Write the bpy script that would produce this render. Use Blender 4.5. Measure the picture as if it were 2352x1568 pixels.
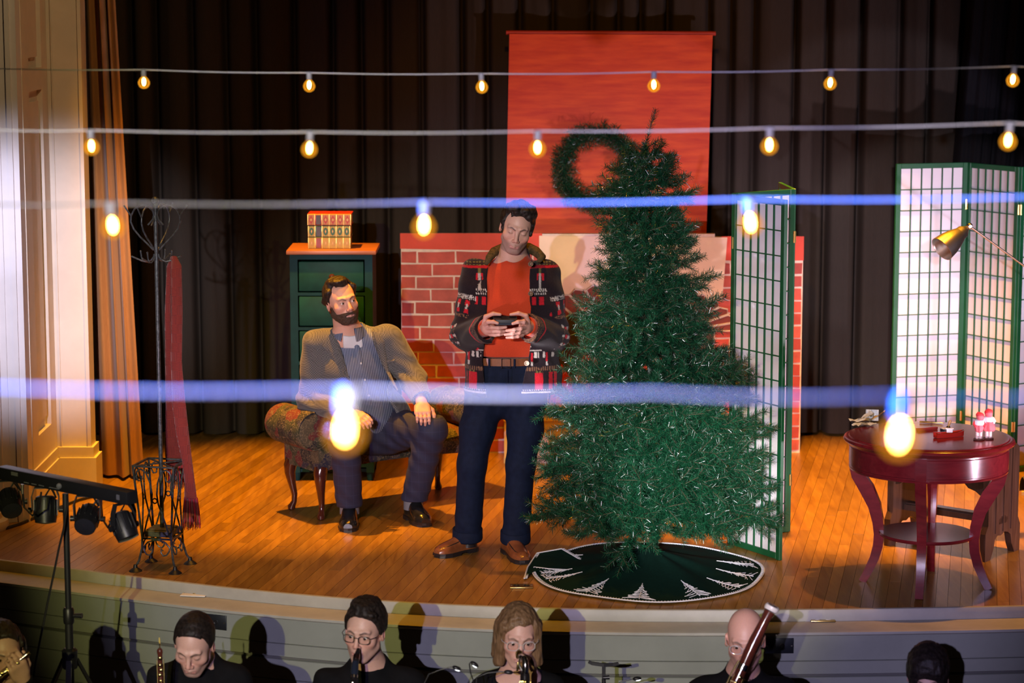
import bpy, bmesh, math, random
import numpy as np
from mathutils import Vector, Matrix, Euler, Quaternion

random.seed(7)
rng = np.random.default_rng(7)
for _o in list(bpy.data.objects):
    bpy.data.objects.remove(_o, do_unlink=True)
scene = bpy.context.scene
COL = scene.collection
PI = math.pi
R = math.radians

# ------------------------------------------------------------------ camera
CH, PITCH, LENS = 2.85, R(8.3), 85.0
FPX = LENS / 36.0 * 2352
cam_d = bpy.data.cameras.new('camera')
cam_d.lens = LENS
cam_d.sensor_width = 36
cam_d.clip_start = 0.1
cam_d.clip_end = 100
cam_d.dof.use_dof = True
cam_d.dof.focus_distance = 11.95
cam_d.dof.aperture_fstop = 2.8
cam = bpy.data.objects.new('camera', cam_d)
cam.location = (0, 0, CH)
cam.rotation_euler = (PI / 2 - PITCH, 0, 0)
COL.objects.link(cam)
scene.camera = cam

# ------------------------------------------------------------------ world, exposure
scene.view_settings.view_transform = 'Standard'
scene.view_settings.look = 'None'
scene.view_settings.exposure = -0.22
scene.view_settings.gamma = 1.0
scene.view_settings.use_curve_mapping = False
world = bpy.data.worlds.new('hall_dark')
scene.world = world
world.use_nodes = True
world.node_tree.nodes['Background'].inputs[0].default_value = (0.36, 0.27, 0.27, 1)
world.node_tree.nodes['Background'].inputs[1].default_value = 0.016
scene.cycles.max_bounces = 6
scene.cycles.diffuse_bounces = 3
scene.cycles.transparent_max_bounces = 12
scene.cycles.sample_clamp_indirect = 4.0
scene.cycles.caustics_reflective = False
scene.cycles.caustics_refractive = False


# ------------------------------------------------------------------ lamps of the hall (stage lighting)
def spot(name, loc, to, color, power, size=40, blend=0.3, radius=0.05):
    d = bpy.data.lights.new(name, 'SPOT')
    d.color = color
    d.energy = power
    d.spot_size = R(size)
    d.spot_blend = blend
    d.shadow_soft_size = radius
    o = bpy.data.objects.new(name, d)
    o.location = loc
    o.rotation_euler = (Vector(to) - Vector(loc)).to_track_quat('-Z', 'Y').to_euler()
    COL.objects.link(o)
    return o


# amber overhead wash from the lighting pipe above the stage
AMB = (1.0, 0.40, 0.016)
spot('overhead_amber', (-1.9, 12.9, 5.4), (-1.25, 13.55, 0), AMB, 3900, 36, 0.6, 0.06)
spot('overhead_amber', (-0.1, 12.0, 5.4), (-0.2, 12.6, 0.3), AMB, 620, 50, 0.7, 0.06)
spot('overhead_amber', (1.5, 12.8, 5.4), (1.95, 13.5, 0), AMB, 5000, 38, 0.6, 0.06)
spot('overhead_amber', (2.9, 11.6, 5.4), (2.6, 12.2, 0), AMB, 1000, 44, 0.7, 0.06)
spot('overhead_amber', (-1.6, 11.2, 5.4), (-1.5, 11.4, 0), AMB, 330, 50, 0.8, 0.06)
spot('overhead_amber', (0.2, 8.6, 5.6), (0.6, 14.6, 1.6), (1.0, 0.40, 0.04), 600, 34, 0.6, 0.06)
# front lamps high at the back of the hall: a straw one and a lavender one side by side
spot('front_straw', (-2.95, -6.0, 4.75), (-0.30, 12.0, 0.30), (0.94, 0.86, 0.32), 6200, 13.8, 0.5, 0.05)
spot('front_lavender', (-1.95, -6.0, 4.70), (0.40, 12.0, 0.34), (0.64, 0.56, 1.0), 7200, 16.2, 0.5, 0.05)
spot('front_white', (-1.6, -6.0, 3.6), (1.40, 12.5, 0.80), (1.0, 0.84, 0.96), 7500, 8.2, 0.45, 0.06)
spot('front_white', (-1.0, -6.0, 3.9), (0.92, 11.7, 0.45), (0.95, 0.97, 1.0), 26000, 3.2, 0.6, 0.06)
spot('front_white', (-0.4, -6.0, 3.8), (2.45, 13.6, 1.22), (0.95, 0.84, 1.0), 8000, 5.4, 0.3, 0.06)
spot('front_wall', (-1.4, -6.0, 4.2), (-2.55, 13.4, 1.25), (0.88, 0.82, 1.0), 20000, 5.6, 0.9, 0.06)
spot('house_lavender', (-4.6, 4.0, 3.6), (-2.78, 12.7, 1.7), (0.74, 0.72, 1.0), 1500, 5.0, 0.7, 0.05)
# lamp bars on stands at both ends of the apron, low
spot('bar_right', (4.1, 9.9, 0.35), (2.35, 12.3, 1.05), (1.0, 0.72, 0.92), 650, 55, 0.6, 0.05)
spot('bar_right', (3.5, 6.5, 0.75), (2.50, 14.0, 1.50), (0.80, 0.72, 1.0), 900, 13, 0.25, 0.03)
spot('bar_left', (-1.72, 10.32, 0.66), (-0.2, 12.5, 1.35), (1.0, 0.66, 0.88), 80, 90, 0.8, 0.04)
spot('bar_left', (-1.90, 10.42, 0.64), (1.22, 12.1, 1.02), (1.0, 0.92, 1.0), 620, 21, 0.35, 0.03)
spot('amber_wall', (-0.5, 9.5, 5.0), (-2.6, 13.2, 2.4), (1.0, 0.66, 0.30), 240, 50, 0.9, 0.05)
# blue lamp of the hall that catches the light cables
spot('hall_blue', (-3.0, 2.5, 3.05), (2.0, 4.0, 2.35), (0.020, 0.15, 1.0), 19000, 46, 0.7, 0.08)


# ------------------------------------------------------------------ picking points of the place
def _dir(px, py):
    f = Vector((0, math.cos(PITCH), -math.sin(PITCH)))
    u = Vector((0, math.sin(PITCH), math.cos(PITCH)))
    return f + Vector((1, 0, 0)) * ((px - 1176) / FPX) - u * ((py - 784) / FPX)


def at(px, py, Y):
    d = _dir(px, py)
    return Vector((0, 0, CH)) + d * (Y / d.y)


def gp(px, py, z=0.0):
    d = _dir(px, py)
    return Vector((0, 0, CH)) + d * ((z - CH) / d.z)


# ------------------------------------------------------------------ mesh kit
class MB:
    def __init__(s, xf=None):
        s.v = []
        s.f = []
        s.xf = xf

    def _add(s, vs, fs):
        b = len(s.v)
        if s.xf is not None:
            vs = [s.xf @ Vector(p) for p in vs]
        s.v.extend([tuple(p) for p in vs])
        s.f.extend([tuple(i + b for i in q) for q in fs])
        return s

    def box(s, lo, hi):
        x0, y0, z0 = lo
        x1, y1, z1 = hi
        return s._add([(x0, y0, z0), (x1, y0, z0), (x1, y1, z0), (x0, y1, z0), (x0, y0, z1), (x1, y0, z1), (x1, y1, z1), (x0, y1, z1)],
                      [(3, 2, 1, 0), (4, 5, 6, 7), (0, 1, 5, 4), (1, 2, 6, 5), (2, 3, 7, 6), (3, 0, 4, 7)])

    def obox(s, c, size, M=None, bev=0.0, seg=2):
        """box centred at c, optionally rotated by 3x3 M and with bevelled edges"""
        bm = bmesh.new()
        bmesh.ops.create_cube(bm, size=1.0)
        for v in bm.verts:
            v.co = Vector((v.co.x * size[0], v.co.y * size[1], v.co.z * size[2]))
        if bev > 0:
            bmesh.ops.bevel(bm, geom=list(bm.edges), offset=bev, segments=seg, profile=0.5, affect='EDGES')
        c = Vector(c)
        bm.verts.index_update()
        vs = [(M @ v.co if M is not None else v.co) + c for v in bm.verts]
        fs = [[v.index for v in f.verts] for f in bm.faces]
        bm.free()
        return s._add(vs, fs)

    def tube(s, pts, rad, n=10, cap=True, closed=False, sq=None):
        """round bar along pts; rad number or list"""
        pts = [Vector(p) for p in pts]
        m = len(pts)
        if not hasattr(rad, '__len__'):
            rad = [rad] * m
        vs, fs = [], []
        t0 = (pts[1] - pts[0]).normalized()
        a = Vector((0, 0, 1)) if abs(t0.z) < 0.9 else Vector((1, 0, 0))
        nrm = (a - t0 * a.dot(t0)).normalized()
        for i in range(m):
            if closed:
                t = (pts[(i + 1) % m] - pts[i - 1]).normalized()
            else:
                t = (pts[min(i + 1, m - 1)] - pts[max(i - 1, 0)]).normalized()
            nrm = (nrm - t * nrm.dot(t))
            nrm = nrm.normalized() if nrm.length > 1e-6 else t.orthogonal().normalized()
            bn = t.cross(nrm)
            for k in range(n):
                an = 2 * PI * k / n
                ca, sa = math.cos(an), math.sin(an)
                if sq:
                    sa *= sq
                vs.append(pts[i] + (nrm * ca + bn * sa) * rad[i])
        mm = m if closed else m - 1
        for i in range(mm):
            for k in range(n):
                j = (i + 1) % m
                fs.append((i * n + k, i * n + (k + 1) % n, j * n + (k + 1) % n, j * n + k))
        if cap and not closed:
            fs.append(tuple(reversed(range(n))))
            fs.append(tuple(range((m - 1) * n, m * n)))
        return s._add(vs, fs)

    def lathe(s, prof, c=(0, 0, 0), n=24, axis='z', cap=True, M=None):
        """profile of (radius, height) turned about z through c"""
        vs, fs = [], []
        for (r, h) in prof:
            for k in range(n):
                a = 2 * PI * k / n
                p = Vector((r * math.cos(a), r * math.sin(a), h))
                if M is not None:
                    p = M @ p
                vs.append(p + Vector(c))
        m = len(prof)
        for i in range(m - 1):
            for k in range(n):
                fs.append((i * n + k, i * n + (k + 1) % n, (i + 1) * n + (k + 1) % n, (i + 1) * n + k))
        if cap:
            fs.append(tuple(reversed(range(n))))
            fs.append(tuple(range((m - 1) * n, m * n)))
        return s._add(vs, fs)

    def ball(s, c, r, n=12, m=8, M=None):
        if not hasattr(r, '__len__'):
            r = (r, r, r)
        vs, fs = [], []
        for i in range(m + 1):
            th = PI * i / m
            for k in range(n):
                a = 2 * PI * k / n
                p = Vector((r[0] * math.sin(th) * math.cos(a), r[1] * math.sin(th) * math.sin(a), -r[2] * math.cos(th)))
                if M is not None:
                    p = M @ p
                vs.append(p + Vector(c))
        for i in range(m):
            for k in range(n):
                fs.append((i * n + k, i * n + (k + 1) % n, (i + 1) * n + (k + 1) % n, (i + 1) * n + k))
        return s._add(vs, fs)

    def prism(s, poly, d):
        """closed polygon (3-D points) pushed along vector d"""
        d = Vector(d)
        poly = [Vector(p) for p in poly]
        n = len(poly)
        vs = poly + [p + d for p in poly]
        fs = [tuple(range(n)), tuple(reversed(range(n, 2 * n)))]
        for i in range(n):
            j = (i + 1) % n
            fs.append((j, i, n + i, n + j))
        return s._add(vs, fs)

    def bar(s, a, b, w, h, up=(0, 0, 1)):
        """rectangular bar from a to b, w across, h along up"""
        a, b, up = Vector(a), Vector(b), Vector(up)
        t = (b - a).normalized()
        x = t.cross(up).normalized() * (w / 2)
        y = x.cross(t).normalized() * (h / 2)
        vs = [a - x - y, a + x - y, a + x + y, a - x + y, b - x - y, b + x - y, b + x + y, b - x + y]
        return s._add(vs, [(0, 1, 2, 3), (7, 6, 5, 4), (1, 0, 4, 5), (2, 1, 5, 6), (3, 2, 6, 7), (0, 3, 7, 4)])

    def sweep(s, pts, ws, hs, side):
        """rectangular section along pts: ws across `side`, hs across the other way"""
        pts = [Vector(p) for p in pts]
        side = Vector(side).normalized()
        vs, fs = [], []
        m = len(pts)
        for i in range(m):
            t = (pts[min(i + 1, m - 1)] - pts[max(i - 1, 0)]).normalized()
            o = t.cross(side).normalized()
            for (a, b) in ((-1, -1), (1, -1), (1, 1), (-1, 1)):
                vs.append(pts[i] + side * a * ws[i] / 2 + o * b * hs[i] / 2)
        for i in range(m - 1):
            for k in range(4):
                fs.append((i * 4 + k, i * 4 + (k + 1) % 4, i * 4 + 4 + (k + 1) % 4, i * 4 + 4 + k))
        fs.append((3, 2, 1, 0))
        fs.append(tuple(range(4 * m - 4, 4 * m)))
        return s._add(vs, fs)

    def grid(s, P, closed_u=False):
        """P[i][j] points"""
        a, b = len(P), len(P[0])
        vs = [p for row in P for p in row]
        fs = []
        for i in range(a if closed_u else a - 1):
            for j in range(b - 1):
                i2 = (i + 1) % a
                fs.append((i * b + j, i2 * b + j, i2 * b + j + 1, i * b + j + 1))
        return s._add(vs, fs)

    def mesh(s, name, mat, smooth=False):
        me = bpy.data.meshes.new(name)
        me.from_pydata(s.v, [], s.f)
        bm = bmesh.new()
        bm.from_mesh(me)
        bmesh.ops.recalc_face_normals(bm, faces=bm.faces)
        bm.to_mesh(me)
        bm.free()
        if mat is not None:
            me.materials.append(mat)
        if smooth:
            me.polygons.foreach_set('use_smooth', [True] * len(me.polygons))
            if smooth != 'all':
                try:
                    me.set_sharp_from_angle(angle=R(38))
                except Exception:
                    pass
        return me


def link(name, me, parent=None):
    o = bpy.data.objects.new(name, me)
    COL.objects.link(o)
    if parent is not None:
        o.parent = parent
        if parent.type == 'EMPTY' and parent.get('_loc') is None:
            o.matrix_parent_inverse = Matrix.Translation(-parent.location)
    return o


def part(name, mb, mat, parent, smooth=False):
    return link(name, mb.mesh(name, mat, smooth), parent)


def tag(o, label=None, cat=None, group=None, kind=None):
    if label:
        o['label'] = label
    if cat:
        o['category'] = cat
    if group:
        o['group'] = group
    if kind:
        o['kind'] = kind
    return o


def thing(name, label, cat, loc=(0, 0, 0), group=None):
    o = bpy.data.objects.new(name, None)
    o.empty_display_size = 0.05
    o.location = loc
    COL.objects.link(o)
    return tag(o, label, cat, group)


def struct(name, mb, mat, smooth=False):
    return tag(link(name, mb.mesh(name, mat, smooth)), kind='structure')


def copy_tree(o, parent=None):
    c = o.copy()
    COL.objects.link(c)
    if parent is not None:
        c.parent = parent
    for ch in o.children:
        copy_tree(ch, c)
    return c


# ------------------------------------------------------------------ materials
def _nt(name):
    m = bpy.data.materials.new(name)
    m.use_nodes = True
    nt = m.node_tree
    return m, nt, nt.nodes['Principled BSDF']


def N(nt, kind, **kw):
    n = nt.nodes.new(kind)
    for k, v in kw.items():
        if k.startswith('i_'):
            key = k[2:]
            key = int(key) if key.isdigit() else key.replace('_', ' ')
            n.inputs[key].default_value = v
        else:
            setattr(n, k, v)
    return n


def simple(name, rgb, rough=0.5, metal=0.0, var=0.0, scale=20.0, bump=0.0, spec=0.5, stretch=None, sheen=0.0, coat=0.0, rgb2=None):
    m, nt, b = _nt(name)
    b.inputs['Base Color'].default_value = (*rgb, 1)
    b.inputs['Roughness'].default_value = rough
    b.inputs['Metallic'].default_value = metal
    b.inputs['Specular IOR Level'].default_value = spec
    if sheen:
        b.inputs['Sheen Weight'].default_value = sheen
    if coat:
        b.inputs['Coat Weight'].default_value = coat
        b.inputs['Coat Roughness'].default_value = 0.12
    if var or bump or rgb2:
        tc = N(nt, 'ShaderNodeTexCoord')
        src = tc.outputs['Object']
        if stretch:
            mp = N(nt, 'ShaderNodeMapping')
            mp.inputs['Scale'].default_value = stretch
            nt.links.new(src, mp.inputs[0])
            src = mp.outputs[0]
        nz = N(nt, 'ShaderNodeTexNoise', i_Scale=scale, i_Detail=5.0, i_Roughness=0.6)
        nt.links.new(src, nz.inputs['Vector'])
        if var or rgb2:
            rp = N(nt, 'ShaderNodeValToRGB')
            c2 = rgb2 if rgb2 else tuple(min(1, c * (1 + var)) for c in rgb)
            c1 = rgb if rgb2 else tuple(c * (1 - var) for c in rgb)
            rp.color_ramp.elements[0].position = 0.32
            rp.color_ramp.elements[1].position = 0.68
            rp.color_ramp.elements[0].color = (*c1, 1)
            rp.color_ramp.elements[1].color = (*c2, 1)
            nt.links.new(nz.outputs['Fac'], rp.inputs[0])
            nt.links.new(rp.outputs[0], b.inputs['Base Color'])
        if bump:
            bp = N(nt, 'ShaderNodeBump', i_Strength=bump, i_Distance=0.01)
            nt.links.new(nz.outputs['Fac'], bp.inputs['Height'])
            nt.links.new(bp.outputs[0], b.inputs['Normal'])
    return m


def colmat(name, rough=0.6, spec=0.4, bump=0.0, scale=150.0, sss=0.0, var=0.0, sheen=0.0):
    """base colour from the mesh's own colour attribute, fine noise on top"""
    m, nt, b = _nt(name)
    at_ = N(nt, 'ShaderNodeVertexColor', layer_name='Col')
    tc = N(nt, 'ShaderNodeTexCoord')
    nz = N(nt, 'ShaderNodeTexNoise', i_Scale=scale, i_Detail=4.0)
    nt.links.new(tc.outputs['Object'], nz.inputs['Vector'])
    src = at_.outputs['Color']
    if var:
        mr = N(nt, 'ShaderNodeMapRange', i_1=0.3, i_2=0.7, i_3=1 - var, i_4=1 + var)
        nt.links.new(nz.outputs['Fac'], mr.inputs[0])
        mx = N(nt, 'ShaderNodeVectorMath', operation='SCALE')
        nt.links.new(src, mx.inputs[0])
        nt.links.new(mr.outputs[0], mx.inputs['Scale'])
        src = mx.outputs[0]
    nt.links.new(src, b.inputs['Base Color'])
    b.inputs['Roughness'].default_value = rough
    b.inputs['Specular IOR Level'].default_value = spec
    if sheen:
        b.inputs['Sheen Weight'].default_value = sheen
    if sss:
        b.inputs['Subsurface Weight'].default_value = sss
        b.inputs['Subsurface Radius'].default_value = (0.01, 0.004, 0.002)
    if bump:
        bp = N(nt, 'ShaderNodeBump', i_Strength=bump, i_Distance=0.004)
        nt.links.new(nz.outputs['Fac'], bp.inputs['Height'])
        nt.links.new(bp.outputs[0], b.inputs['Normal'])
    return m


def wood(name, dark, light, scale=1.0, rough=0.35, stretch=(14, 0.9, 14), coat=0.0, rand=0.0):
    m, nt, b = _nt(name)
    tc = N(nt, 'ShaderNodeTexCoord')
    mp = N(nt, 'ShaderNodeMapping')
    mp.inputs['Scale'].default_value = tuple(c * scale for c in stretch)
    nt.links.new(tc.outputs['Object'], mp.inputs[0])
    oi = N(nt, 'ShaderNodeObjectInfo')
    ad = N(nt, 'ShaderNodeVectorMath', operation='ADD')
    sc = N(nt, 'ShaderNodeVectorMath', operation='SCALE', i_0=(7, 13, 3))
    nt.links.new(oi.outputs['Random'], sc.inputs['Scale'])
    nt.links.new(mp.outputs[0], ad.inputs[0])
    nt.links.new(sc.outputs[0], ad.inputs[1])
    nz = N(nt, 'ShaderNodeTexNoise', i_Scale=3.0, i_Detail=6.0, i_Roughness=0.6, i_Distortion=0.6)
    nt.links.new(ad.outputs[0], nz.inputs['Vector'])
    rp = N(nt, 'ShaderNodeValToRGB')
    rp.color_ramp.elements[0].position = 0.3
    rp.color_ramp.elements[1].position = 0.7
    rp.color_ramp.elements[0].color = (*dark, 1)
    rp.color_ramp.elements[1].color = (*light, 1)
    nt.links.new(nz.outputs['Fac'], rp.inputs[0])
    out = rp.outputs[0]
    if rand:
        mr = N(nt, 'ShaderNodeMapRange', i_1=0.0, i_2=1.0, i_3=1 - rand, i_4=1 + rand)
        nt.links.new(oi.outputs['Random'], mr.inputs[0])
        mu = N(nt, 'ShaderNodeVectorMath', operation='SCALE')
        nt.links.new(out, mu.inputs[0])
        nt.links.new(mr.outputs[0], mu.inputs['Scale'])
        out = mu.outputs[0]
    nt.links.new(out, b.inputs['Base Color'])
    b.inputs['Roughness'].default_value = rough
    if coat:
        b.inputs['Coat Weight'].default_value = coat
        b.inputs['Coat Roughness'].default_value = 0.25
    bp = N(nt, 'ShaderNodeBump', i_Strength=0.08, i_Distance=0.004)
    nt.links.new(nz.outputs['Fac'], bp.inputs['Height'])
    nt.links.new(bp.outputs[0], b.inputs['Normal'])
    return m


def emit(name, rgb, strength):
    m = bpy.data.materials.new(name)
    m.use_nodes = True
    nt = m.node_tree
    nt.nodes.clear()
    e = N(nt, 'ShaderNodeEmission', i_0=(*rgb, 1), i_1=strength)
    o = N(nt, 'ShaderNodeOutputMaterial')
    nt.links.new(e.outputs[0], o.inputs[0])
    return m


MAT = {}
MAT['black_metal'] = simple('black_metal', (0.012, 0.012, 0.014), 0.45)
MAT['black_plastic'] = simple('black_plastic', (0.010, 0.010, 0.012), 0.4, bump=0.05, scale=200)
MAT['chrome'] = simple('chrome', (0.75, 0.73, 0.72), 0.12, 1.0)
MAT['brass'] = simple('brass', (0.75, 0.50, 0.14), 0.22, 1.0)
MAT['nickel'] = simple('nickel', (0.66, 0.60, 0.50), 0.30, 1.0)
MAT['white_paint'] = simple('white_paint', (0.62, 0.60, 0.55), 0.55, var=0.06, scale=9, bump=0.05)
MAT['cream_paint'] = simple('cream_paint', (0.64, 0.58, 0.50), 0.6, var=0.05, scale=6, bump=0.03)

# ================================================================== THE SETTING
# ---- stage floor: strip boards laid at an angle to the camera, cut by the bowed apron edge
EDGE_PX = [(-140, 1271), (0, 1285), (162, 1305), (340, 1327), (600, 1357), (886, 1379), (1136, 1392), (1300, 1397), (1550, 1400), (1792, 1399), (2100, 1396), (2352, 1391), (2600, 1382), (2800, 1372)]
EDGE = [gp(x, y) for x, y in EDGE_PX]
_ex = np.array([p.x for p in EDGE])
_ey = np.array([p.y for p in EDGE])
_poly = np.polyfit(_ex, _ey, 5)


def edge_y(x):
    if x < _ex[0]:
        return float(np.polyval(_poly, _ex[0])) + (_ex[0] - x) * 0.28
    if x > _ex[-1]:
        return float(np.polyval(_poly, _ex[-1])) + (x - _ex[-1]) * 0.2
    return float(np.polyval(_poly, x))


PA = R(11.0)                        # the boards run this far off the camera's axis
pu = Vector((math.cos(PA), -math.sin(PA), 0))
pv = Vector((math.sin(PA), math.cos(PA), 0))
oak = wood('floor_maple', (0.175, 0.082, 0.015), (0.30, 0.162, 0.034), 1.0, 0.33, (10, 0.9, 10), rand=0.22)
# grain along the boards
for nd in oak.node_tree.nodes:
    if nd.type == 'MAPPING':
        nd.inputs['Rotation'].default_value = (0, 0, PA)
sub = MB()
xs_ = np.linspace(-4.2, 4.6, 60)
poly = [Vector((x, edge_y(x) + 0.004, -0.022)) for x in xs_] + [Vector((4.6, 16.4, -0.022)), Vector((-4.2, 16.4, -0.022))]
sub.prism(poly, (0, 0, -0.06))
floor = struct('floor', sub, simple('floor_gap', (0.03, 0.015, 0.006), 0.8))
W_ = 0.057


def v_at_edge(u):
    v = 10.0
    for _ in range(30):
        p = pu * u + pv * v
        v += (edge_y(p.x) - p.y) * 0.9
    return v


boards = []
u = -6.6
while u < 2.2:
    va0, va1 = v_at_edge(u + 0.0008), v_at_edge(u + W_ - 0.0008)
    v = max(va0, va1)
    first = True
    v -= random.uniform(0, 1.0)
    while True:
        L = random.uniform(1.0, 2.3)
        e = v + L
        s0 = max(v + 0.0006, va0)
        s1 = max(v + 0.0006, va1)
        if e > max(va0, va1) + 0.05:
            boards.append((u, s0, s1, e - 0.0006))
        v = e
        c = pu * u + pv * v
        if c.y > 15.6:
            break
    u += W_


def in_view(b):
    u, s0, s1, e = b
    best = 1e9
    for t in (0.02, 0.5, 0.98):
        p = pu * (u + W_ / 2) + pv * (s0 + (e - s0) * t)
        px = 1176 + FPX * p.x / (p.y * math.cos(PITCH) + CH * math.sin(PITCH))
        if -30 < px < 2382 and p.y < 15.4:
            best = min(best, p.y)
    return best


boards.sort(key=in_view)
rest = MB()
for i, (u, s0, s1, e) in enumerate(boards):
    mb = MB() if i < 300 else rest
    dz = random.uniform(-0.0007, 0.0)
    a, b_ = u + 0.0007, u + W_ - 0.0007
    q = [pu * a + pv * s0, pu * b_ + pv * s1, pu * b_ + pv * e, pu * a + pv * e]
    lo = [p + Vector((0, 0, -0.022)) for p in q]
    hi = [p + Vector((0, 0, dz)) for p in q]
    mb._add(lo + hi, [(4, 5, 6, 7), (0, 1, 5, 4), (1, 2, 6, 5), (2, 3, 7, 6), (3, 0, 4, 7)])
    if i < 300:
        part('floor_board', mb, oak, floor)
ro = part('floor_boards', rest, oak, floor)
ro['kind'] = 'stuff'

# ---- apron: white nosing, painted ledge, boarded front wall
N_E = 64
ax = np.linspace(-4.0, 4.4, N_E)
ed = [Vector((x, edge_y(x), 0)) for x in ax]
nrm = []
for i in range(N_E):
    t = (ed[min(i + 1, N_E - 1)] - ed[max(i - 1, 0)]).normalized()
    nrm.append(Vector((t.y, -t.x, 0)))


def strip(prof, i0=0, i1=N_E - 1, mb=None):
    """section (outward offset, z) swept along the apron edge"""
    mb = mb or MB()
    P = [[ed[i] + nrm[i] * o + Vector((0, 0, z)) for (o, z) in prof + prof[:1]] for i in range(i0, i1 + 1)]
    mb.grid(P)
    n = len(prof)
    mb._add([P[0][k] for k in range(n)], [tuple(range(n))])
    mb._add([P[-1][k] for k in range(n)], [tuple(reversed(range(n)))])
    return mb


chip = simple('chipped_white_paint', (0.36, 0.35, 0.30), 0.5, var=0.12, scale=5, bump=0.12)
struct('trim_1', strip([(0.0, 0.003), (0.016, 0.002), (0.020, -0.004), (0.020, -0.052), (0.0, -0.052)]), chip, True)
struct('trim_2', strip([(-0.01, -0.052), (0.178, -0.055), (0.190, -0.060), (0.190, -0.071), (0.182, -0.078), (0.16, -0.078), (-0.01, -0.078)]), chip, True)
wf = struct('wall_front', strip([(0.150, -0.07), (0.150, -1.05), (0.05, -1.05), (0.05, -0.07)]), simple('apron_backing', (0.10, 0.10, 0.09), 0.8))
wallp = simple('apron_paint', (0.235, 0.25, 0.215), 0.6, var=0.07, scale=4, bump=0.08, spec=0.25)
rows = [(-0.078, -0.198), (-0.2005, -0.262), (-0.276, -0.372), (-0.3745, -0.52), (-0.5225, -0.70), (-0.702, -1.0)]
for r_i, (z1, z0) in enumerate(rows):
    off = (r_i * 5) % 9
    cuts = [0] + [c for c in range(6 + off, N_E - 4, 11)] + [N_E - 1]
    for a, b_ in zip(cuts[:-1], cuts[1:]):
        mb = strip([(0.150, z0), (0.150, z1), (0.168, z1), (0.171, z1 - 0.002), (0.171, z0 + 0.002), (0.168, z0)], a, b_)
        o_ = part('board', mb, wallp, wf, True)
        o_.scale = (1, 1, 1)
# hall floor in the dark in front of the stage
hf = MB().box((-7, -3, -1.05), (7, 11.2, -0.95))
struct('ground', hf, simple('hall_floor', (0.05, 0.035, 0.025), 0.5, var=0.2))

# ---- proscenium at the left: splayed jamb, panelled reveal, stepped front
cream = MAT['cream_paint']
H_ = 4.6
xr = -2.60                                  # the reveal's face
face = MB()
face.box((-2.96, 13.60, 0), (-2.405, 13.74, H_))
wl_ = struct('wall_left', face, cream)
mb = MB().box((-2.575, 13.588, 0.25), (-2.57, 13.60, H_)).box((-2.425, 13.588, 0.25), (-2.405, 13.60, H_))
part('edge_bead', mb, cream, wl_)
rv = MB()                                    # reveal: stiles and rails round a sunk panel
rv.box((-2.96, 12.90, 0), (xr - 0.03, 13.60, H_))
rv.box((xr - 0.03, 12.90, 0), (xr, 13.07, H_))
rv.box((xr - 0.03, 13.44, 0), (xr, 13.60, H_))
rv.box((xr - 0.03, 13.07, 0), (xr, 13.44, 0.42))
rv.box((xr - 0.03, 13.07, 2.30), (xr, 13.44, 2.42))
rv.box((xr - 0.03, 13.07, 4.3), (xr, 13.44, H_))
rev = part('reveal', rv, cream, wl_)
for z0, z1 in ((0.42, 2.30), (2.42, 4.3)):
    pm = MB()
    pm.box((xr - 0.03, 13.13, z0 + 0.06), (xr - 0.012, 13.38, z1 - 0.06))
    part('raised_panel', pm, cream, wl_)
bs = MB()
bs.box((-2.96, 12.87, 0), (xr + 0.018, 13.585, 0.20))
bs.box((-2.96, 12.875, 0.20), (xr + 0.010, 13.585, 0.26))
bs.box((-2.96, 13.562, 0), (-2.375, 13.77, 0.20))
bs.box((-2.96, 13.572, 0.20), (-2.390, 13.76, 0.26))
struct('baseboard_left', bs, cream)
fr = MB()                                    # stepped pilaster and the hall's own wall
fr.box((-2.72, 12.78, 0), (xr - 0.004, 12.90, H_))
for k, (x0, x1, y0) in enumerate(((-2.66, -2.635, 12.765), (-2.80, -2.70, 12.77), (-2.79, -2.735, 12.74), (-2.86, -2.80, 12.72), (-3.6, -2.84, 12.70))):
    fr.box((x0, y0, 0), (x1, 12.9, H_))
struct('pillar_left', fr, simple('pale_paint', (0.62, 0.60, 0.62), 0.5, var=0.04, scale=6))
pl = MB()
pl.lathe([(0.16, 0.0), (0.165, 0.02), (0.16, 0.05), (0.13, 0.06), (0.13, 0.09), (0.11, 0.10), (0.10, 0.14)], (-2.85, 12.62, 0.0), 28)
part('column_base', pl, cream, wl_, True)

# the top of the opening and the hall's ceiling are out of the picture; they only keep the dark in
struct('wall_back', MB().box((-5, 16.3, -0.1), (5.5, 16.4, 5.9)), simple('back_wall', (0.02, 0.02, 0.02), 0.9))


# ---- curtains
def cloth(name, rgb, rough=0.9, var=0.15, sheen=0.0):
    return simple(name, rgb, rough, 0, var, 6, 0.10, 0.06, (60, 60, 3), sheen)


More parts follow.
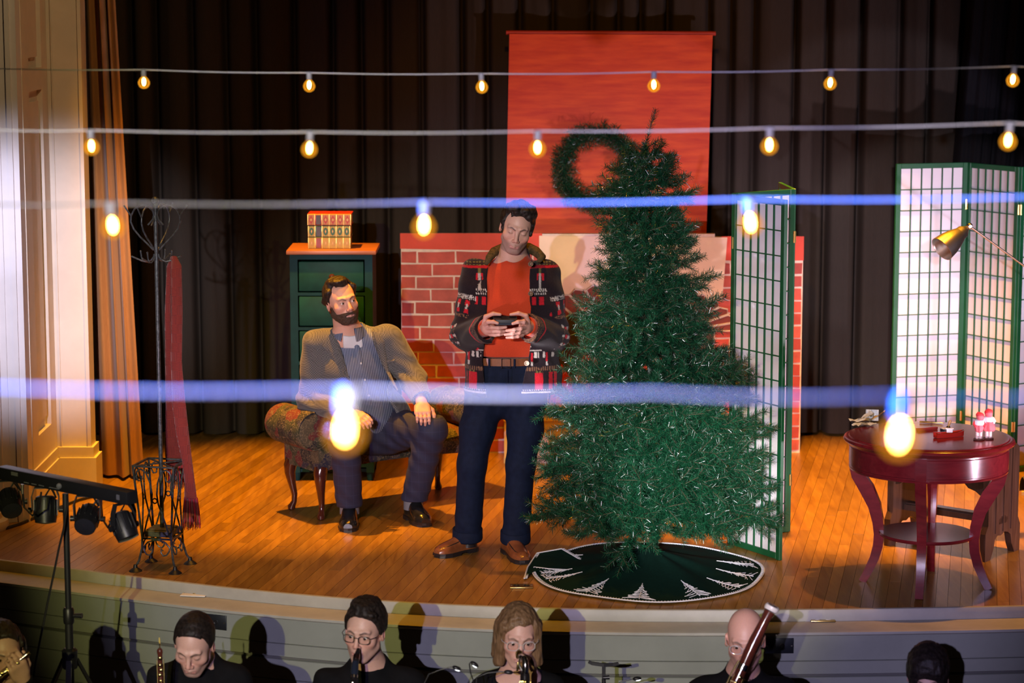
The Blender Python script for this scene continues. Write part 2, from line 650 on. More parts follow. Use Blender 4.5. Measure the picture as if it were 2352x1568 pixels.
def curtain(name, label, x_at, y_at, z0, z1, n, mat, groove, nz=10, group=None, seed=1, fine=1.0):
    """pleated sheet; x_at(s,t), y_at(s,t) with s along the width and t up the drop"""
    rr = random.Random(seed)
    gs, s = [], 0.0
    while s < 1:
        gs.append((s, rr.uniform(0.7, 1.25), rr.uniform(0.5, 1.2), rr.uniform(-1, 1)))
        s += groove * rr.uniform(0.72, 1.35)
    P = []
    garr = np.array(gs)
    for i in range(n + 1):
        s = i / n
        row = []
        for j in range(nz + 1):
            t = j / nz
            c = garr[:, 0] + garr[:, 3] * 0.0045 * (1 - t)
            dd = (s - c) / (groove * 0.10)
            dep = float(np.sum(garr[:, 1] * np.exp(-dd * dd)))
            ph = float(np.min(np.abs(s - c)) / groove)
            y = y_at(s, t) + 0.10 * dep - 0.05 * min(ph, 0.5) + fine * (0.012 * math.sin(s * 90 + seed) + 0.010 * math.sin(s * 210 + t * 2)) + (1 - fine) * 0.03 * math.sin(s * 16 + 1 + 0.6 * t)
            row.append(Vector((x_at(s, t), y, z0 + (z1 - z0) * t)))
        P.append(row)
    mb = MB().grid(P)
    o = link(name, mb.mesh(name, mat, 'all'))
    return tag(o, label, 'curtain', group)


dark = cloth('dark_curtain', (0.035, 0.029, 0.022), var=0.10)
curtain('curtain', 'wide black pleated backdrop curtain hanging behind the whole set', lambda s, t: -3.05 + 6.6 * s, lambda s, t: 15.32 + 0.03 * math.sin(s * 20), 0.02, 4.6, 900, dark, 0.029, 8, seed=3)
brown = cloth('brown_curtain', (0.30, 0.14, 0.045), 0.85, 0.12, 0.2)


def bx_(s, t):
    x0 = -2.44 - 0.03 * t
    x1 = -2.16 - 0.17 * t
    return x0 + (x1 - x0) * s


curtain('curtain', 'narrow brown velvet side curtain hanging beside the white pillar', bx_, lambda s, t: 13.95 + 0.05 * math.sin(s * 7), 0.02, 4.6, 160, brown, 0.52, 12, seed=5, fine=0.0)
blackc = cloth('black_curtain', (0.012, 0.012, 0.014), var=0.2)
curtain('curtain', 'black side curtain with a slanting edge behind the right green screen', lambda s, t: (2.66 + 0.30 * t) + 1.3 * s, lambda s, t: 15.12, 0.02, 4.6, 120, blackc, 0.14, 10, seed=9)

# ================================================================== BACKDROP PIECES
red_canvas = simple('red_canvas', (0.48, 0.042, 0.014), 0.6, 0, 0.0, 3.0, 0.05, 0.3, (1.2, 1, 9), rgb2=(0.66, 0.092, 0.018))
rp_ = thing('painted_backdrop', 'tall orange red painted canvas panel hanging above the brick fireplace', 'backdrop panel', (0.5, 15.06, 1.2))
c4 = [at(1161, 552, 15.06), at(1622, 552, 15.06), at(1637, 80, 15.06), at(1170, 78, 15.06)]
P = []
for i in range(25):
    row = []
    for j in range(19):
        s, t = i / 24, j / 18
        p = c4[0].lerp(c4[1], s).lerp(c4[3].lerp(c4[2], s), t)
        row.append(p + Vector((0, 0.004 * math.sin(s * 17 + t * 5) + 0.003 * math.sin(t * 23), 0)))
    P.append(row)
mb = MB().grid(P)
mb.prism([p + Vector((0, 0.012, 0)) for p in c4], (0, 0.02, 0))
part('canvas', mb, red_canvas, rp_, 'all')
mb = MB().tube([c4[3] + Vector((-0.02, 0.02, 0.008)), c4[2] + Vector((0.02, 0.02, 0.008))], 0.014, 10)
part('batten', mb, simple('red_batten', (0.4, 0.03, 0.015), 0.6), rp_, True)

# ---- painted fireplace front
FY = 14.75
fX0, fX1 = at(922, 750, FY).x, at(1841, 800, FY).x
fZ1 = at(1200, 537, FY).z
fp = thing('painted_fireplace', 'wide stage fireplace of painted red brick cloth with pale mantel', 'fireplace', ((fX0 + fX1) / 2, FY, 0))
mortar = simple('mortar_paint', (0.70, 0.60, 0.48), 0.7, var=0.10, scale=30)
brick_m = [simple('brick_paint_%d' % k, c, 0.65, 0, 0.22, 9, 0.05) for k, c in enumerate(((0.40, 0.055, 0.030), (0.46, 0.07, 0.04), (0.34, 0.045, 0.028), (0.43, 0.085, 0.055)))]
redc = simple('red_cloth', (0.62, 0.065, 0.03), 0.7, var=0.12, scale=6, bump=0.06)
mb = MB()
mb.box((fX0, FY, 0.0), (at(1250, 700, FY).x, FY + 0.05, fZ1))
mb.box((at(1250, 700, FY).x, FY, 0.0), (at(1640, 700, FY).x, FY + 0.05, fZ1))
mb.box((at(1640, 700, FY).x, FY, 0.0), (fX1, FY + 0.05, fZ1 - 0.02))
part('cloth_front', mb, mortar, fp)


def fz(py):
    return at(1200, py, FY).z


def fx(px, py=750):
    return at(px, py, FY).x


def flat(mb, pts, y0, th=0.003):
    mb.prism([(p[0], y0, p[1]) for p in pts], (0, -th, 0))


mb = MB()                                   # plain red band along the top and down the sides
flat(mb, [(fX0 - 0.004, fz(571)), (fx(1245), fz(577)), (fx(1245), fZ1 + 0.004), (fX0 - 0.004, fZ1 + 0.004)], FY)
part('red_band', mb, redc, fp)
mb = MB()
flat(mb, [(fx(1655), fz(598)), (fX1 + 0.003, fz(598)), (fX1 + 0.003, fZ1 - 0.015), (fx(1655), fZ1 - 0.015)], FY)
part('red_band', mb, redc, fp)
ch_, bw_ = 0.0785, 0.228


def rag(x0, z0, x1, z1):
    j = lambda: random.uniform(-0.003, 0.003)
    return [(x0 + j(), z0 + j()), ((x0 + x1) / 2, z0 + j()), (x1 + j(), z0 + j()), (x1 + j(), z1 + j()), ((x0 + x1) / 2, z1 + j()), (x0 + j(), z1 + j())]


zt = fz(576)
for side in (0, 1):
    xa, xb = (fX0 + 0.002, fx(1246)) if side == 0 else (fx(1642), fX1 - 0.002)
    z_top = zt if side == 0 else fz(602)
    r = 0
    while z_top - r * ch_ > 0.03:
        z1 = z_top - r * ch_
        z0 = max(z1 - ch_, 0.004)
        x = xa - bw_ * (0.62 if r % 2 == 0 else 0.12) + random.uniform(-0.015, 0.015)
        while x < xb - 0.01:
            w = bw_ * random.uniform(0.92, 1.08)
            x0, x1 = max(x, xa), min(x + w, xb)
            if x1 - x0 > 0.025:
                mb = MB()
                flat(mb, rag(x0 + (0.005 if x0 > xa else 0), z0 + 0.005, x1 - 0.005, z1 - 0.005), FY - 0.0005, 0.003)
                part('painted_brick', mb, random.choice(brick_m), fp)
            x += w
        r += 1
# pale mantel, stone arch, dark opening with painted flames
mb = MB()
flat(mb, [(fx(1238), fz(700)), (fx(1658), fz(690)), (fx(1668), fz(545)), (fx(1238), fz(541))], FY, 0.004)
part('mantel', mb, simple('mantel_paint', (0.80, 0.66, 0.46), 0.7, var=0.07, scale=5), fp)
mb = MB()
acx, arx, arz = fx(1450), fx(1640) - fx(1450), 0.17
sp = fz(760)
opn = [(acx - arx, fz(925)), (acx + arx, fz(925)), (acx + arx, sp)] + [(acx + arx * math.cos(a), sp + arz * math.sin(a)) for a in np.linspace(0.1, PI - 0.1, 24)] + [(acx - arx, sp)]
flat(mb, opn, FY - 0.003, 0.003)
part('fire_opening', mb, simple('soot_paint', (0.050, 0.042, 0.036), 0.8, var=0.25, scale=6), fp)
arch_s = simple('arch_stone_paint', (0.20, 0.040, 0.026), 0.65, 0, 0.3, 9, 0.05)
arch_w = simple('arch_outline', (0.62, 0.60, 0.55), 0.5, var=0.1, scale=30)
for k in range(17):
    a0, a1 = PI * (k + 0.04) / 17, PI * (k + 0.96) / 17
    ring = lambda a, q: (acx + (arx + q) * math.cos(a), sp + (arz + q * 0.9) * math.sin(a))
    mb = MB()
    pts = [ring(a0, -0.01), ring((a0 + a1) / 2, -0.016), ring(a1, -0.01), ring(a1, 0.125), ring((a0 + a1) / 2, 0.15), ring(a0, 0.125)]
    flat(mb, pts, FY - 0.0045, 0.003)
    st = part('arch_stone', mb, arch_s, fp)
    ol = MB().tube([Vector((p[0], FY - 0.008, p[1])) for p in pts], 0.005, 6, closed=True)
    part('outline', ol, arch_w, st)
fl = [simple('flame_red', (0.62, 0.03, 0.012), 0.6), simple('flame_orange', (0.80, 0.16, 0.02), 0.6, var=0.2, scale=8), simple('flame_yellow', (0.85, 0.50, 0.04), 0.6, var=0.1, scale=8)]
for k, (x0, x1, yt) in enumerate(((1262, 1330, 835), (1310, 1400, 790), (1380, 1470, 760), (1450, 1550, 775), (1530, 1610, 800), (1590, 1640, 830))):
    for q in range(2):
        mb = MB()
        i_ = q * 14
        yy = yt + q * 45
        pts = [(fx(x0 + i_), fz(924)), (fx(x1 - i_), fz(924)), (fx(x1 - i_ * 1.3), fz(885)), (fx((x0 + x1) / 2 + 10), fz(yy + 25)), (fx((x0 + x1) / 2 - 6), fz(yy)), (fx(x0 + 8 + i_), fz(880))]
        flat(mb, pts, FY - 0.006 - q * 0.002, 0.002)
        part('painted_flame', mb, fl[q], fp)
mb = MB()
flat(mb, [(fx(1165), fz(975)), (fx(1665), fz(975)), (fx(1665), fz(916)), (fx(1240), fz(916)), (fx(1165), fz(930))], FY - 0.001, 0.004)
part('hearth_strip', mb, fl[2], fp)

hb0, hb1 = at(1158, 1000, 14.42), at(1640, 1000, 14.42)
hz = at(1300, 962, 14.42).z
hb = thing('hearth_box', 'long beige hearth box standing on the floor before the fireplace', 'box', (0.6, 14.5, 0))
part('box_body', MB().box((hb0.x, 14.42, 0.0), (hb1.x, 14.72, hz - 0.012)), simple('beige_board', (0.55, 0.42, 0.32), 0.7, var=0.06, scale=4), hb)
part('box_top', MB().box((hb0.x - 0.004, 14.412, hz - 0.012), (hb1.x + 0.004, 14.725, hz)), simple('amber_lit_board', (0.72, 0.48, 0.16), 0.6, var=0.05, scale=5), hb)  # amber light from above is put into the colour of the beige box's top
part('skirting', MB().box((hb0.x - 0.002, 14.414, 0.0), (hb1.x + 0.002, 14.419, 0.035)), simple('grey_strip', (0.40, 0.36, 0.34), 0.6), hb)

# ================================================================== FOLDING SCREENS
green = simple('green_lacquer', (0.005, 0.075, 0.024), 0.4, var=0.12, scale=12)
mp_, ntp, bp_ = _nt('rice_paper')
bp_.inputs['Base Color'].default_value = (0.80, 0.78, 0.80, 1)
bp_.inputs['Roughness'].default_value = 0.75
tl = N(ntp, 'ShaderNodeBsdfTranslucent', i_0=(0.80, 0.74, 0.66, 1))
mx = N(ntp, 'ShaderNodeMixShader', i_0=0.28)
ntp.links.new(bp_.outputs[0], mx.inputs[1])
ntp.links.new(tl.outputs[0], mx.inputs[2])
ntp.links.new(mx.outputs[0], ntp.nodes['Material Output'].inputs[0])
paper = mp_
SH = 1.82


def screen(label, pts, group=None):
    root = thing('folding_screen', label, 'folding screen', (pts[0][0], pts[0][1], 0), group)
    for k in range(len(pts) - 1):
        a, b = Vector((*pts[k], 0)), Vector((*pts[k + 1], 0))
        d = (b - a).normalized()
        n = Vector((d.y, -d.x, 0))
        if n.y > 0:
            n = -n
        a = a + d * 0.003
        b = b - d * 0.003
        w = (b - a).length
        M = Matrix((d, -n, Vector((0, 0, 1)))).transposed()
        X = Matrix.Translation(a) @ M.to_4x4()         # local x along the panel, -y to the hall, z up
        st_, th = 0.031, 0.020
        mb = MB(X)
        mb.obox((st_ / 2, 0, SH / 2), (st_, th, SH), None, 0.002, 1)
        mb.obox((w - st_ / 2, 0, SH / 2), (st_, th, SH), None, 0.002, 1)
        mb.obox((w / 2, 0, SH - st_ / 2), (w - 2 * st_, th * 0.9, st_), None, 0.002, 1)
        mb.obox((w / 2, 0, st_ / 2 + 0.002), (w - 2 * st_, th * 0.9, st_), None, 0.002, 1)
        pn = part('screen_panel', mb, green, root)
        mb = MB(X)
        mb.box((st_ - 0.004, 0.0025, st_), (w - st_ + 0.004, 0.0035, SH - st_))
        part('paper', mb, paper, pn)
        iw, ih = w - 2 * st_, SH - 2 * st_
        for c in range(1, 6):
            part('lattice_bar', MB(X).obox((st_ + iw * c / 6, -0.004, SH / 2), (0.006, 0.009, ih)), green, pn)
        for r in range(1, 14):
            part('lattice_bar', MB(X).obox((w / 2, -0.0035, st_ + ih * r / 14), (iw, 0.007, 0.0055)), green, pn)
    for k in range(1, len(pts) - 1):
        for z in (0.28, 1.57):
            h = MB().obox((pts[k][0], pts[k][1] - 0.013, z), (0.022, 0.004, 0.06)).tube([(pts[k][0], pts[k][1] - 0.016, z - 0.03), (pts[k][0], pts[k][1] - 0.016, z + 0.03)], 0.004, 8)
            part('hinge', h, MAT['brass'], root)
    return root


A1 = gp(1794, 1287)
Ax = at(1681, 640, 12.27)
B1 = at(1820, 700, 12.56)
C1 = at(1792, 430, 12.99)
screen('green lattice folding screen folded into a zigzag behind the Christmas tree', [(A1.x, A1.y), (Ax.x, 12.27)])
_s1 = [o for o in COL.objects if o.name == 'folding_screen'][0]
_tmp = screen('tmp', [(Ax.x, 12.295), (B1.x, 12.56), (C1.x, 13.0)])
for ch in list(_tmp.children):
    ch.parent = _s1
    ch.matrix_parent_inverse = Matrix.Translation(-_s1.location)
bpy.data.objects.remove(_tmp)
h = MB().obox((Ax.x, 12.27 - 0.004, 1.57), (0.006, 0.04, 0.06)).obox((Ax.x, 12.266, 0.28), (0.006, 0.04, 0.06))
part('hinge', h, MAT['brass'], _s1)
S0, S1, S2, S3 = at(2051, 650, 14.38), at(2216, 650, 14.5), at(2336, 650, 14.12), at(2480, 650, 14.4)
screen('green lattice folding screen standing open behind the round red table', [(S0.x, S0.y), (S1.x, S1.y), (S2.x, S2.y), (S3.x, S3.y)])

# ================================================================== CHEST AND BOOKS
cy0 = 13.88
cx0, cx1 = at(668, 800, cy0).x, at(857, 800, cy0).x
cz = at(760, 584, cy0).z
teal = simple('teal_paint', (0.003, 0.030, 0.038), 0.6, spec=0.15, var=0.25, scale=8)
tealf = simple('teal_drawer_paint', (0.002, 0.042, 0.030), 0.55, spec=0.2, var=0.25, scale=10)
chest = thing('chest_of_drawers', 'tall narrow dark green chest of drawers with brown wooden top', 'chest', ((cx0 + cx1) / 2, cy0 + 0.2, 0))
mb = MB()
mb.box((cx0, cy0, 0.05), (cx0 + 0.045, cy0 + 0.38, cz)).box((cx1 - 0.045, cy0, 0.05), (cx1, cy0 + 0.38, cz))
mb.box((cx0 + 0.045, cy0 + 0.37, 0.05), (cx1 - 0.045, cy0 + 0.38, cz)).box((cx0, cy0 + 0.02, 0.05), (cx1, cy0 + 0.37, 0.07))
mb.box((cx0 + 0.045, cy0, cz - 0.03), (cx1 - 0.045, cy0 + 0.37, cz))
part('carcass', mb, teal, chest)
for sx in (cx0 + 0.025, cx1 - 0.025):
    for sy in (cy0 + 0.025, cy0 + 0.355):
        part('leg', MB().lathe([(0.016, 0), (0.022, 0.05)], (sx, sy, 0), 10), teal, chest)
dh = (cz - 0.03 - 0.09) / 6.0
for k in range(6):
    z1 = cz - 0.03 - k * dh
    z0 = z1 - dh
    part('drawer_rail', MB().box((cx0 + 0.045, cy0 + 0.001, z0 - 0.008), (cx1 - 0.045, cy0 + 0.03, z0 + 0.010)), teal, chest)
    d_ = part('drawer', MB().obox(((cx0 + cx1) / 2, cy0 + 0.012, (z0 + z1) / 2 + 0.002), (cx1 - cx0 - 0.102, 0.022, dh - 0.030), None, 0.005, 2).box((cx0 + 0.06, cy0 + 0.022, z0 + 0.02), (cx1 - 0.06, cy0 + 0.34, z1 - 0.02)), tealf, chest, True)
    kc = Vector((at(763, 620, cy0).x, cy0, (z0 + z1) / 2 + 0.002))
    Mk = Matrix.Rotation(PI / 2, 3, 'X')
    part('knob', MB().lathe([(0.007, 0), (0.007, 0.012), (0.016, 0.018), (0.0185, 0.026), (0.014, 0.034), (0.004, 0.037)], kc, 16, M=Mk), simple('knob_wood', (0.06, 0.018, 0.010), 0.15) if k == 0 else bpy.data.materials['knob_wood'], d_, True)
twood = wood('brown_top_wood', (0.20, 0.065, 0.030), (0.30, 0.11, 0.05), 1, 0.4, (1.5, 12, 12))
tx0, tx1 = at(658, 580, cy0).x, at(864, 580, cy0).x
part('top', MB().obox(((tx0 + tx1) / 2, cy0 + 0.19, cz + 0.012), (tx1 - tx0, 0.43, 0.024), None, 0.003, 2), twood, chest, True)
ctop = cz + 0.024
bk = [('fat old book with red and gold spine, topmost of the stack on the chest', (0.42, 0.02, 0.02), (0.26, 0.105, 0.03), 'red_gold'),
      ('old book with green and gold spine, middle of the stack on the chest', (0.02, 0.12, 0.07), (0.25, 0.16, 0.02), 'green_gold'),
      ('old book with yellow gold spine, lowest of the stack on the chest', (0.50, 0.30, 0.05), (0.30, 0.18, 0.02), 'yellow_gold')]
bz = ctop
gold = simple('gilt', (0.85, 0.60, 0.18), 0.35, 0.6)
creamp = simple('gilt_pale', (0.42, 0.27, 0.13), 0.5)
pg = simple('page_edges', (0.55, 0.45, 0.30), 0.8, var=0.15, scale=120)
for k in (2, 1, 0):
    lab, c_cov, c_gold, nm = bk[k]
    th = 0.0675
    x0, x1 = at(708 - (1 if k == 0 else 0), 540, 13.97).x, at(806 + (1 if k == 0 else -1), 540, 13.97).x
    y0, y1 = 13.965, 14.15
    covm = simple('cover_' + nm, c_cov, 0.4, var=0.1, scale=30)
    root = thing('book', lab, 'book', ((x0 + x1) / 2, 14.05, bz), 'old books stacked on the chest')
    mb = MB()
    mb.box((x0, y0, bz), (x1, y1, bz + 0.004)).box((x0, y0, bz + th - 0.005), (x1, y1, bz + th - 0.0005))
    part('cover', mb, covm, root)
    part('pages', MB().box((x0 + 0.004, y0 + 0.006, bz + 0.004), (x1 - 0.004, y1 - 0.005, bz + th - 0.005)), pg, root)
    P = []
    for i in range(9):
        a = -PI / 2 + PI * i / 8
        P.append([Vector((x, y0 - 0.008 * math.cos(a), bz + th / 2 + (th / 2 - 0.0005) * math.sin(a))) for x in (x0, x1)])
    sp_ = part('spine', MB().grid(P), covm, root, 'all')
    yb = y0 - 0.0085
    lab_at = 1 if k != 1 else 1
    n_p = 6
    pw = (x1 - x0) / n_p
    gm = simple('spine_' + nm, c_gold, 0.42, 0.3, var=0.12, scale=60)
    dkm = simple('spine_mark_' + nm, tuple(c * 0.6 for c in c_cov), 0.5)
    for i in range(n_p):
        xc = x0 + pw * (i + 0.5)
        if i == lab_at:
            mb = MB().box((xc - pw * 0.33, yb - 0.0012, bz + 0.006), (xc + pw * 0.33, yb + 0.004, bz + th - 0.006))
            lb = part('title_label', mb, simple('title_leather', (0.03, 0.012, 0.012) if k != 2 else (0.16, 0.01, 0.015), 0.4), sp_)
            continue
        part('gilt_panel', MB().box((xc - pw * 0.44, yb, bz + 0.005), (xc + pw * 0.44, yb + 0.004, bz + th - 0.005)), gm, sp_)
        mb = MB()
        if k == 1:
            el = [(xc + pw * 0.33 * math.cos(a), yb - 0.001, bz + th / 2 + th * 0.34 * math.sin(a)) for a in np.linspace(0, 2 * PI, 16, endpoint=False)]
            mb.prism(el, (0, 0.002, 0))
        else:
            for s_ in (1, -1):
                mb.prism([(xc - pw * 0.33, yb - 0.001, bz + th / 2), (xc, yb - 0.001, bz + th / 2 + s_ * th * 0.12), (xc + pw * 0.33, yb - 0.001, bz + th / 2), (xc, yb - 0.001, bz + th / 2 + s_ * th * 0.40)], (0, 0.002, 0))
        part('ornament', mb, dkm, sp_)
        mb = MB()
        mb.prism([(xc - pw * 0.10, yb - 0.002, bz + th / 2), (xc, yb - 0.002, bz + th * 0.33), (xc + pw * 0.10, yb - 0.002, bz + th / 2), (xc, yb - 0.002, bz + th * 0.67)], (0, 0.002, 0))
        part('centre_mark', mb, creamp, sp_)
    for i in range(n_p + 1):
        xx = x0 + pw * i
        xx = min(max(xx, x0 + 0.002), x1 - 0.002)
        part('raised_band', MB().tube([(xx, yb - 0.0005, bz + 0.003), (xx, yb - 0.0025, bz + th / 2), (xx, yb - 0.0005, bz + th - 0.003)], 0.0022, 6), gold, sp_)
    bz += th

# ================================================================== UPHOLSTERED BENCH
m, nt, b = _nt('tapestry')
tc = N(nt, 'ShaderNodeTexCoord')
nz = N(nt, 'ShaderNodeTexNoise', i_Scale=7.0, i_Detail=2.0)
nt.links.new(tc.outputs['Object'], nz.inputs['Vector'])
mxv = N(nt, 'ShaderNodeMixRGB', i_0=0.12)
nt.links.new(tc.outputs['Object'], mxv.inputs[1])
nt.links.new(nz.outputs['Color'], mxv.inputs[2])
vo = N(nt, 'ShaderNodeTexVoronoi', i_Scale=16.0)
vo.feature = 'F1'
nt.links.new(mxv.outputs[0], vo.inputs['Vector'])
rp = N(nt, 'ShaderNodeValToRGB')
rp.color_ramp.interpolation = 'CONSTANT'
cols = [(0.0, (0.012, 0.011, 0.013)), (0.2, (0.09, 0.010, 0.013)), (0.36, (0.028, 0.032, 0.015)), (0.52, (0.018, 0.017, 0.035)), (0.66, (0.06, 0.048, 0.028)), (0.80, (0.009, 0.014, 0.010)), (0.92, (0.10, 0.03, 0.033))]
for i, (p, c) in enumerate(cols):
    e = rp.color_ramp.elements[i] if i < 2 else rp.color_ramp.elements.new(p)
    e.position = p
    e.color = (*c, 1)
sepx = N(nt, 'ShaderNodeSeparateColor')
nt.links.new(vo.outputs['Color'], sepx.inputs[0])
nt.links.new(sepx.outputs[0], rp.inputs[0])
nz2 = N(nt, 'ShaderNodeTexNoise', i_Scale=22.0, i_Detail=3.0, i_Distortion=2.5)
nt.links.new(tc.outputs['Object'], nz2.inputs['Vector'])
rp2 = N(nt, 'ShaderNodeValToRGB')
rp2.color_ramp.elements[0].position = 0.485
rp2.color_ramp.elements[0].color = (0, 0, 0, 1)
rp2.color_ramp.elements[1].position = 0.5
rp2.color_ramp.elements[1].color = (1, 1, 1, 1)
e = rp2.color_ramp.elements.new(0.525)
e.color = (1, 1, 1, 1)
e = rp2.color_ramp.elements.new(0.54)
e.color = (0, 0, 0, 1)
nt.links.new(nz2.outputs['Fac'], rp2.inputs[0])
mx = N(nt, 'ShaderNodeMixRGB')
mx.inputs[2].default_value = (0.15, 0.115, 0.065, 1)
nt.links.new(rp2.outputs[0], mx.inputs[0])
nt.links.new(rp.outputs[0], mx.inputs[1])
nt.links.new(mx.outputs[0], b.inputs['Base Color'])
b.inputs['Roughness'].default_value = 0.85
bp = N(nt, 'ShaderNodeBump', i_Strength=0.15, i_Distance=0.004)
nt.links.new(nz2.outputs['Fac'], bp.inputs['Height'])
nt.links.new(bp.outputs[0], b.inputs['Normal'])
tapestry = m

LF = gp(738, 1193)
ba = R(35)
bu = Vector((math.cos(ba), math.sin(ba), 0))
bw = Vector((-math.sin(ba), math.cos(ba), 0))
BL, BW = 1.02, 0.37
bo = LF - bu * 0.03 - bw * 0.03
BX = Matrix.Translation((bo.x, bo.y, 0)) @ Matrix((bu, bw, Vector((0, 0, 1)))).transposed().to_4x4()
bench = thing('upholstered_bench', 'floral tapestry bench with rolled arms and dark curved legs under the seated man', 'bench', (bo.x, bo.y, 0))
# curved seat box
mb = MB(BX)
P = []
for i in range(21):
    s = i / 20
    xx = s * BL
    dip = 0.030 * (1 - (2 * s - 1) ** 2)
    zb, zt_ = 0.265 - 0.0 * dip + 0.02 * (1 - (2 * s - 1) ** 2), 0.415 - dip
    ring = []
    for (yy, zz) in ((0.015, zb), (0.0, zb + 0.02), (0.0, zt_ - 0.03), (0.03, zt_ - 0.003), (BW / 2, zt_ + 0.012), (BW - 0.03, zt_ - 0.003), (BW, zt_ - 0.03), (BW, zb + 0.02), (BW - 0.015, zb)):
        ring.append(Vector((xx, yy, zz)))
    ring.append(ring[0])
    P.append(ring)
mb.grid(P)
mb._add(P[0][:-1], [tuple(range(9))])
mb._add(P[-1][:-1], [tuple(range(9))])
part('seat', mb, tapestry, bench, True)
for sx in (-0.02, BL + 0.02):
    mb = MB(BX)
    Mr = Matrix.Rotation(-PI / 2, 3, 'X')
    prof = [(0.02, -0.004), (0.06, -0.012), (0.092, -0.004), (0.104, 0.012), (0.108, 0.04), (0.110, BW / 2), (0.108, BW - 0.02), (0.10, BW + 0.005), (0.06, BW + 0.014), (0.02, BW + 0.006)]
    mb.lathe(prof, (sx, 0, 0.495), 28, M=Mr)
    ar = part('rolled_arm', mb, tapestry, bench, True)
    part('piping', MB(BX).tube([Vector((sx + 0.103 * math.cos(a), 0.002, 0.495 + 0.103 * math.sin(a))) for a in np.linspace(0, 2 * PI, 28, endpoint=False)], 0.005, 6, closed=True), tapestry, ar, True)
mah = simple('mahogany', (0.055, 0.012, 0.008), 0.16, var=0.2, scale=12, coat=0.5)
for sx, sy in ((0.035, 0.035), (0.035, BW - 0.035), (BL - 0.035, 0.035), (BL - 0.035, BW - 0.035)):
    ox = -1 if sx < BL / 2 else 1
    oy = -1 if sy < BW / 2 else 1
    q = []
    rr = []
    for (t, o, r_) in ((0.285, 0.004, 0.038), (0.25, 0.016, 0.036), (0.21, 0.018, 0.030), (0.15, 0.008, 0.022), (0.09, -0.004, 0.0165), (0.05, -0.002, 0.015), (0.03, 0.006, 0.018), (0.018, 0.012, 0.022), (0.006, 0.012, 0.021), (0.0, 0.012, 0.014)):
        q.append(Vector((sx + ox * o * 0.8, sy + oy * o * 0.8, t)))
        rr.append(r_)
    part('leg', MB(BX).tube(q, rr, 14), mah, bench, True)

# ================================================================== ROUND RED TABLE AND WHAT LIES ON IT
TZ = 0.735
tcn = gp(2134, 999, TZ)
tc_ = Vector((tcn.x, tcn.y, 0))
tr_ = 0.5 * (at(2328, 1000, tc_.y).x - at(1938, 1000, tc_.y).x)
cherry = wood('cherry_lacquer', (0.085, 0.0055, 0.008), (0.14, 0.011, 0.013), 1, 0.22, (2, 9, 9), coat=0.35)
table = thing('round_table', 'round dark red lacquered table with four curved legs and a low shelf', 'table', (tc_.x, tc_.y, 0))
part('table_top', MB().lathe([(0.02, TZ), (tr_ - 0.04, TZ), (tr_ - 0.028, TZ - 0.001), (tr_ - 0.024, TZ - 0.006), (tr_ - 0.012, TZ - 0.007), (tr_ - 0.003, TZ - 0.013), (tr_, TZ - 0.021), (tr_ - 0.004, TZ - 0.028), (tr_ - 0.016, TZ - 0.034), (tr_ - 0.022, TZ - 0.042), (0.02, TZ - 0.042)], (tc_.x, tc_.y, 0), 96), cherry, table, True)
ra = tr_ - 0.032
part('apron_ring', MB().lathe([(ra - 0.03, TZ - 0.042), (ra, TZ - 0.042), (ra, TZ - 0.150), (ra + 0.004, TZ - 0.154), (ra + 0.002, TZ - 0.162), (ra - 0.03, TZ - 0.162)], (tc_.x, tc_.y, 0), 96, cap=False), cherry, table, True)
th0 = R(-15)
for k in range(4):
    a = th0 + k * PI / 2
    rd = Vector((math.cos(a), math.sin(a), 0))
    tg = Vector((-rd.y, rd.x, 0))
    zs = [TZ - 0.045, 0.62, 0.575, 0.53, 0.46, 0.38, 0.30, 0.24, 0.18, 0.12, 0.06, 0.0]
    ro_ = [ra - 0.008, ra - 0.008, ra - 0.010, ra - 0.020, ra - 0.062, ra - 0.105, ra - 0.128, ra - 0.136, ra - 0.133, ra - 0.118, ra - 0.094, ra - 0.066]
    wd = [0.052, 0.052, 0.052, 0.052, 0.050, 0.048, 0.046, 0.045, 0.044, 0.042, 0.040, 0.038]
    dp = [0.030, 0.030, 0.036, 0.060, 0.068, 0.060, 0.052, 0.048, 0.046, 0.044, 0.040, 0.036]
    pts = [tc_ + rd * (r_ - d_ / 2 + 0.012) + Vector((0, 0, z)) for r_, z, d_ in zip(ro_, zs, dp)]
    part('leg', MB().sweep(pts, wd, dp, tg), cherry, table, True)
    a0, a1 = a + 0.075, a + PI / 2 - 0.075
    P = []
    for i in range(21):
        t = a0 + (a1 - a0) * i / 20
        e_ = Vector((math.cos(t), math.sin(t), 0))
        P.append([tc_ + e_ * (ra + o) + Vector((0, 0, z)) for o, z in ((0.0, TZ - 0.052), (0.004, TZ - 0.055), (0.004, TZ - 0.141), (0.0, TZ - 0.144))])
    part('apron_panel', MB().grid(P), cherry, table, True)
part('low_shelf', MB().lathe([(0.01, 0.262), (ra - 0.150, 0.262), (ra - 0.146, 0.254), (ra - 0.150, 0.246), (0.01, 0.246)], (tc_.x, tc_.y, 0), 64), cherry, table, True)
SPEC_ITEMS = True


def on_t(px, py):
    return gp(px, py, TZ + 0.0005)


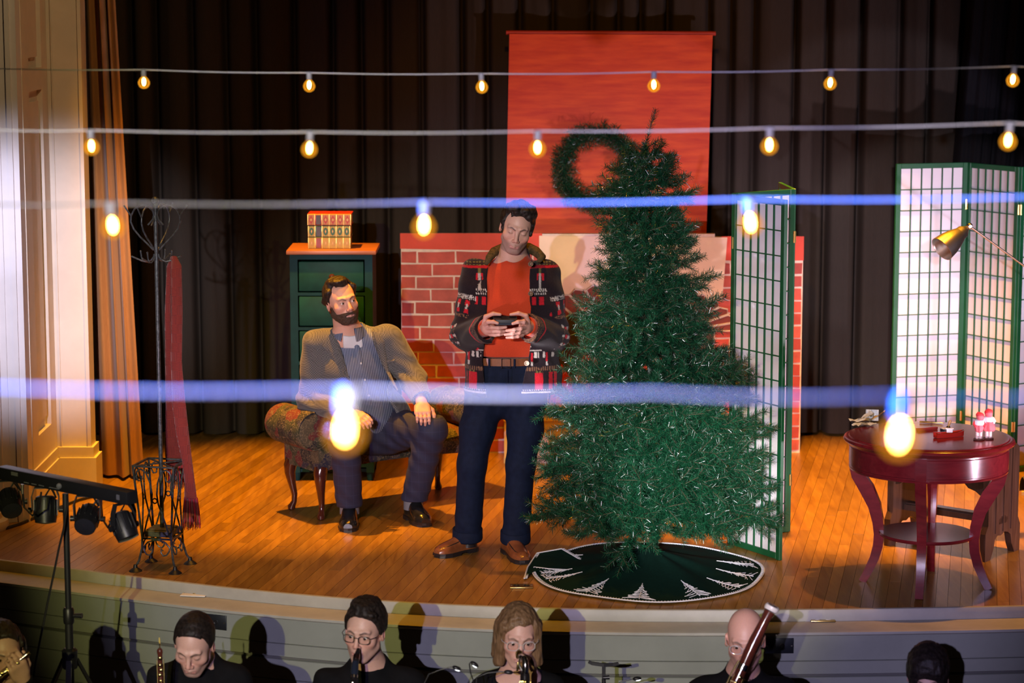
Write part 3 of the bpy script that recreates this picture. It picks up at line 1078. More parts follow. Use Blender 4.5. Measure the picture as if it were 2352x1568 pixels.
# crumpled bank notes at the left of the table
note_m = simple('banknote_grey', (0.42, 0.46, 0.40), 0.7, 0, 0.3, 60, 0.1)
note_y = simple('banknote_ochre', (0.50, 0.36, 0.10), 0.7, 0, 0.3, 60, 0.1)
defs = [(1985, 978, 30, 0.0, 'flat grey banknote lying under the other notes on the table', note_m, 0.012, 0),
        (2004, 972, -20, 0.45, 'ochre banknote curling up in the middle of the crumpled notes', note_y, 0.022, 1),
        (1978, 973, 12, 0.35, 'grey banknote curling up at the edge of the crumpled notes', note_m, 0.02, 2),
        (2003, 966, 80, 0.95, 'grey folded banknote standing upright behind the other notes', note_m, 0.03, 3)]
for (px, py, yaw, tilt, lab, mm, amp, k) in defs:
    c = on_t(px, py)
    root_l = c
    P = []
    Mz = Matrix.Rotation(R(yaw), 3, 'Z')
    for i in range(15):
        row = []
        for j in range(7):
            x, y = (i / 14 - 0.5) * 0.115, (j / 6) * 0.055
            z = 0.004 + k * 0.003 + abs(amp * math.sin(i * 0.7 + k * 2) * 0.35) + 0.004 * math.sin(j + i * 0.5 + k) + 0.004
            if k == 3:
                Mt = Matrix.Rotation(R(78), 3, 'X')
                v = Mt @ Vector((x * 0.55, y, z * 0.6 + 0.004 * math.sin(i)))
                v = Matrix.Rotation(R(-12), 3, 'Z') @ v
            else:
                up = tilt * max(0, (x + 0.02)) ** 1.2 * 2.2
                v = Mz @ Vector((x, y - 0.027, z + up))
            row.append(c + v)
        P.append(row)
    o = link('banknote', MB().grid(P).mesh('banknote', mm, 'all'))
    tag(o, lab, 'banknote', 'crumpled notes on the red table')
    portrait = MB()
    pc = P[7][3]
    pts = [P[5][2], P[9][2], P[9][4], P[5][4]]
    n_ = (P[9][3] - P[5][3]).cross(P[7][5] - P[7][1]).normalized() * (0.0012 if k != 3 else 0.0012)
    if n_.y > 0 and k == 3 or n_.z < 0 and k != 3:
        n_ = -n_
    portrait.grid([[P[i][j] + n_ for j in (2, 3, 4)] for i in range(5, 10)])
    part('portrait_print', portrait, simple('note_ink_%d' % k, (0.16, 0.18, 0.15), 0.7), o)

c0, c1 = on_t(2112, 971), on_t(2168, 974)
pen = thing('ballpoint_pen', 'gold metal pen lying near the back edge of the red table', 'pen', c0)
pd = (c1 - c0)
up = Vector((0, 0, 0.005))
part('barrel', MB().tube([c0 + up, c0 + pd * 0.5 + up, c0 + pd * 0.88 + up, c1 + up], [0.0045, 0.005, 0.0045, 0.001], 12), MAT['brass'], pen, True)
part('clip', MB().bar(c0 + pd * 0.02 + up * 2.1, c0 + pd * 0.4 + up * 2.1, 0.003, 0.001), MAT['brass'], pen)
part('ring', MB().tube([c0 + pd * 0.49 + up, c0 + pd * 0.52 + up], 0.0056, 12), MAT['chrome'], pen, True)

redl = simple('red_lacquer', (0.32, 0.018, 0.012), 0.12, coat=0.6)


def hull(a, b, w, h, z0, name, parent, mat, n=13):
    """boat shaped tray from a (stern) to b (bow)"""
    d = (b - a)
    L = d.length
    d = d.normalized()
    sdir = Vector((-d.y, d.x, 0))
    P = []
    for i in range(n):
        t = i / (n - 1)
        wid = w * (1 - max(0, (t - 0.55) / 0.47) ** 2) ** 0.5 * (0.75 + 0.25 * min(1, t / 0.25))
        wid = max(wid, 0.001)
        sh = h * (1 + 0.25 * (2 * t - 1) ** 2)
        row = []
        for (sx, zz) in ((0.0, 0.15), (0.75, 0.1), (1.0, 0.9), (1.02, 1.0), (0.9, 1.0), (0.8, 0.55), (0, 0.45), (-0.8, 0.55), (-0.9, 1.0), (-1.02, 1.0), (-1.0, 0.9), (-0.75, 0.1), (0.0, 0.15)):
            row.append(a + d * (L * t) + sdir * (wid * sx / 2) + Vector((0, 0, z0 + zz * sh - 0.1 * h)))
        P.append(row)
    mb = MB().grid(P)
    mb._add(P[0][:-1], [tuple(range(12))])
    return part(name, mb, mat, parent, True)


a_, b_ = on_t(2148, 1006), on_t(2212, 1000)
boat = thing('boat_tray', 'glossy red boat shaped tray near the front of the round table', 'tray', a_)
hull(a_, b_, 0.05, 0.024, 0.0, 'hull', boat, redl)
part('gilt_rim', MB().tube([a_ + Vector((0, -0.020, 0.0245)), a_.lerp(b_, 0.5) + Vector((0, -0.026, 0.0225)), a_.lerp(b_, 0.85) + Vector((0, -0.014, 0.0245)), b_ + Vector((0.002, 0, 0.0285))], 0.0015, 6), MAT['brass'], boat, True)
part('white_seat', MB().obox(a_.lerp(b_, 0.5) + Vector((0, 0, 0.030)), (0.030, 0.022, 0.016), None, 0.003).obox(a_.lerp(b_, 0.5) + Vector((0, 0, 0.040)), (0.040, 0.016, 0.006), None, 0.002), simple('white_enamel', (0.75, 0.68, 0.66), 0.3), boat, True)
a_, b_ = on_t(2106, 990), on_t(2153, 986)
boat2 = thing('pen_tray', 'slim dull red tray lying between the pen and the boat tray', 'tray', a_)
hull(a_, b_, 0.028, 0.012, 0.0, 'hull', boat2, simple('dull_red', (0.22, 0.02, 0.015), 0.3))
c = on_t(2172, 990)
tin = thing('ink_pad', 'round black tin with white top beside the boat shaped tray', 'tin', c)
part('tin_base', MB().lathe([(0.025, 0.0), (0.027, 0.002), (0.027, 0.011), (0.024, 0.013)], c, 28), MAT['black_plastic'], tin, True)
part('white_pad', MB().lathe([(0.022, 0.0125), (0.0215, 0.0145)], c, 28), simple('pad_white', (0.70, 0.70, 0.72), 0.5), tin, True)
c = on_t(2178, 984)
stp = thing('hand_stamp', 'small stamp with turned wooden handle standing behind the black tin', 'stamp', c)
part('handle', MB().tube([c + Vector((0, 0, 0.012)), c + Vector((0.003, 0, 0.020)), c + Vector((0.008, 0, 0.034)), c + Vector((0.011, 0, 0.042))], [0.0045, 0.006, 0.0075, 0.004], 12), simple('beech', (0.42, 0.22, 0.07), 0.4), stp, True)
part('foot', MB().lathe([(0.010, 0.0), (0.010, 0.010), (0.005, 0.014)], c, 16), MAT['black_plastic'], stp, True)

# pair of little cloth figures
fr_ = simple('figure_red', (0.62, 0.03, 0.04), 0.7, var=0.12, scale=80)
fpk = simple('figure_pink', (0.66, 0.12, 0.13), 0.7, var=0.12, scale=60)
fwh = simple('figure_white', (0.80, 0.76, 0.76), 0.8, var=0.05, scale=90)
fbr = simple('figure_base', (0.10, 0.03, 0.02), 0.4)
fst = simple('figure_stocking', (0.72, 0.45, 0.38), 0.7)
for k, (px, py, lab) in enumerate(((2248, 1010, 'little red and white cloth figure in breeches on a brown disc'), (2270, 1008, 'little red and white cloth figure in a skirt on a brown disc'))):
    c = on_t(px, py)
    f = thing('cloth_figure', lab, 'figurine', c)
    part('base', MB().lathe([(0.024, 0), (0.026, 0.003), (0.024, 0.007)], c, 20), fbr, f, True)
    h0 = 0.0 if k == 0 else 0.012
    for s_ in (-1, 1):
        q = c + Vector((0.008 * s_, 0, 0))
        lg = part('leg', MB().tube([q + Vector((0, 0, 0.006)), q + Vector((0, 0, 0.02)), q + Vector((0.001 * s_, 0, 0.042))], [0.0062, 0.0075, 0.007], 10), fst, f, True)
        part('lacing', MB().tube([q + Vector((0.0082 * math.cos(t), 0.0082 * math.sin(t), 0.008 + 0.0012 * t)) for t in np.linspace(0, 26, 60)], 0.0011, 5), fwh, lg, True)
    if k == 0:
        prof = [(0.008, 0.036), (0.017, 0.042), (0.022, 0.06), (0.021, 0.072), (0.018, 0.078)]
    else:
        prof = [(0.026, 0.040), (0.033, 0.048), (0.028, 0.068), (0.020, 0.084), (0.017, 0.09)]
    P = []
    for i in range(36):
        a = 2 * PI * i / 36
        P.append([c + Vector((r_ * (1 + 0.08 * math.sin(a * 7)) * math.cos(a), r_ * (1 + 0.08 * math.sin(a * 7)) * math.sin(a), z)) for r_, z in prof])
    part('breeches' if k == 0 else 'skirt', MB().grid(P, True), fpk, f, True)
    part('collar', MB().lathe([(0.014, 0.070 + h0), (0.023, 0.074 + h0), (0.025, 0.082 + h0), (0.023, 0.094 + h0), (0.012, 0.10 + h0)], c, 20), fwh, f, True)
    for s_ in (-1, 1):
        part('arm', MB().tube([c + Vector((0.018 * s_, 0, 0.090 + h0)), c + Vector((0.026 * s_, -0.006, 0.076 + h0)), c + Vector((0.020 * s_, -0.016, 0.066 + h0))], [0.007, 0.007, 0.005], 8), fwh if k else fr_, f, True)
    tl_ = Matrix.Rotation(R(14 if k == 0 else -10), 3, 'Y')
    part('head', MB().ball(c + Vector((0.003 if k == 0 else -0.002, -0.004, 0.110 + h0)), (0.019, 0.019, 0.017), 16, 10, tl_), fpk, f, True)
    part('cap', MB().ball(c + Vector((0.003 if k == 0 else -0.002, 0.0, 0.118 + h0)), (0.0205, 0.0205, 0.015), 16, 10, tl_).ball(c + Vector((-0.006, 0, 0.131 + h0)), 0.005, 8, 6), fr_, f, True)

# ================================================================== DARK OAK BENCH BEHIND THE TABLE
oakd = wood('dark_oak', (0.030, 0.014, 0.008), (0.065, 0.032, 0.018), 1, 0.35, (16, 16, 1.2), coat=0.15)
e0 = gp(2262, 1291)
e0b = gp(2322, 1262)
l0 = gp(2030, 1252)
ob = thing('oak_bench', 'dark carved oak bench with plank ends half hidden behind the round table', 'bench', (e0.x, e0.y, 0))
ed_ = (e0b - e0).normalized()              # across the end plank, going back
ln = Vector((ed_.y * -1, ed_.x, 0)).normalized()
ln = (l0 - e0)
ln.z = 0
Lb = ln.length
ln.normalize()
ed2 = Vector((-ln.y, ln.x, 0))
if ed2.y < 0:
    ed2 = -ed2
EW = 0.36


def end_board(o, th):
    pts = [(0.0, 0.0), (0.055, 0.0), (0.085, 0.05), (0.10, 0.10), (0.125, 0.115), (0.16, 0.11), (0.20, 0.125), (0.235, 0.115), (0.26, 0.10), (0.275, 0.05), (0.305, 0.0), (0.36, 0.0), (0.36, 0.14), (0.335, 0.18), (0.335, 0.50), (0.33, 0.545), (0.30, 0.565), (0.265, 0.55), (0.24, 0.575), (0.18, 0.59), (0.12, 0.575), (0.095, 0.55), (0.06, 0.565), (0.03, 0.545), (0.025, 0.50), (0.025, 0.18), (0.0, 0.14)]
    poly = [o + ed2 * x + Vector((0, 0, z)) for x, z in pts]
    return MB().prism(poly, ln * th)


eA = part('end_board', end_board(Vector((e0.x, e0.y, 0)), 0.035), oakd, ob)
for k in range(3):
    x = 0.10 + 0.08 * k
    part('groove_bead', MB().bar(Vector((e0.x, e0.y, 0)) + ed2 * x - ln * 0.002 + Vector((0, 0, 0.13)), Vector((e0.x, e0.y, 0)) + ed2 * x - ln * 0.002 + Vector((0, 0, 0.55)), 0.008, 0.006, -ln), oakd, eA)
part('end_board', end_board(Vector((e0.x, e0.y, 0)) + ln * (Lb - 0.035), 0.035), oakd, ob)
s_ = Vector((e0.x, e0.y, 0)) + ed2 * 0.18
part('seat', MB().bar(s_ + ln * 0.02 + Vector((0, 0, 0.44)), s_ + ln * (Lb - 0.02) + Vector((0, 0, 0.44)), 0.30, 0.028), oakd, ob)
part('stretcher', MB().bar(s_ + ln * 0.0 + Vector((0, 0, 0.185)), s_ + ln * Lb + Vector((0, 0, 0.185)), 0.09, 0.03).bar(s_ + ln * 0.0 + Vector((0, 0, 0.203)), s_ + ln * Lb + Vector((0, 0, 0.203)), 0.05, 0.008), oakd, ob)
for sg, o_ in ((1, 0.03), (-1, Lb - 0.03)):
    q = Vector((e0.x, e0.y, 0)) + ed2 * 0.045 + ln * o_
    pts = [(0, 0.428), (0.20, 0.428), (0.20, 0.405), (0.17, 0.385), (0.12, 0.375), (0.10, 0.355), (0.06, 0.345), (0.03, 0.325), (0, 0.32)]
    part('seat_bracket', MB().prism([q + ln * (sg * x) + Vector((0, 0, z)) for x, z in pts], ed2 * 0.022), oakd, ob)

# ================================================================== READING LAMP ON ITS STAND
lp0, lp1 = at(2227, 519, 12.6), at(2352, 610, 12.75)
ld = (lp1 - lp0)
lp2 = lp0 + ld * 2.1
lamp = thing('floor_lamp', 'shiny metal reading lamp with cone shade on a slanting arm before the screen', 'lamp', (lp2.x, lp2.y, 0))
part('arm', MB().tube([lp0, lp0 + ld * 0.5, lp2], 0.0055, 12), MAT['nickel'], lamp, True)
part('pole', MB().tube([(lp2.x, lp2.y, 0.02), (lp2.x, lp2.y, lp2.z + 0.05)], 0.011, 14), MAT['nickel'], lamp, True)
part('base', MB().lathe([(0.13, 0.0), (0.135, 0.01), (0.12, 0.022), (0.02, 0.03)], (lp2.x, lp2.y, 0), 36), MAT['nickel'], lamp, True)
part('joint', MB().ball(lp0, 0.017, 16, 10).tube([lp0 + Vector((0, -0.02, 0)), lp0 + Vector((0, 0.02, 0))], 0.008, 12), MAT['chrome'], lamp, True)
sh0 = lp0
sh1 = at(2163, 572, 12.52)
sd = (sh1 - sh0)
sl = sd.length
Msh = sd.to_track_quat('Z', 'Y').to_matrix()
k_ = sl / 0.19
prof = [(0.009, 0.012), (0.014, 0.020), (0.024, 0.035), (0.031, 0.045), (0.033, 0.066), (0.034, 0.068), (0.036, 0.072), (0.048, 0.105), (0.058, 0.145), (0.063, 0.19), (0.0615, 0.19), (0.056, 0.145), (0.046, 0.105), (0.030, 0.07), (0.01, 0.05)]
part('lamp_shade', MB().lathe([(a * k_, b * k_) for a, b in prof], sh0, 40, M=Msh, cap=False), MAT['nickel'], lamp, True)
part('lamp_bulb', MB().ball(sh0 + sd * 0.6, 0.022 * k_, 14, 10), simple('bulb_off', (0.7, 0.68, 0.62), 0.2), lamp, True)

# ---- someone's shoe just inside the picture at the right
sp0 = gp(2346, 1138)
shoe = thing('shoe', 'single dark shoe with pale sole on the floor beside the green screen', 'shoe', sp0)
so = [(0.0, 0.0), (0.035, -0.015), (0.10, -0.02), (0.19, -0.042), (0.245, -0.035), (0.272, 0.0), (0.255, 0.035), (0.19, 0.045), (0.10, 0.035), (0.03, 0.03)]
Msd = Matrix.Rotation(R(25), 3, 'Z')
part('sole', MB().prism([sp0 + Msd @ Vector((x, y, 0)) for x, y in so], (0, 0, 0.022)), simple('pale_sole', (0.55, 0.48, 0.38), 0.6), shoe)
P = []
for i in range(13):
    t = i / 12
    x = 0.004 + t * 0.262
    hh = 0.085 * (1 - t) ** 0.7 + 0.035 * math.sin(min(1, t * 1.02) * PI) ** 0.6 * 0.9
    hh = max(hh, 0.012)
    ww = 0.033 + 0.012 * math.sin(t * PI * 0.9) - 0.02 * max(0, t - 0.85) / 0.15
    P.append([sp0 + Msd @ Vector((x, ww * math.cos(a) * (1 if i else 0.8), 0.022 + hh * max(0.0, math.sin(a)) ** 0.8)) for a in np.linspace(0, PI, 11)])
part('upper', MB().grid(P), simple('dark_suede', (0.035, 0.035, 0.040), 0.8), shoe, True)

# ================================================================== COAT STAND WITH UMBRELLA BASKET
iron = simple('antiqued_iron', (0.07, 0.08, 0.09), 0.35, 0.4, 0.6, 60, 0.15)
irond = simple('black_iron', (0.014, 0.014, 0.016), 0.45, 0.3)
fA, fB, fC, fD = gp(308, 1311), gp(404, 1319), gp(441, 1295), gp(345, 1286)
cc = (fA + fB + fC + fD) / 4
ya = R(-13)
cu = Vector((math.cos(ya), math.sin(ya), 0))
cv = Vector((-math.sin(ya), math.cos(ya), 0))
zT = at(345, 1072, cc.y - 0.1).z
zS = at(355, 1238, cc.y - 0.08).z
rack = thing('coat_stand', 'wrought iron coat stand with scrolled hooks and an umbrella basket', 'coat stand', (cc.x, cc.y, 0))
pc = Vector((cc.x, cc.y, 0))


def cr(a, b, z):
    return pc + cu * a + cv * b + Vector((0, 0, z))


hT, hS, hF = 0.106, 0.076, 0.104
zTop = at(370, 462, cc.y).z
part('pole', MB().tube([cr(0, 0, zS), cr(0, 0, zS + 0.5), cr(0, 0, zTop)], [0.0105, 0.0105, 0.009], 14), iron, rack, True)
part('finial', MB().ball(cr(0, 0, zTop + 0.005), 0.0185, 16, 10).lathe([(0.011, zTop - 0.035), (0.013, zTop - 0.028), (0.010, zTop - 0.01)], (cc.x, cc.y, 0), 14), iron, rack, True)
sgn = [(-1, -1), (1, -1), (1, 1), (-1, 1)]
for (a, b) in sgn:
    lg = part('leg', MB().tube([cr(a * hT, b * hT, zT), cr(a * (hT + hS) / 2, b * (hT + hS) / 2, (zT + zS) / 2), cr(a * hS, b * hS, zS), cr(a * (hS + 0.002), b * (hS + 0.002), zS - 0.05), cr(a * (hS + 0.014), b * (hS + 0.014), zS - 0.11), cr(a * hF, b * hF, 0.022)], 0.0056, 8), iron, rack, True)
    part('foot_pad', MB().lathe([(0.034, 0.0), (0.030, 0.005), (0.012, 0.018), (0.009, 0.034)], cr(a * hF, b * hF, 0), 14), irond, lg, True)
for h_, z in ((hT, zT), (hS, zS)):
    for k in range(4):
        p, q = sgn[k], sgn[(k + 1) % 4]
        part('rail', MB().bar(cr(p[0] * h_, p[1] * h_, z), cr(q[0] * h_, q[1] * h_, z), 0.011, 0.008), iron, rack)
for k in (0, 1):
    part('cross_bar', MB().bar(cr(-hT, (2 * k - 1) * -hT, zT), cr(hT, (2 * k - 1) * hT, zT), 0.008, 0.006), iron, rack)
part('cross_bar', MB().bar(cr(-hS, 0, zS), cr(hS, 0, zS), 0.012, 0.006).bar(cr(0, -hS, zS), cr(0, hS, zS), 0.012, 0.006), iron, rack)


def spiral(c, r0, a0, a1, n, ux, uz, shrink=0.45):
    return [c + ux * (r0 * (1 - shrink * i / n) * math.cos(a0 + (a1 - a0) * i / n)) + uz * (r0 * (1 - shrink * i / n) * math.sin(a0 + (a1 - a0) * i / n)) for i in range(n + 1)]


UZ = Vector((0, 0, 1))
for k in range(4):
    p, q = Vector(sgn[k]), Vector(sgn[(k + 1) % 4])
    mid, hd = (p + q) / 2, (q - p) / 2

    def fpt(s, z):                                   # on the sloping side frame, s in -1..1
        hh = hS + (hT - hS) * (z - zS) / (zT - zS) if z > zS else hS + (hF - hS) * ((zS - z) / zS) ** 1.6
        return cr((mid.x + hd.x * s) * hh, (mid.y + hd.y * s) * hh, z)
    H = zT - zS
    for s_ in (-1, 1):
        pts = [fpt(s_ * 0.92, zS + 0.02 * H), fpt(s_ * 0.55, zS + 0.25 * H), fpt(s_ * 0.20, zS + 0.48 * H), fpt(s_ * 0.13, zS + 0.62 * H), fpt(s_ * 0.20, zS + 0.78 * H), fpt(s_ * 0.38, zS + 0.92 * H), fpt(s_ * 0.62, zS + 0.965 * H), fpt(s_ * 0.82, zS + 0.93 * H), fpt(s_ * 0.90, zS + 0.86 * H), fpt(s_ * 0.80, zS + 0.80 * H), fpt(s_ * 0.64, zS + 0.81 * H), fpt(s_ * 0.60, zS + 0.87 * H)]
        part('scroll', MB().tube(pts, 0.0042, 8), iron, rack, True)
    rc = fpt(0, zS + 0.53 * H)
    ux = (fpt(0.5, zS + 0.5 * H) - fpt(-0.5, zS + 0.5 * H)).normalized()
    part('ring', MB().tube([rc + ux * (0.012 * math.cos(a)) + UZ * (0.012 * math.sin(a)) for a in np.linspace(0, 2 * PI, 16, endpoint=False)], 0.0034, 6, closed=True), iron, rack, True)
    pts = []
    for s_, z in ((-0.42, -0.058), (-0.30, -0.048), (-0.28, -0.066), (-0.42, -0.082), (-0.62, -0.078), (-0.80, -0.06), (-0.86, -0.042), (-0.6, -0.018), (-0.25, -0.008), (0, -0.006), (0.25, -0.008), (0.6, -0.018), (0.86, -0.042), (0.80, -0.06), (0.62, -0.078), (0.42, -0.082), (0.28, -0.066), (0.30, -0.048), (0.42, -0.058)):
        pts.append(fpt(s_ * 1.0, zS + z))
    part('scroll', MB().tube(pts, 0.0040, 8), iron, rack, True)
part('drip_tray', MB().obox(cr(0, 0, zS + 0.022), (0.135, 0.135, 0.032), Matrix((cu, cv, UZ)).transposed(), 0.004, 1).obox(cr(0, 0, zS + 0.040), (0.12, 0.12, 0.006), Matrix((cu, cv, UZ)).transposed(), 0.002, 1), simple('stone_block', (0.10, 0.10, 0.115), 0.6, var=0.4, scale=40), rack)
# hooks: (radius px, y px) read off one arm, 2.13 mm to the pixel
kx = 2.14e-3 / 7.84
top = [(640, 1050), (520, 920), (400, 800), (300, 670), (250, 540), (258, 430), (320, 310), (410, 250), (490, 238), (570, 270), (640, 340), (662, 420), (640, 500), (550, 600)]
low = [(655, 1120), (640, 1180), (600, 1225), (530, 1260), (440, 1245), (350, 1205), (260, 1165)]


def hp(q, an):
    r_ = (690 - q[0]) * kx
    z = at(368, 440 + q[1] / 7.84, cc.y).z
    return pc + Vector((math.cos(an) * r_, math.sin(an) * r_, z))


for an in (R(4), R(184), R(64), R(244)):
    hk = part('coat_hook', MB().tube([hp(q, an) for q in top], 0.0042, 8), iron, rack, True)
    part('prong', MB().tube([hp((258, 430), an), hp((200, 350), an), hp((140, 255), an)], 0.0038, 8).ball(hp((140, 255), an), 0.005, 8, 6), iron, hk, True)
    hk = part('coat_hook', MB().tube([hp(q, an) for q in low], 0.0042, 8).ball(hp(low[-1], an), 0.0052, 8, 6), iron, rack, True)
    part('prong', MB().tube([hp((450, 1245), an), hp((425, 1170), an), hp((412, 1070), an)], 0.0036, 8).ball(hp((412, 1070), an), 0.005, 8, 6), iron, hk, True)

# ---- scarf
m, nt, b = _nt('red_knit')
tc = N(nt, 'ShaderNodeTexCoord')
w1 = N(nt, 'ShaderNodeTexWave', i_Scale=55.0, i_Distortion=0.6)
w1.bands_direction = 'Z'
w2 = N(nt, 'ShaderNodeTexWave', i_Scale=60.0, i_Distortion=0.6)
w2.bands_direction = 'X'
ck = N(nt, 'ShaderNodeTexChecker', i_Scale=22.0)
for w in (w1, w2, ck):
    nt.links.new(tc.outputs['Object'], w.inputs['Vector'])
mx = N(nt, 'ShaderNodeMixRGB')
nt.links.new(ck.outputs['Fac'], mx.inputs[0])
nt.links.new(w1.outputs['Fac'], mx.inputs[1])
nt.links.new(w2.outputs['Fac'], mx.inputs[2])
rp = N(nt, 'ShaderNodeValToRGB')
rp.color_ramp.elements[0].color = (0.075, 0.005, 0.005, 1)
rp.color_ramp.elements[1].color = (0.24, 0.019, 0.013, 1)
nt.links.new(mx.outputs[0], rp.inputs[0])
nt.links.new(rp.outputs[0], b.inputs['Base Color'])
b.inputs['Roughness'].default_value = 0.85
b.inputs['Sheen Weight'].default_value = 0.2
bp = N(nt, 'ShaderNodeBump', i_Strength=0.5, i_Distance=0.004)
nt.links.new(mx.outputs[0], bp.inputs['Height'])
nt.links.new(bp.outputs[0], b.inputs['Normal'])
knit = m
fringe_m = [simple('fringe_red', (0.50, 0.03, 0.045), 0.8), simple('fringe_brown', (0.20, 0.07, 0.05), 0.8), simple('fringe_dark', (0.28, 0.02, 0.03), 0.8)]
scarf = thing('scarf', 'long red knitted scarf with tassels hanging from the coat stand', 'scarf', at(402, 592, cc.y))


def ribbon(path, name):
    """path rows: (px, py, Y, half width m, thickness)"""
    P = []
    pts = []
    for i in range(len(path) - 1):
        for t in np.linspace(0, 1, 5, endpoint=False):
            pts.append([path[i][k] + (path[i + 1][k] - path[i][k]) * t for k in range(5)])
    pts.append(list(path[-1]))
    for (px, py, Y, hw, th) in pts:
        c = at(px, py, Y)
        row = []
        for a in np.linspace(0, 2 * PI, 17):
            row.append(c + Vector((hw * math.cos(a), th * math.sin(a) + 0.25 * hw * math.sin(a * 0 + py * 0.02) * math.cos(a), 0)))
        P.append(row)
    return part(name, MB().grid(P), knit, scarf, True)


yS = cc.y
front = ribbon([(400, 588, yS - 0.005, 0.012, 0.010), (405, 610, yS - 0.03, 0.026, 0.012), (407, 720, yS - 0.04, 0.026, 0.013), (405, 830, yS - 0.05, 0.028, 0.013), (411, 930, yS - 0.06, 0.034, 0.013), (420, 1000, yS - 0.08, 0.030, 0.013), (430, 1060, yS - 0.10, 0.024, 0.014), (436, 1110, yS - 0.12, 0.026, 0.014), (438, 1145, yS - 0.12, 0.032, 0.012)], 'front_end')
back = ribbon([(398, 588, yS + 0.0, 0.012, 0.010), (389, 612, yS + 0.03, 0.014, 0.012), (386, 720, yS + 0.05, 0.016, 0.012), (389, 850, yS + 0.09, 0.022, 0.012), (396, 950, yS + 0.12, 0.034, 0.012), (402, 1040, yS + 0.14, 0.048, 0.011), (406, 1068, yS + 0.14, 0.052, 0.010)], 'back_end')


def fringe(parent, px, py, Y, hw, py1, spread, n):
    mb = [MB(), MB(), MB()]
    for i in range(n):
        s = random.uniform(-1, 1)
        a = at(px, py, Y) + Vector((s * hw, random.uniform(-0.01, 0.01), 0))
        e = at(px + 2, py1 + random.uniform(-14, 6), Y) + Vector((s * hw * spread + random.uniform(-0.006, 0.006), random.uniform(-0.015, 0.015), 0))
        m_ = a.lerp(e, 0.5) + Vector((random.uniform(-0.005, 0.005), random.uniform(-0.006, 0.006), 0))
        random.choice(mb).tube([a, m_, e], [0.0022, 0.0024, 0.0016], 5)
    for q, mm in zip(mb, fringe_m):
        fo = part('tassel_fringe', q, mm, parent)
        fo['kind'] = 'stuff'


fringe(front, 438, 1143, yS - 0.12, 0.032, 1212, 1.35, 95)
fringe(back, 406, 1066, yS + 0.14, 0.050, 1118, 1.05, 60)

# ================================================================== CHRISTMAS TREE
pvc = []
for k, c in enumerate(((0.0048, 0.046, 0.019), (0.008, 0.070, 0.029), (0.0035, 0.031, 0.014))):
    mm = simple('pvc_needles_%d' % k, c, 0.30, spec=0.55)
    pvc.append(mm)
stem_m = simple('wire_stem', (0.06, 0.045, 0.025), 0.6)


def needles_mesh(name, twigs, dens, nl, seed, thick=0.0016):
    """twigs: list of (a, b) lines; flat needles all round them, one mesh with two greens"""
    rr = np.random.default_rng(seed)
    V, F, MI = [], [], []
    mb = MB()
    for (a, b) in twigs:
        a, b = np.array(a), np.array(b)
        L = np.linalg.norm(b - a)
        d = (b - a) / L
        ref = np.array([0, 0, 1.0]) if abs(d[2]) < 0.9 else np.array([1.0, 0, 0])
        u = np.cross(d, ref)
        u /= np.linalg.norm(u)
        w = np.cross(d, u)
        n = max(4, int(L * dens))
        t = (np.arange(n) + rr.random(n)) / n
        an = np.arange(n) * 2.4 + rr.random(n) * 0.8
        rad = np.cos(an)[:, None] * u + np.sin(an)[:, None] * w
        base = a + d * (t * L)[:, None]
        ang = np.radians(rr.uniform(38, 68, n))
        dirn = d * np.cos(ang)[:, None] + rad * np.sin(ang)[:, None]
        ln_ = nl * rr.uniform(0.75, 1.1, n)
        tip = base + dirn * ln_[:, None]
        side = np.cross(dirn, rr.normal(size=(n, 3)))
        side /= np.linalg.norm(side, axis=1)[:, None]
        b0 = len(V)
        hw = thick * 0.5
        quad = np.stack([base - side * hw, base + side * hw, tip + side * hw * 0.6, tip - side * hw * 0.6], 1).reshape(-1, 3)
        V.extend(quad.tolist())
        for i in range(n):
            F.append((b0 + 4 * i, b0 + 4 * i + 1, b0 + 4 * i + 2, b0 + 4 * i + 3))
            MI.append(1 if rr.random() < 0.45 else (2 if rr.random() < 0.4 else 0))
        mb.tube([a, b], [0.0022, 0.0014], 5)
    b0 = len(V)
    V.extend(mb.v)
    for f in mb.f:
        F.append(tuple(i + b0 for i in f))
        MI.append(3)
    me = bpy.data.meshes.new(name)
    me.from_pydata(V, [], F)
    for mm in pvc:
        me.materials.append(mm)
    me.materials.append(stem_m)
    me.polygons.foreach_set('material_index', MI)
    return me


def bough(L, seed, droop=0.0):
    """a bough along +x: bare wire near the trunk, side twigs with needles towards the tip"""
    rr = random.Random(seed)
    tw = []
    q0 = np.array([0.0, 0, 0])
    q1 = np.array([L * 0.5, 0, 0.02 * L])
    q2 = np.array([L, 0, -0.02 * L])
    tw.append((q0 + (q1 - q0) * 0.12, q1))
    tw.append((q1, q2))
    nside = max(4, int(L / 0.048))
    for k in range(nside):
        t = 0.20 + 0.74 * k / max(1, nside - 1)
        p = q0 + (q2 - q0) * t
        sgn_ = 1 if k % 2 else -1
        an = R(rr.uniform(32, 58)) * sgn_
        l = (0.085 + 0.10 * (1 - t)) * rr.uniform(0.8, 1.2) * (0.7 + 0.5 * min(1, L / 0.5))
        el = rr.uniform(-0.35, 0.45)
        e = p + np.array([math.cos(an) * l, math.sin(an) * l, el * l])
        tw.append((p, e))
        if rr.random() < 0.92:
            an2 = an * rr.uniform(-0.6, 0.5)
            e2 = p + np.array([math.cos(an2) * l * 0.9, math.sin(an2) * l * 0.9, rr.uniform(-0.7, 0.7) * l])
            tw.append((p, e2))
    return tw


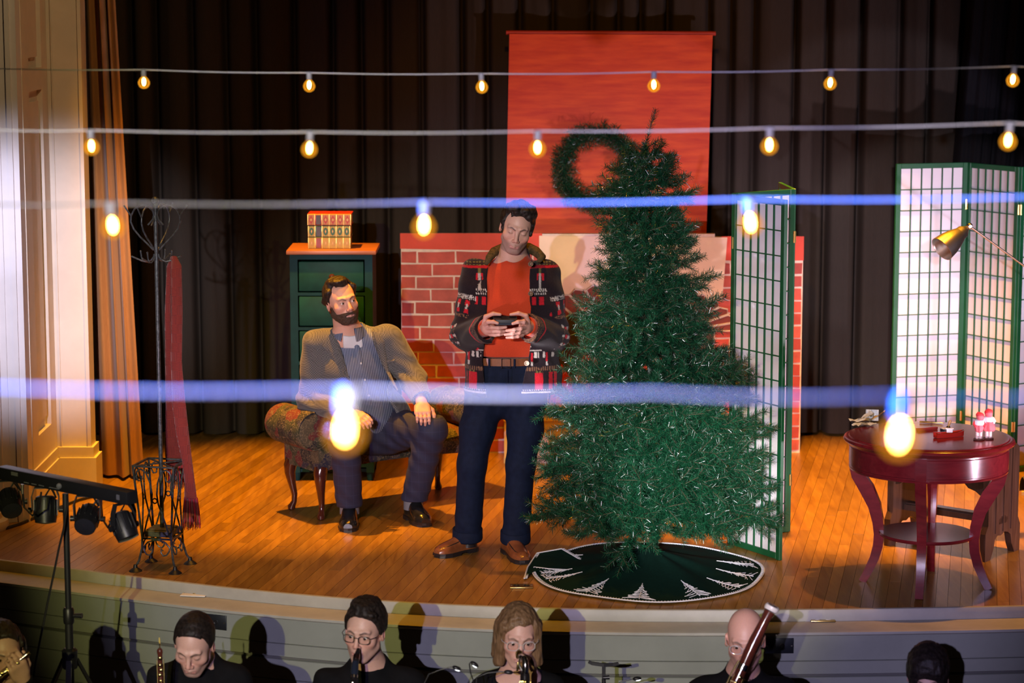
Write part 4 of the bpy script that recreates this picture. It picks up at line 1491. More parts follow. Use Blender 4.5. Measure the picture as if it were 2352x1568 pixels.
protos = {}
for L in (0.16, 0.26, 0.38, 0.50, 0.60):
    protos[L] = [needles_mesh('bough', bough(L, int(L * 1000) + s), 820, 0.030, s, 0.0023) for s in range(3)]
TB = gp(1506, 1300)
TY = TB.y
tree = thing('christmas_tree', 'tall green artificial Christmas tree standing on a dark green skirt', 'tree', (TB.x, TY, 0))
tzt = at(1480, 300, TY).z
lean = (at(1478, 300, TY).x - TB.x) / tzt
part('trunk', MB().tube([(TB.x, TY, 0.02), (TB.x + lean * 1.0, TY, 1.0), (TB.x + lean * 1.98, TY, 1.98)], [0.017, 0.015, 0.006], 12), simple('green_pole', (0.012, 0.03, 0.018), 0.5), tree, True)
mb = MB()
for k in range(4):
    a = k * PI / 2 + 0.4
    mb.bar((TB.x, TY, 0.03), (TB.x + 0.3 * math.cos(a), TY + 0.3 * math.sin(a), 0.008), 0.03, 0.012)
part('stand', mb, MAT['black_metal'], tree)
profz = [(0.20, 0.50), (0.30, 0.575), (0.42, 0.575), (0.60, 0.52), (0.80, 0.465), (1.07, 0.385), (1.28, 0.305), (1.5, 0.245), (1.65, 0.225), (1.82, 0.19), (1.95, 0.145), (2.05, 0.11), (2.12, 0.07)]
pz = np.array([p[0] for p in profz])
pr = np.array([p[1] for p in profz])
z = 0.24
tier = 0
rt = random.Random(11)
n_b = 0
while z < 2.10:
    r_ = float(np.interp(z, pz, pr))
    n = int(5 + r_ * 16)
    for k in range(n):
        a = 2 * PI * (k + rt.uniform(-0.3, 0.3)) / n + tier * 1.3
        zz = z + rt.uniform(-0.035, 0.035)
        Lr = r_ * rt.uniform(0.72, 1.13)
        if rt.random() < 0.22:
            Lr *= 0.72
        pit = R(rt.uniform(-4, 22)) if z > 0.45 else R(rt.uniform(-16, 10))
        Lb_ = Lr / math.cos(pit)
        key = min(protos, key=lambda q: abs(q - Lb_))
        me = rt.choice(protos[key])
        o = bpy.data.objects.new('branch', me)
        COL.objects.link(o)
        o.parent = tree
        s_ = Lb_ / key
        z0_ = max(0.12, zz - math.sin(pit) * Lb_ * 0.55)
        o.location = (lean * z0_, 0, z0_)
        o.rotation_euler = (R(rt.uniform(-35, 35)), -pit, a)
        o.scale = (s_, 1.0, 1.0)
        n_b += 1
    z += 0.078 if z < 0.5 else (0.082 if z < 1.5 else 0.072)
    tier += 1
print('BRANCHES', n_b)
tipm = needles_mesh('bough', [((0, 0, 0), (0.02, 0, 0.10)), ((0.02, 0, 0.10), (0.055, 0, 0.215)), ((0, 0, 0.02), (0.07, 0.01, 0.07)), ((0, 0, 0.02), (-0.07, -0.02, 0.06)), ((0, 0, 0), (0.0, -0.07, 0.06)), ((0, 0, 0.0), (0.10, -0.04, 0.0)), ((0, 0, 0.0), (-0.08, -0.05, 0.0))], 900, 0.026, 77, 0.0023)
o = link('top_tip', tipm, tree)
o.matrix_parent_inverse = Matrix.Identity(4)
o.location = (lean * 2.06, 0, at(1473, 345, TY).z - 0.02)

# ---- wreath on the red panel
WY = 14.96
wc = at(1372, 388, WY)
wr = thing('wreath', 'round evergreen wreath hanging on the red panel behind the tree', 'wreath', wc)
Rm, rm_ = 0.215, 0.035
part('wire_ring', MB().tube([wc + Vector((Rm * math.cos(a), 0, Rm * math.sin(a))) for a in np.linspace(0, 2 * PI, 40, endpoint=False)], 0.006, 6, closed=True), stem_m, wr, True)
wrn = [needles_mesh('spray', [((0, 0, 0), (0.055, 0.0, 0.035)), ((0, 0, 0), (0.05, -0.03, -0.01)), ((0, 0, 0), (0.04, 0.03, -0.03)), ((0, 0, 0), (0.02, -0.03, 0.045))], 760, 0.027, 90 + s, 0.0023) for s in range(3)]
for k in range(46):
    a = 2 * PI * k / 46
    for q in range(2):
        o = link('spray', random.choice(wrn), wr)
        o.matrix_parent_inverse = Matrix.Identity(4)
        ph = random.uniform(-0.9, 0.9) + (0 if q else PI)
        o.location = (Rm * math.cos(a), -0.015, Rm * math.sin(a))
        e = Vector((math.cos(a) * math.cos(ph) - 0.75 * math.sin(a), -0.5, math.sin(a) * math.cos(ph) + 0.75 * math.cos(a))).normalized()
        o.rotation_mode = 'QUATERNION'
        o.rotation_quaternion = e.to_track_quat('X', 'Z')
        o.scale = (random.uniform(0.95, 1.4),) * 3

# ---- tree skirt
felt = simple('green_felt', (0.0025, 0.016, 0.011), 0.95, var=0.15, scale=60, bump=0.05, spec=0.08)
stitch = simple('white_yarn', (0.62, 0.62, 0.66), 0.8)
skc = gp(1489, 1316)
sk = thing('tree_skirt', 'dark green felt tree skirt with white stitching spread under the tree', 'tree skirt', (skc.x, skc.y, 0))
RX, RY = 0.5 * (at(1753, 1316, skc.y).x - at(1224, 1316, skc.y).x), 0.60


def skz(t, a):
    """height of the cloth: t from the rim (1) to the middle (0)"""
    base = 0.006 + 0.125 * max(0.0, 1 - t * 1.1) ** 1.5
    w = 0.010 * t * (1 - t) * 4 * (0.55 * math.sin(a * 5 + 1) + 0.45 * math.sin(a * 9 + 2.0 + t * 4))
    ro_ = 0.028 * math.exp(-((t - 0.72) / 0.22) ** 2) * math.exp(-((((a - R(100)) + PI) % (2 * PI) - PI) / 0.9) ** 2)
    return max(0.005, base + w + ro_ + 0.004)


def skp(t, a, dz=0.0):
    wob = 1 + 0.018 * math.sin(a * 4 + 0.5) + 0.012 * math.sin(a * 7)
    return Vector((skc.x + RX * t * wob * math.cos(a), skc.y + RY * t * wob * math.sin(a), skz(t, a) + dz))


P = []
for i in range(97):
    a = 2 * PI * i / 96
    P.append([skp(t, a) for t in np.linspace(0.04, 1, 22)])
part('felt_cloth', MB().grid(P), felt, sk, 'all')


def stitched(path, outv, name='stitched_edge', n_t=2.2e-2):
    mb = MB().tube(path, 0.0036, 6)
    for i in range(len(path) - 1):
        seg = (path[i + 1] - path[i])
        m_ = max(1, int(seg.length / 0.014))
        for k in range(m_):
            p = path[i] + seg * (k / m_)
            v = outv(p).normalized() * 0.016
            mb.bar(p, p + v + Vector((0, 0, 0.0015)), 0.0028, 0.002)
    return part(name, mb, stitch, sk, True)


stitched([skp(1.0, 2 * PI * i / 120, 0.002) for i in range(121)], lambda p: (Vector((skc.x, skc.y, p.z)) - p))
sl_ = R(97)
stitched([skp(t, sl_ + 0.1 * t, 0.004) for t in np.linspace(0.12, 0.6, 16)], lambda p: Vector((1, 0.2, 0)))
# overlapping flap at the left
fl_ = [gp(1226, 1312, 0.016), gp(1204, 1330, 0.006), gp(1212, 1304, 0.010), gp(1233, 1272, 0.035), gp(1290, 1262, 0.05), gp(1335, 1288, 0.03)]
fo = MB()
fo.prism([p for p in fl_] + [gp(1290, 1305, 0.018)], (0, 0, 0.003))
part('felt_flap', fo, felt, sk)
stitched([p + Vector((0, 0, 0.005)) for p in (fl_[1], fl_[2], fl_[3], fl_[4], fl_[5])], lambda p: Vector((1, -0.2, 0)))
stitched([gp(1226, 1302, 0.022), gp(1260, 1306, 0.022), gp(1332, 1310, 0.022)], lambda p: Vector((0, -1, 0)))


def motif(a, t0, t1, seed):
    """little embroidered fir, its foot at the rim"""
    rr = random.Random(seed)
    mb = MB()
    n = 9
    prev = skp(t1, a, 0.004)
    mb.tube([skp(t1, a, 0.004), skp((t0 + t1) / 2, a, 0.004), skp(t0, a, 0.004)], 0.0022, 5)
    for k in range(n):
        f_ = k / (n - 1)
        t = t1 - (t1 - t0) * (0.12 + 0.85 * f_)
        w = 0.125 * (1 - f_) + 0.012
        for s_ in (-1, 1):
            for q in range(2):
                w_ = w * rr.uniform(0.6, 1.15)
                pts = [skp(t, a, 0.004), skp(t + 0.025, a + s_ * w_ * 0.5, 0.004), skp(t + rr.uniform(0.02, 0.06), a + s_ * w_, 0.004)]
                mb.tube(pts, 0.0017, 4)
    part('fir_motif', mb, stitch, sk)


for k, ad in enumerate((-163, -128, -98, -66, -37, -12, 12, 150, 185)):
    motif(R(ad), 0.60 if k < 7 else 0.66, 0.93, k)

# ================================================================== PEOPLE: smooth bodies from blended distance fields
def _smin(a, b, k):
    h = np.clip(0.5 + 0.5 * (b - a) / k, 0, 1)
    return b + (a - b) * h - k * h * (1 - h)


def cap(a, b, ra, rb=None, k=0.02, sq=None, sub=False, grp=0):
    return dict(t='c', a=np.array(a, float), b=np.array(b, float), ra=ra, rb=ra if rb is None else rb, k=k, sq=sq, sub=sub)


def ell(c, r, k=0.02, M=None, sub=False):
    return dict(t='e', c=np.array(c, float), r=np.array(r if hasattr(r, '__len__') else (r, r, r), float), k=k, M=None if M is None else np.array(M, float), sub=sub)


def chain(pts, rs, k=0.02, sq=None):
    return [cap(pts[i], pts[i + 1], rs[i], rs[i + 1], k, sq) for i in range(len(pts) - 1)]


def moved(prims, M):
    """the same shapes carried by a 4x4 rigid matrix"""
    A = np.array(M.to_3x3())
    t = np.array(M.translation)
    out = []
    for p in prims:
        q = dict(p)
        if q['t'] == 'c':
            q['a'] = A @ p['a'] + t
            q['b'] = A @ p['b'] + t
            if p['sq'] is not None:
                q['sq'] = (tuple(A @ np.array(p['sq'][0])), p['sq'][1])
        else:
            q['c'] = A @ p['c'] + t
            q['M'] = A @ (p['M'] if p['M'] is not None else np.eye(3))
        out.append(q)
    return out


def grown(prims, d):
    out = []
    for p in prims:
        q = dict(p)
        if q['t'] == 'c':
            q['ra'] = p['ra'] + d
            q['rb'] = p['rb'] + d
        else:
            q['r'] = p['r'] + d
        out.append(q)
    return out


def _pd(p, X, Y, Z):
    if p['t'] == 'c':
        a, b = p['a'], p['b']
        if p['sq'] is not None:
            n, f = np.array(p['sq'][0]), p['sq'][1]
            h = (X - a[0]) * n[0] + (Y - a[1]) * n[1] + (Z - a[2]) * n[2]
            g = h * (1 / f - 1)
            X, Y, Z = X + n[0] * g, Y + n[1] * g, Z + n[2] * g
            hb = np.dot(b - a, n) * (1 / f - 1)
            b = b + n * hb
        d = b - a
        L2 = max(float(d @ d), 1e-12)
        t = np.clip(((X - a[0]) * d[0] + (Y - a[1]) * d[1] + (Z - a[2]) * d[2]) / L2, 0, 1)
        r = np.sqrt((X - a[0] - d[0] * t) ** 2 + (Y - a[1] - d[1] * t) ** 2 + (Z - a[2] - d[2] * t) ** 2) - (p['ra'] + (p['rb'] - p['ra']) * t)
        if p['sq'] is not None:
            r = r * (0.5 + 0.5 * min(1, p['sq'][1]))
        return r
    x, y, z = X - p['c'][0], Y - p['c'][1], Z - p['c'][2]
    if p['M'] is not None:
        A = p['M']
        x, y, z = A[0, 0] * x + A[1, 0] * y + A[2, 0] * z, A[0, 1] * x + A[1, 1] * y + A[2, 1] * z, A[0, 2] * x + A[1, 2] * y + A[2, 2] * z
    r = p['r']
    k0 = np.sqrt((x / r[0]) ** 2 + (y / r[1]) ** 2 + (z / r[2]) ** 2)
    k1 = np.sqrt((x / r[0] ** 2) ** 2 + (y / r[1] ** 2) ** 2 + (z / r[2] ** 2) ** 2)
    return k0 * (k0 - 1) / np.maximum(k1, 1e-9)


def _bb(p):
    if p['t'] == 'c':
        r = max(p['ra'], p['rb']) * (max(1, p['sq'][1]) if p['sq'] is not None else 1)
        return np.minimum(p['a'], p['b']) - r, np.maximum(p['a'], p['b']) + r
    r = float(np.max(p['r']))
    if p['M'] is None:
        return p['c'] - p['r'], p['c'] + p['r']
    return p['c'] - r, p['c'] + r


def axes_for(prims, fine=0.005, coarse=None, zones=None, pad=0.02):
    """grid lines; zones = list of (lo, hi) boxes that get the fine step, the rest the coarse one"""
    lo = np.min([_bb(p)[0] for p in prims if not p['sub']], axis=0) - pad
    hi = np.max([_bb(p)[1] for p in prims if not p['sub']], axis=0) + pad
    out = []
    for k in range(3):
        if not zones:
            out.append(np.arange(lo[k], hi[k] + fine, fine))
            continue
        g = [lo[k]]
        while g[-1] < hi[k]:
            inz = any(z[0][k] - coarse <= g[-1] <= z[1][k] for z in zones)
            g.append(g[-1] + (fine if inz else coarse))
        out.append(np.array(g))
    return out


def field(prims, ax, margin=0.035, F=None):
    xs, ys, zs = ax
    if F is None:
        F = np.full((len(xs), len(ys), len(zs)), 1.0, np.float32)
    for p in prims:
        lo, hi = _bb(p)
        m = margin + p['k']
        i0, i1 = np.searchsorted(xs, lo[0] - m), np.searchsorted(xs, hi[0] + m)
        j0, j1 = np.searchsorted(ys, lo[1] - m), np.searchsorted(ys, hi[1] + m)
        k0, k1 = np.searchsorted(zs, lo[2] - m), np.searchsorted(zs, hi[2] + m)
        if i1 <= i0 or j1 <= j0 or k1 <= k0:
            continue
        X, Y, Z = xs[i0:i1, None, None], ys[None, j0:j1, None], zs[None, None, k0:k1]
        d = _pd(p, X, Y, Z).astype(np.float32)
        S = F[i0:i1, j0:j1, k0:k1]
        if p['sub']:
            F[i0:i1, j0:j1, k0:k1] = -_smin(-S, d, p['k'])
        else:
            F[i0:i1, j0:j1, k0:k1] = _smin(S, d, p['k'])
    return F


def coords(ax):
    return ax[0][:, None, None], ax[1][None, :, None], ax[2][None, None, :]


_ED = [(0, 1), (2, 3), (4, 5), (6, 7), (0, 2), (1, 3), (4, 6), (5, 7), (0, 4), (1, 5), (2, 6), (3, 7)]
_CO = np.array([(i & 1, (i >> 1) & 1, (i >> 2) & 1) for i in range(8)])


def nets(F, ax):
    """surface of F = 0"""
    F = F.copy()
    for k in range(3):
        s = [slice(None)] * 3
        for e in (0, -1):
            s[k] = e
            F[tuple(s)] = np.maximum(F[tuple(s)], 1e-3)
    S = F < 0
    c = S[:-1, :-1, :-1].astype(np.int8)
    cnt = np.zeros_like(c)
    for (i, j, k) in _CO:
        cnt += S[i:S.shape[0] - 1 + i, j:S.shape[1] - 1 + j, k:S.shape[2] - 1 + k]
    act = (cnt > 0) & (cnt < 8)
    idx = np.argwhere(act)
    n = len(idx)
    vals = np.stack([F[idx[:, 0] + i, idx[:, 1] + j, idx[:, 2] + k] for (i, j, k) in _CO], 1)
    acc = np.zeros((n, 3))
    m = np.zeros(n)
    for a, b in _ED:
        va, vb = vals[:, a], vals[:, b]
        cr = (va < 0) != (vb < 0)
        t = np.where(cr, va / np.where(cr, va - vb, 1), 0)
        p = _CO[a] + (_CO[b] - _CO[a]) * t[:, None]
        acc += np.where(cr[:, None], p, 0)
        m += cr
    loc = acc / m[:, None]
    V = np.empty((n, 3))
    for k in range(3):
        g = ax[k]
        V[:, k] = g[idx[:, k]] + loc[:, k] * (g[idx[:, k] + 1] - g[idx[:, k]])
    vid = np.full(act.shape, -1, np.int32)
    vid[act] = np.arange(n)
    Q = []
    for k in range(3):
        s0 = [slice(1, -1)] * 3
        s1 = [slice(1, -1)] * 3
        s0[k] = slice(0, -1)
        s1[k] = slice(1, None)
        A, B = S[tuple(s0)], S[tuple(s1)]
        e = np.argwhere(A != B)
        if len(e) == 0:
            continue
        fl = A[tuple(e.T)]
        off = np.ones(3, int)
        off[k] = 0
        e = e + off
        u, v = (k + 1) % 3, (k + 2) % 3
        du, dv = np.zeros(3, int), np.zeros(3, int)
        du[u], dv[v] = 1, 1
        q = np.stack([vid[tuple((e - du - dv).T)], vid[tuple((e - dv).T)], vid[tuple(e.T)], vid[tuple((e - du).T)]], 1)
        q[~fl] = q[~fl][:, ::-1]
        Q.append(q)
    Q = np.concatenate(Q)
    return V, Q


def smooth(V, Q, it=1, lam=0.5):
    for _ in range(it):
        acc = np.zeros_like(V)
        cnt = np.zeros(len(V))
        for a, b in ((0, 1), (1, 2), (2, 3), (3, 0)):
            np.add.at(acc, Q[:, a], V[Q[:, b]])
            np.add.at(acc, Q[:, b], V[Q[:, a]])
            np.add.at(cnt, Q[:, a], 1)
            np.add.at(cnt, Q[:, b], 1)
        V = V + lam * (acc / np.maximum(cnt, 1)[:, None] - V)
    return V


def body_obj(name, V, Q, mat, parent, col=None):
    me = bpy.data.meshes.new(name)
    me.from_pydata(V.tolist(), [], Q.tolist())
    me.polygons.foreach_set('use_smooth', [True] * len(me.polygons))
    me.materials.append(mat)
    if col is not None:
        ca = me.color_attributes.new('Col', 'FLOAT_COLOR', 'POINT')
        c4 = np.ones((len(V), 4), np.float32)
        c4[:, :3] = np.clip(col, 0, 1)
        ca.data.foreach_set('color', c4.ravel())
    return link(name, me, parent)


def vnoise(V, sc, seed=0):
    """cheap smooth pseudo noise -1..1 at points"""
    r = np.random.default_rng(seed)
    o = np.zeros(len(V))
    for f in (1, 1.9, 3.7):
        for _ in range(3):
            d = r.normal(size=3)
            d /= np.linalg.norm(d)
            o += np.sin((V @ d) * sc * f + r.random() * 6.28) / (3 * f)
    return o / 1.4


def fnoise(ax, sc, seed=0, stretch=(1, 1, 1)):
    X, Y, Z = coords(ax)
    r = np.random.default_rng(seed)
    o = np.zeros((len(ax[0]), len(ax[1]), len(ax[2])), np.float32)
    for f in (1, 2.1):
        for _ in range(3):
            d = r.normal(size=3)
            d /= np.linalg.norm(d)
            o += (np.sin((X * d[0] * stretch[0] + Y * d[1] * stretch[1] + Z * d[2] * stretch[2]) * sc * f + r.random() * 6.28) / (3 * f)).astype(np.float32)
    return o / 1.3


# ---- a head, in its own frame: x to the person's right, y forwards, z up, eyes at z = 0
def head_prims(fem=False, closed=False, jaw=1.0, nose=1.0, cheek=1.0):
    w = 0.95 if fem else 1.0
    P = [
        ell((0, -0.018, 0.032), (0.074 * w, 0.094, 0.088), 0.02),
        ell((0, 0.026, 0.006), (0.063 * w, 0.064, 0.082), 0.02),
        ell((0, 0.030, -0.060), (0.053 * jaw * w, 0.052, 0.050), 0.022),
        ell((0, 0.062, -0.100), (0.024 * jaw, 0.020, 0.017), 0.028),
        cap((-0.052 * jaw * w, 0.012, -0.062), (-0.018, 0.058, -0.104), 0.014, 0.013, 0.03),
        cap((0.052 * jaw * w, 0.012, -0.062), (0.018, 0.058, -0.104), 0.014, 0.013, 0.03),
        cap((0, -0.025, -0.05), (0, -0.045, -0.20), 0.052 * w, 0.058 * w, 0.03),
    ]
    for s in (-1, 1):
        P += [
            ell((0.042 * s * w, 0.058, -0.028), (0.022, 0.020, 0.018), 0.03),
            cap((0.012 * s, 0.089, 0.020), (0.042 * s, 0.076, 0.022), 0.0085, 0.008, 0.016),
            ell((0.031 * s, 0.098, -0.001), (0.0165, 0.014, 0.0105), 0.014, None, True),
            ell((0.031 * s, 0.0745, -0.002), 0.0150, 0.006),
            ell((0.0765 * s * w, -0.008, -0.012), (0.010, 0.020, 0.032), 0.008, Euler((R(-12), 0, R(-18) * s)).to_matrix()),
            ell((0.083 * s * w, -0.002, -0.008), (0.006, 0.011, 0.018), 0.006, Euler((R(-12), 0, R(-18) * s)).to_matrix(), True),
        ]
        if not closed:
            P.append(ell((0.031 * s, 0.0925, -0.0018), (0.0116, 0.008, 0.0029), 0.002, None, True))
    P += [
        cap((0, 0.086, 0.010), (0, 0.108 + 0.004 * (nose - 1), -0.034), 0.0075, 0.0105 * nose, 0.012),
        ell((-0.0115, 0.098, -0.041), (0.0085 * nose, 0.010, 0.007), 0.007),
        ell((0.0115, 0.098, -0.041), (0.0085 * nose, 0.010, 0.007), 0.007),
        ell((0, 0.074, -0.068), (0.030, 0.020, 0.022), 0.02),
        cap((-0.020, 0.0865, -0.0685), (0, 0.0945, -0.066), 0.0045, 0.0055, 0.005),
        cap((0.020, 0.0865, -0.0685), (0, 0.0945, -0.066), 0.0045, 0.0055, 0.005),
        cap((-0.017, 0.0865, -0.0765), (0.017, 0.0865, -0.0765), 0.006, 0.006, 0.006),
        cap((0, 0.0905, -0.078), (0, 0.091, -0.078), 0.006, 0.006, 0.006),
        cap((-0.024, 0.092, -0.0722), (0.024, 0.092, -0.0722), 0.0016, 0.0016, 0.004, None, True),
        ell((0, 0.097, -0.090), (0.016, 0.008, 0.005), 0.010, None, True),
    ]
    return P


def head_matrix(c, yaw=0, pitch=0, roll=0):
    """faces the hall (towards -Y) at yaw 0; yaw > 0 turns the face to the picture's right, pitch > 0 bows it, roll > 0 tips the crown to the picture's right"""
    M = Matrix.Rotation(R(yaw), 4, 'Z') @ Matrix.Rotation(R(roll), 4, 'Y') @ Matrix.Rotation(R(pitch), 4, 'X') @ Matrix.Rotation(PI, 4, 'Z')
    return Matrix.Translation(c) @ M


def to_local(V, M):
    A = np.array(M.to_3x3())
    return (V - np.array(M.translation)) @ A


SKIN = colmat('skin', 0.48, 0.45, 0.04, 260, 0.06, 0.05)


def g_(L, c, r):
    d = (L - np.array(c)) / np.array(r)
    return np.exp(-np.sum(d * d, axis=1))


def seg_d(L, a, b):
    a, b = np.array(a, float), np.array(b, float)
    d = b - a
    t = np.clip(((L - a) @ d) / (d @ d), 0, 1)
    return np.linalg.norm(L - a - t[:, None] * d, axis=1)


def face_paint(V, M, base, brow=(0.03, 0.02, 0.015), lip=(0.42, 0.16, 0.14), stubble=0.0, closed=False, frown=0.0, brow_t=0.0042, blush=0.35):
    """the person's own colouring: lips, brows, lashes, stubble, ruddy cheeks"""
    L = to_local(V, M)
    col = np.tile(np.array(base), (len(V), 1))

    def mixin(w, c):
        w = np.clip(w, 0, 1)[:, None]
        return col * (1 - w) + np.array(c) * w
    ruddy = np.array(base) * np.array([1.0, 0.66, 0.62])
    near = np.abs(L[:, 2]) < 0.2
    col = mixin(blush * near * (g_(L, (0.042, 0.07, -0.035), (0.03, 0.05, 0.022)) + g_(L, (-0.042, 0.07, -0.035), (0.03, 0.05, 0.022)) + 0.9 * g_(L, (0, 0.11, -0.036), (0.016, 0.02, 0.016))), ruddy)
    for s in (-1, 1):
        col = mixin(0.7 * g_(L, (0.08 * s, -0.008, -0.01), (0.012, 0.022, 0.03)), ruddy)
    if stubble:
        w = stubble * np.clip((-(L[:, 2] + 0.045)) / 0.02, 0, 1) * (L[:, 1] > -0.03) * (L[:, 2] > -0.135)
        w = w * (1 - 0.8 * g_(L, (0, 0.09, -0.072), (0.024, 0.03, 0.010)))
        col = mixin(w, np.array(base) * 0.42 + np.array((0.02, 0.025, 0.035)))
    front = L[:, 1] > 0.06
    for s in (-1, 1):
        d = np.minimum(seg_d(L, (0.014 * s, 0.097, 0.0165 - frown * 0.004), (0.030 * s, 0.092, 0.0235)), seg_d(L, (0.030 * s, 0.092, 0.0235), (0.046 * s, 0.078, 0.019)))
        col = mixin(front * np.clip(1.4 - d / brow_t, 0, 1) * 0.9, brow)
        dl = np.minimum(seg_d(L, (0.019 * s, 0.088, -0.004 if closed else 0.003), (0.031 * s, 0.0905, -0.0075 if closed else 0.0042)), seg_d(L, (0.031 * s, 0.0905, -0.0075 if closed else 0.0042), (0.0435 * s, 0.084, -0.004 if closed else 0.001)))
        col = mixin(front * np.clip(1.5 - dl / 0.0019, 0, 1) * 0.85, (0.03, 0.018, 0.015))
        col = mixin(front * 0.30 * g_(L, (0.031 * s, 0.088, 0.006), (0.014, 0.02, 0.007)), np.array(base) * 0.55)  # shade painted into the hollow above the eye
        if frown:
            df = seg_d(L, (0.0065 * s, 0.095, 0.012), (0.0055 * s, 0.096, 0.032))
            col = mixin(front * frown * np.clip(1.4 - df / 0.0018, 0, 1) * 0.55, np.array(base) * 0.4)  # painted shade in the frown creases
        dn = seg_d(L, (0.018 * s, 0.096, -0.042), (0.030 * s, 0.084, -0.066))
        col = mixin(front * np.clip(1.3 - dn / 0.0022, 0, 1) * 0.30, np.array(base) * 0.5)  # painted shade along the fold from nose to mouth
        col = mixin(front * 0.8 * g_(L, (0.006 * s, 0.105, -0.0465), (0.0035, 0.006, 0.0025)), np.array(base) * 0.15)  # dark of the nostril, shade put into the skin colour
    dl = np.minimum(seg_d(L, (-0.020, 0.0885, -0.070), (0.020, 0.0885, -0.070)), seg_d(L, (-0.014, 0.091, -0.077), (0.014, 0.091, -0.077)))
    col = mixin(front * np.clip(1.6 - dl / 0.0055, 0, 1) * 0.75, lip)
    dm = seg_d(L, (-0.023, 0.089, -0.0722), (0.023, 0.089, -0.0722))
    col = mixin(front * np.clip(1.3 - dm / 0.0017, 0, 1) * 0.8, np.array(lip) * 0.2)  # painted shade in the slit between the lips
    return col


eye_w = simple('eye_white', (0.62, 0.58, 0.56), 0.25)
eye_i = simple('iris_dark', (0.035, 0.022, 0.015), 0.15)


def eyes(M, root, look=(0, 0)):
    for s in (-1, 1):
        c = M @ Vector((0.031 * s, 0.0765, -0.0015))
        o = part('eye', MB().ball(c, 0.0128, 16, 12), eye_w, root, 'all')
        f = (M.to_3x3() @ Vector((look[0], 1, look[1]))).normalized()
        A = f.to_track_quat('Z', 'Y').to_matrix()
        part('iris', MB().lathe([(0.0068, 0.0109), (0.0048, 0.0127), (0.0005, 0.0133)], c, 14, M=A), eye_i, o, 'all')


def hair_obj(name, hp, M, root, mat, shape, t=0.012, fine=0.004, noise=0.004, nsc=180, seed=1, stretch=(1, 1, 1), extra=None):
    """hair = the scalp grown by t, kept where shape(x,y,z local) < 0, plus extra locks"""
    Pm = grown([p for p in moved(hp[:2], M)], t)
    ex = moved(extra, M) if extra else []
    ax = axes_for(Pm + ex, fine, pad=0.025)
    F = field(Pm, ax, 0.06)
    X, Y, Z = coords(ax)
    Mi = M.inverted()
    lx = Mi[0][0] * X + Mi[0][1] * Y + Mi[0][2] * Z + Mi[0][3]
    ly = Mi[1][0] * X + Mi[1][1] * Y + Mi[1][2] * Z + Mi[1][3]
    lz = Mi[2][0] * X + Mi[2][1] * Y + Mi[2][2] * Z + Mi[2][3]
    G = shape(lx, ly, lz).astype(np.float32)
    k = 0.008
    F = -_smin(-F, -G, k)
    if ex:
        F = field(ex, ax, 0.03, F)
    if noise:
        F = F + noise * fnoise(ax, nsc, seed, stretch)
    # an inner hollow is not needed: the scalp lies inside
    V, Q = nets(F, ax)
    V = smooth(V, Q, 1, 0.4)
    return body_obj(name, V, Q, mat, root)


def hairmat(name, dark, light, rough=0.45, scale=90, stretch=(1, 1, 1)):
    return simple(name, dark, rough, 0, 0, scale, 0.35, 0.22, stretch, rgb2=light)


HB = hairmat('hair_black', (0.006, 0.005, 0.005), (0.028, 0.020, 0.016))
HD = hairmat('hair_dark_brown', (0.009, 0.007, 0.006), (0.036, 0.026, 0.022), 0.4, 120, (1, 1, 0.35))
HL = hairmat('hair_light_brown', (0.09, 0.048, 0.022), (0.24, 0.14, 0.075), 0.4, 120, (1, 1, 0.12))

# ------------------------------------------------------------------ the standing man
NP = lambda v: np.array((v.x, v.y, v.z))
BY = 12.05


def S_(px, py, Y=BY):
    return NP(at(px, py, Y))


sm = thing('person', 'person standing in patterned cardigan and orange sweater looking down at a phone', 'person', (0.04, 12.05, 0))
MH = head_matrix(Vector(S_(1187, 521, 11.97)), yaw=4, pitch=15, roll=11)
hp = head_prims(closed=True, jaw=1.0, nose=1.05)
neck_top, neck_bot = S_(1186, 560, 12.03), S_(1182, 612, 12.06)
# feet and legs
aR, aL = S_(1074, 1238, 12.08), S_(1184, 1243, 12.04)
kR, kL = S_(1084, 1066, 12.04), S_(1196, 1066, 12.02)
hR, hL = S_(1120, 905, 12.08), S_(1206, 905, 12.08)
sR, sL = S_(1092, 626, 12.08), S_(1254, 630, 12.08)
eR, eL = S_(1066, 768, 12.06), S_(1276, 770, 12.06)
wR, wL = S_(1118, 752, 11.80), S_(1214, 750, 11.80)
hips = (hR + hL) / 2
chest = S_(1180, 700, 12.07)
flat_y = ((0, 1, 0), 0.62)
HYd = 11.725
hand_R = [ell(S_(1121, 752, 11.765), (0.030, 0.036, 0.040), 0.02), cap(wR, S_(1120, 752, 11.775), 0.027, 0.028, 0.02)]
hand_L = [ell(S_(1206, 750, 11.765), (0.030, 0.036, 0.040), 0.02), cap(wL, S_(1207, 752, 11.775), 0.027, 0.028, 0.02)]
fk = 0.0055
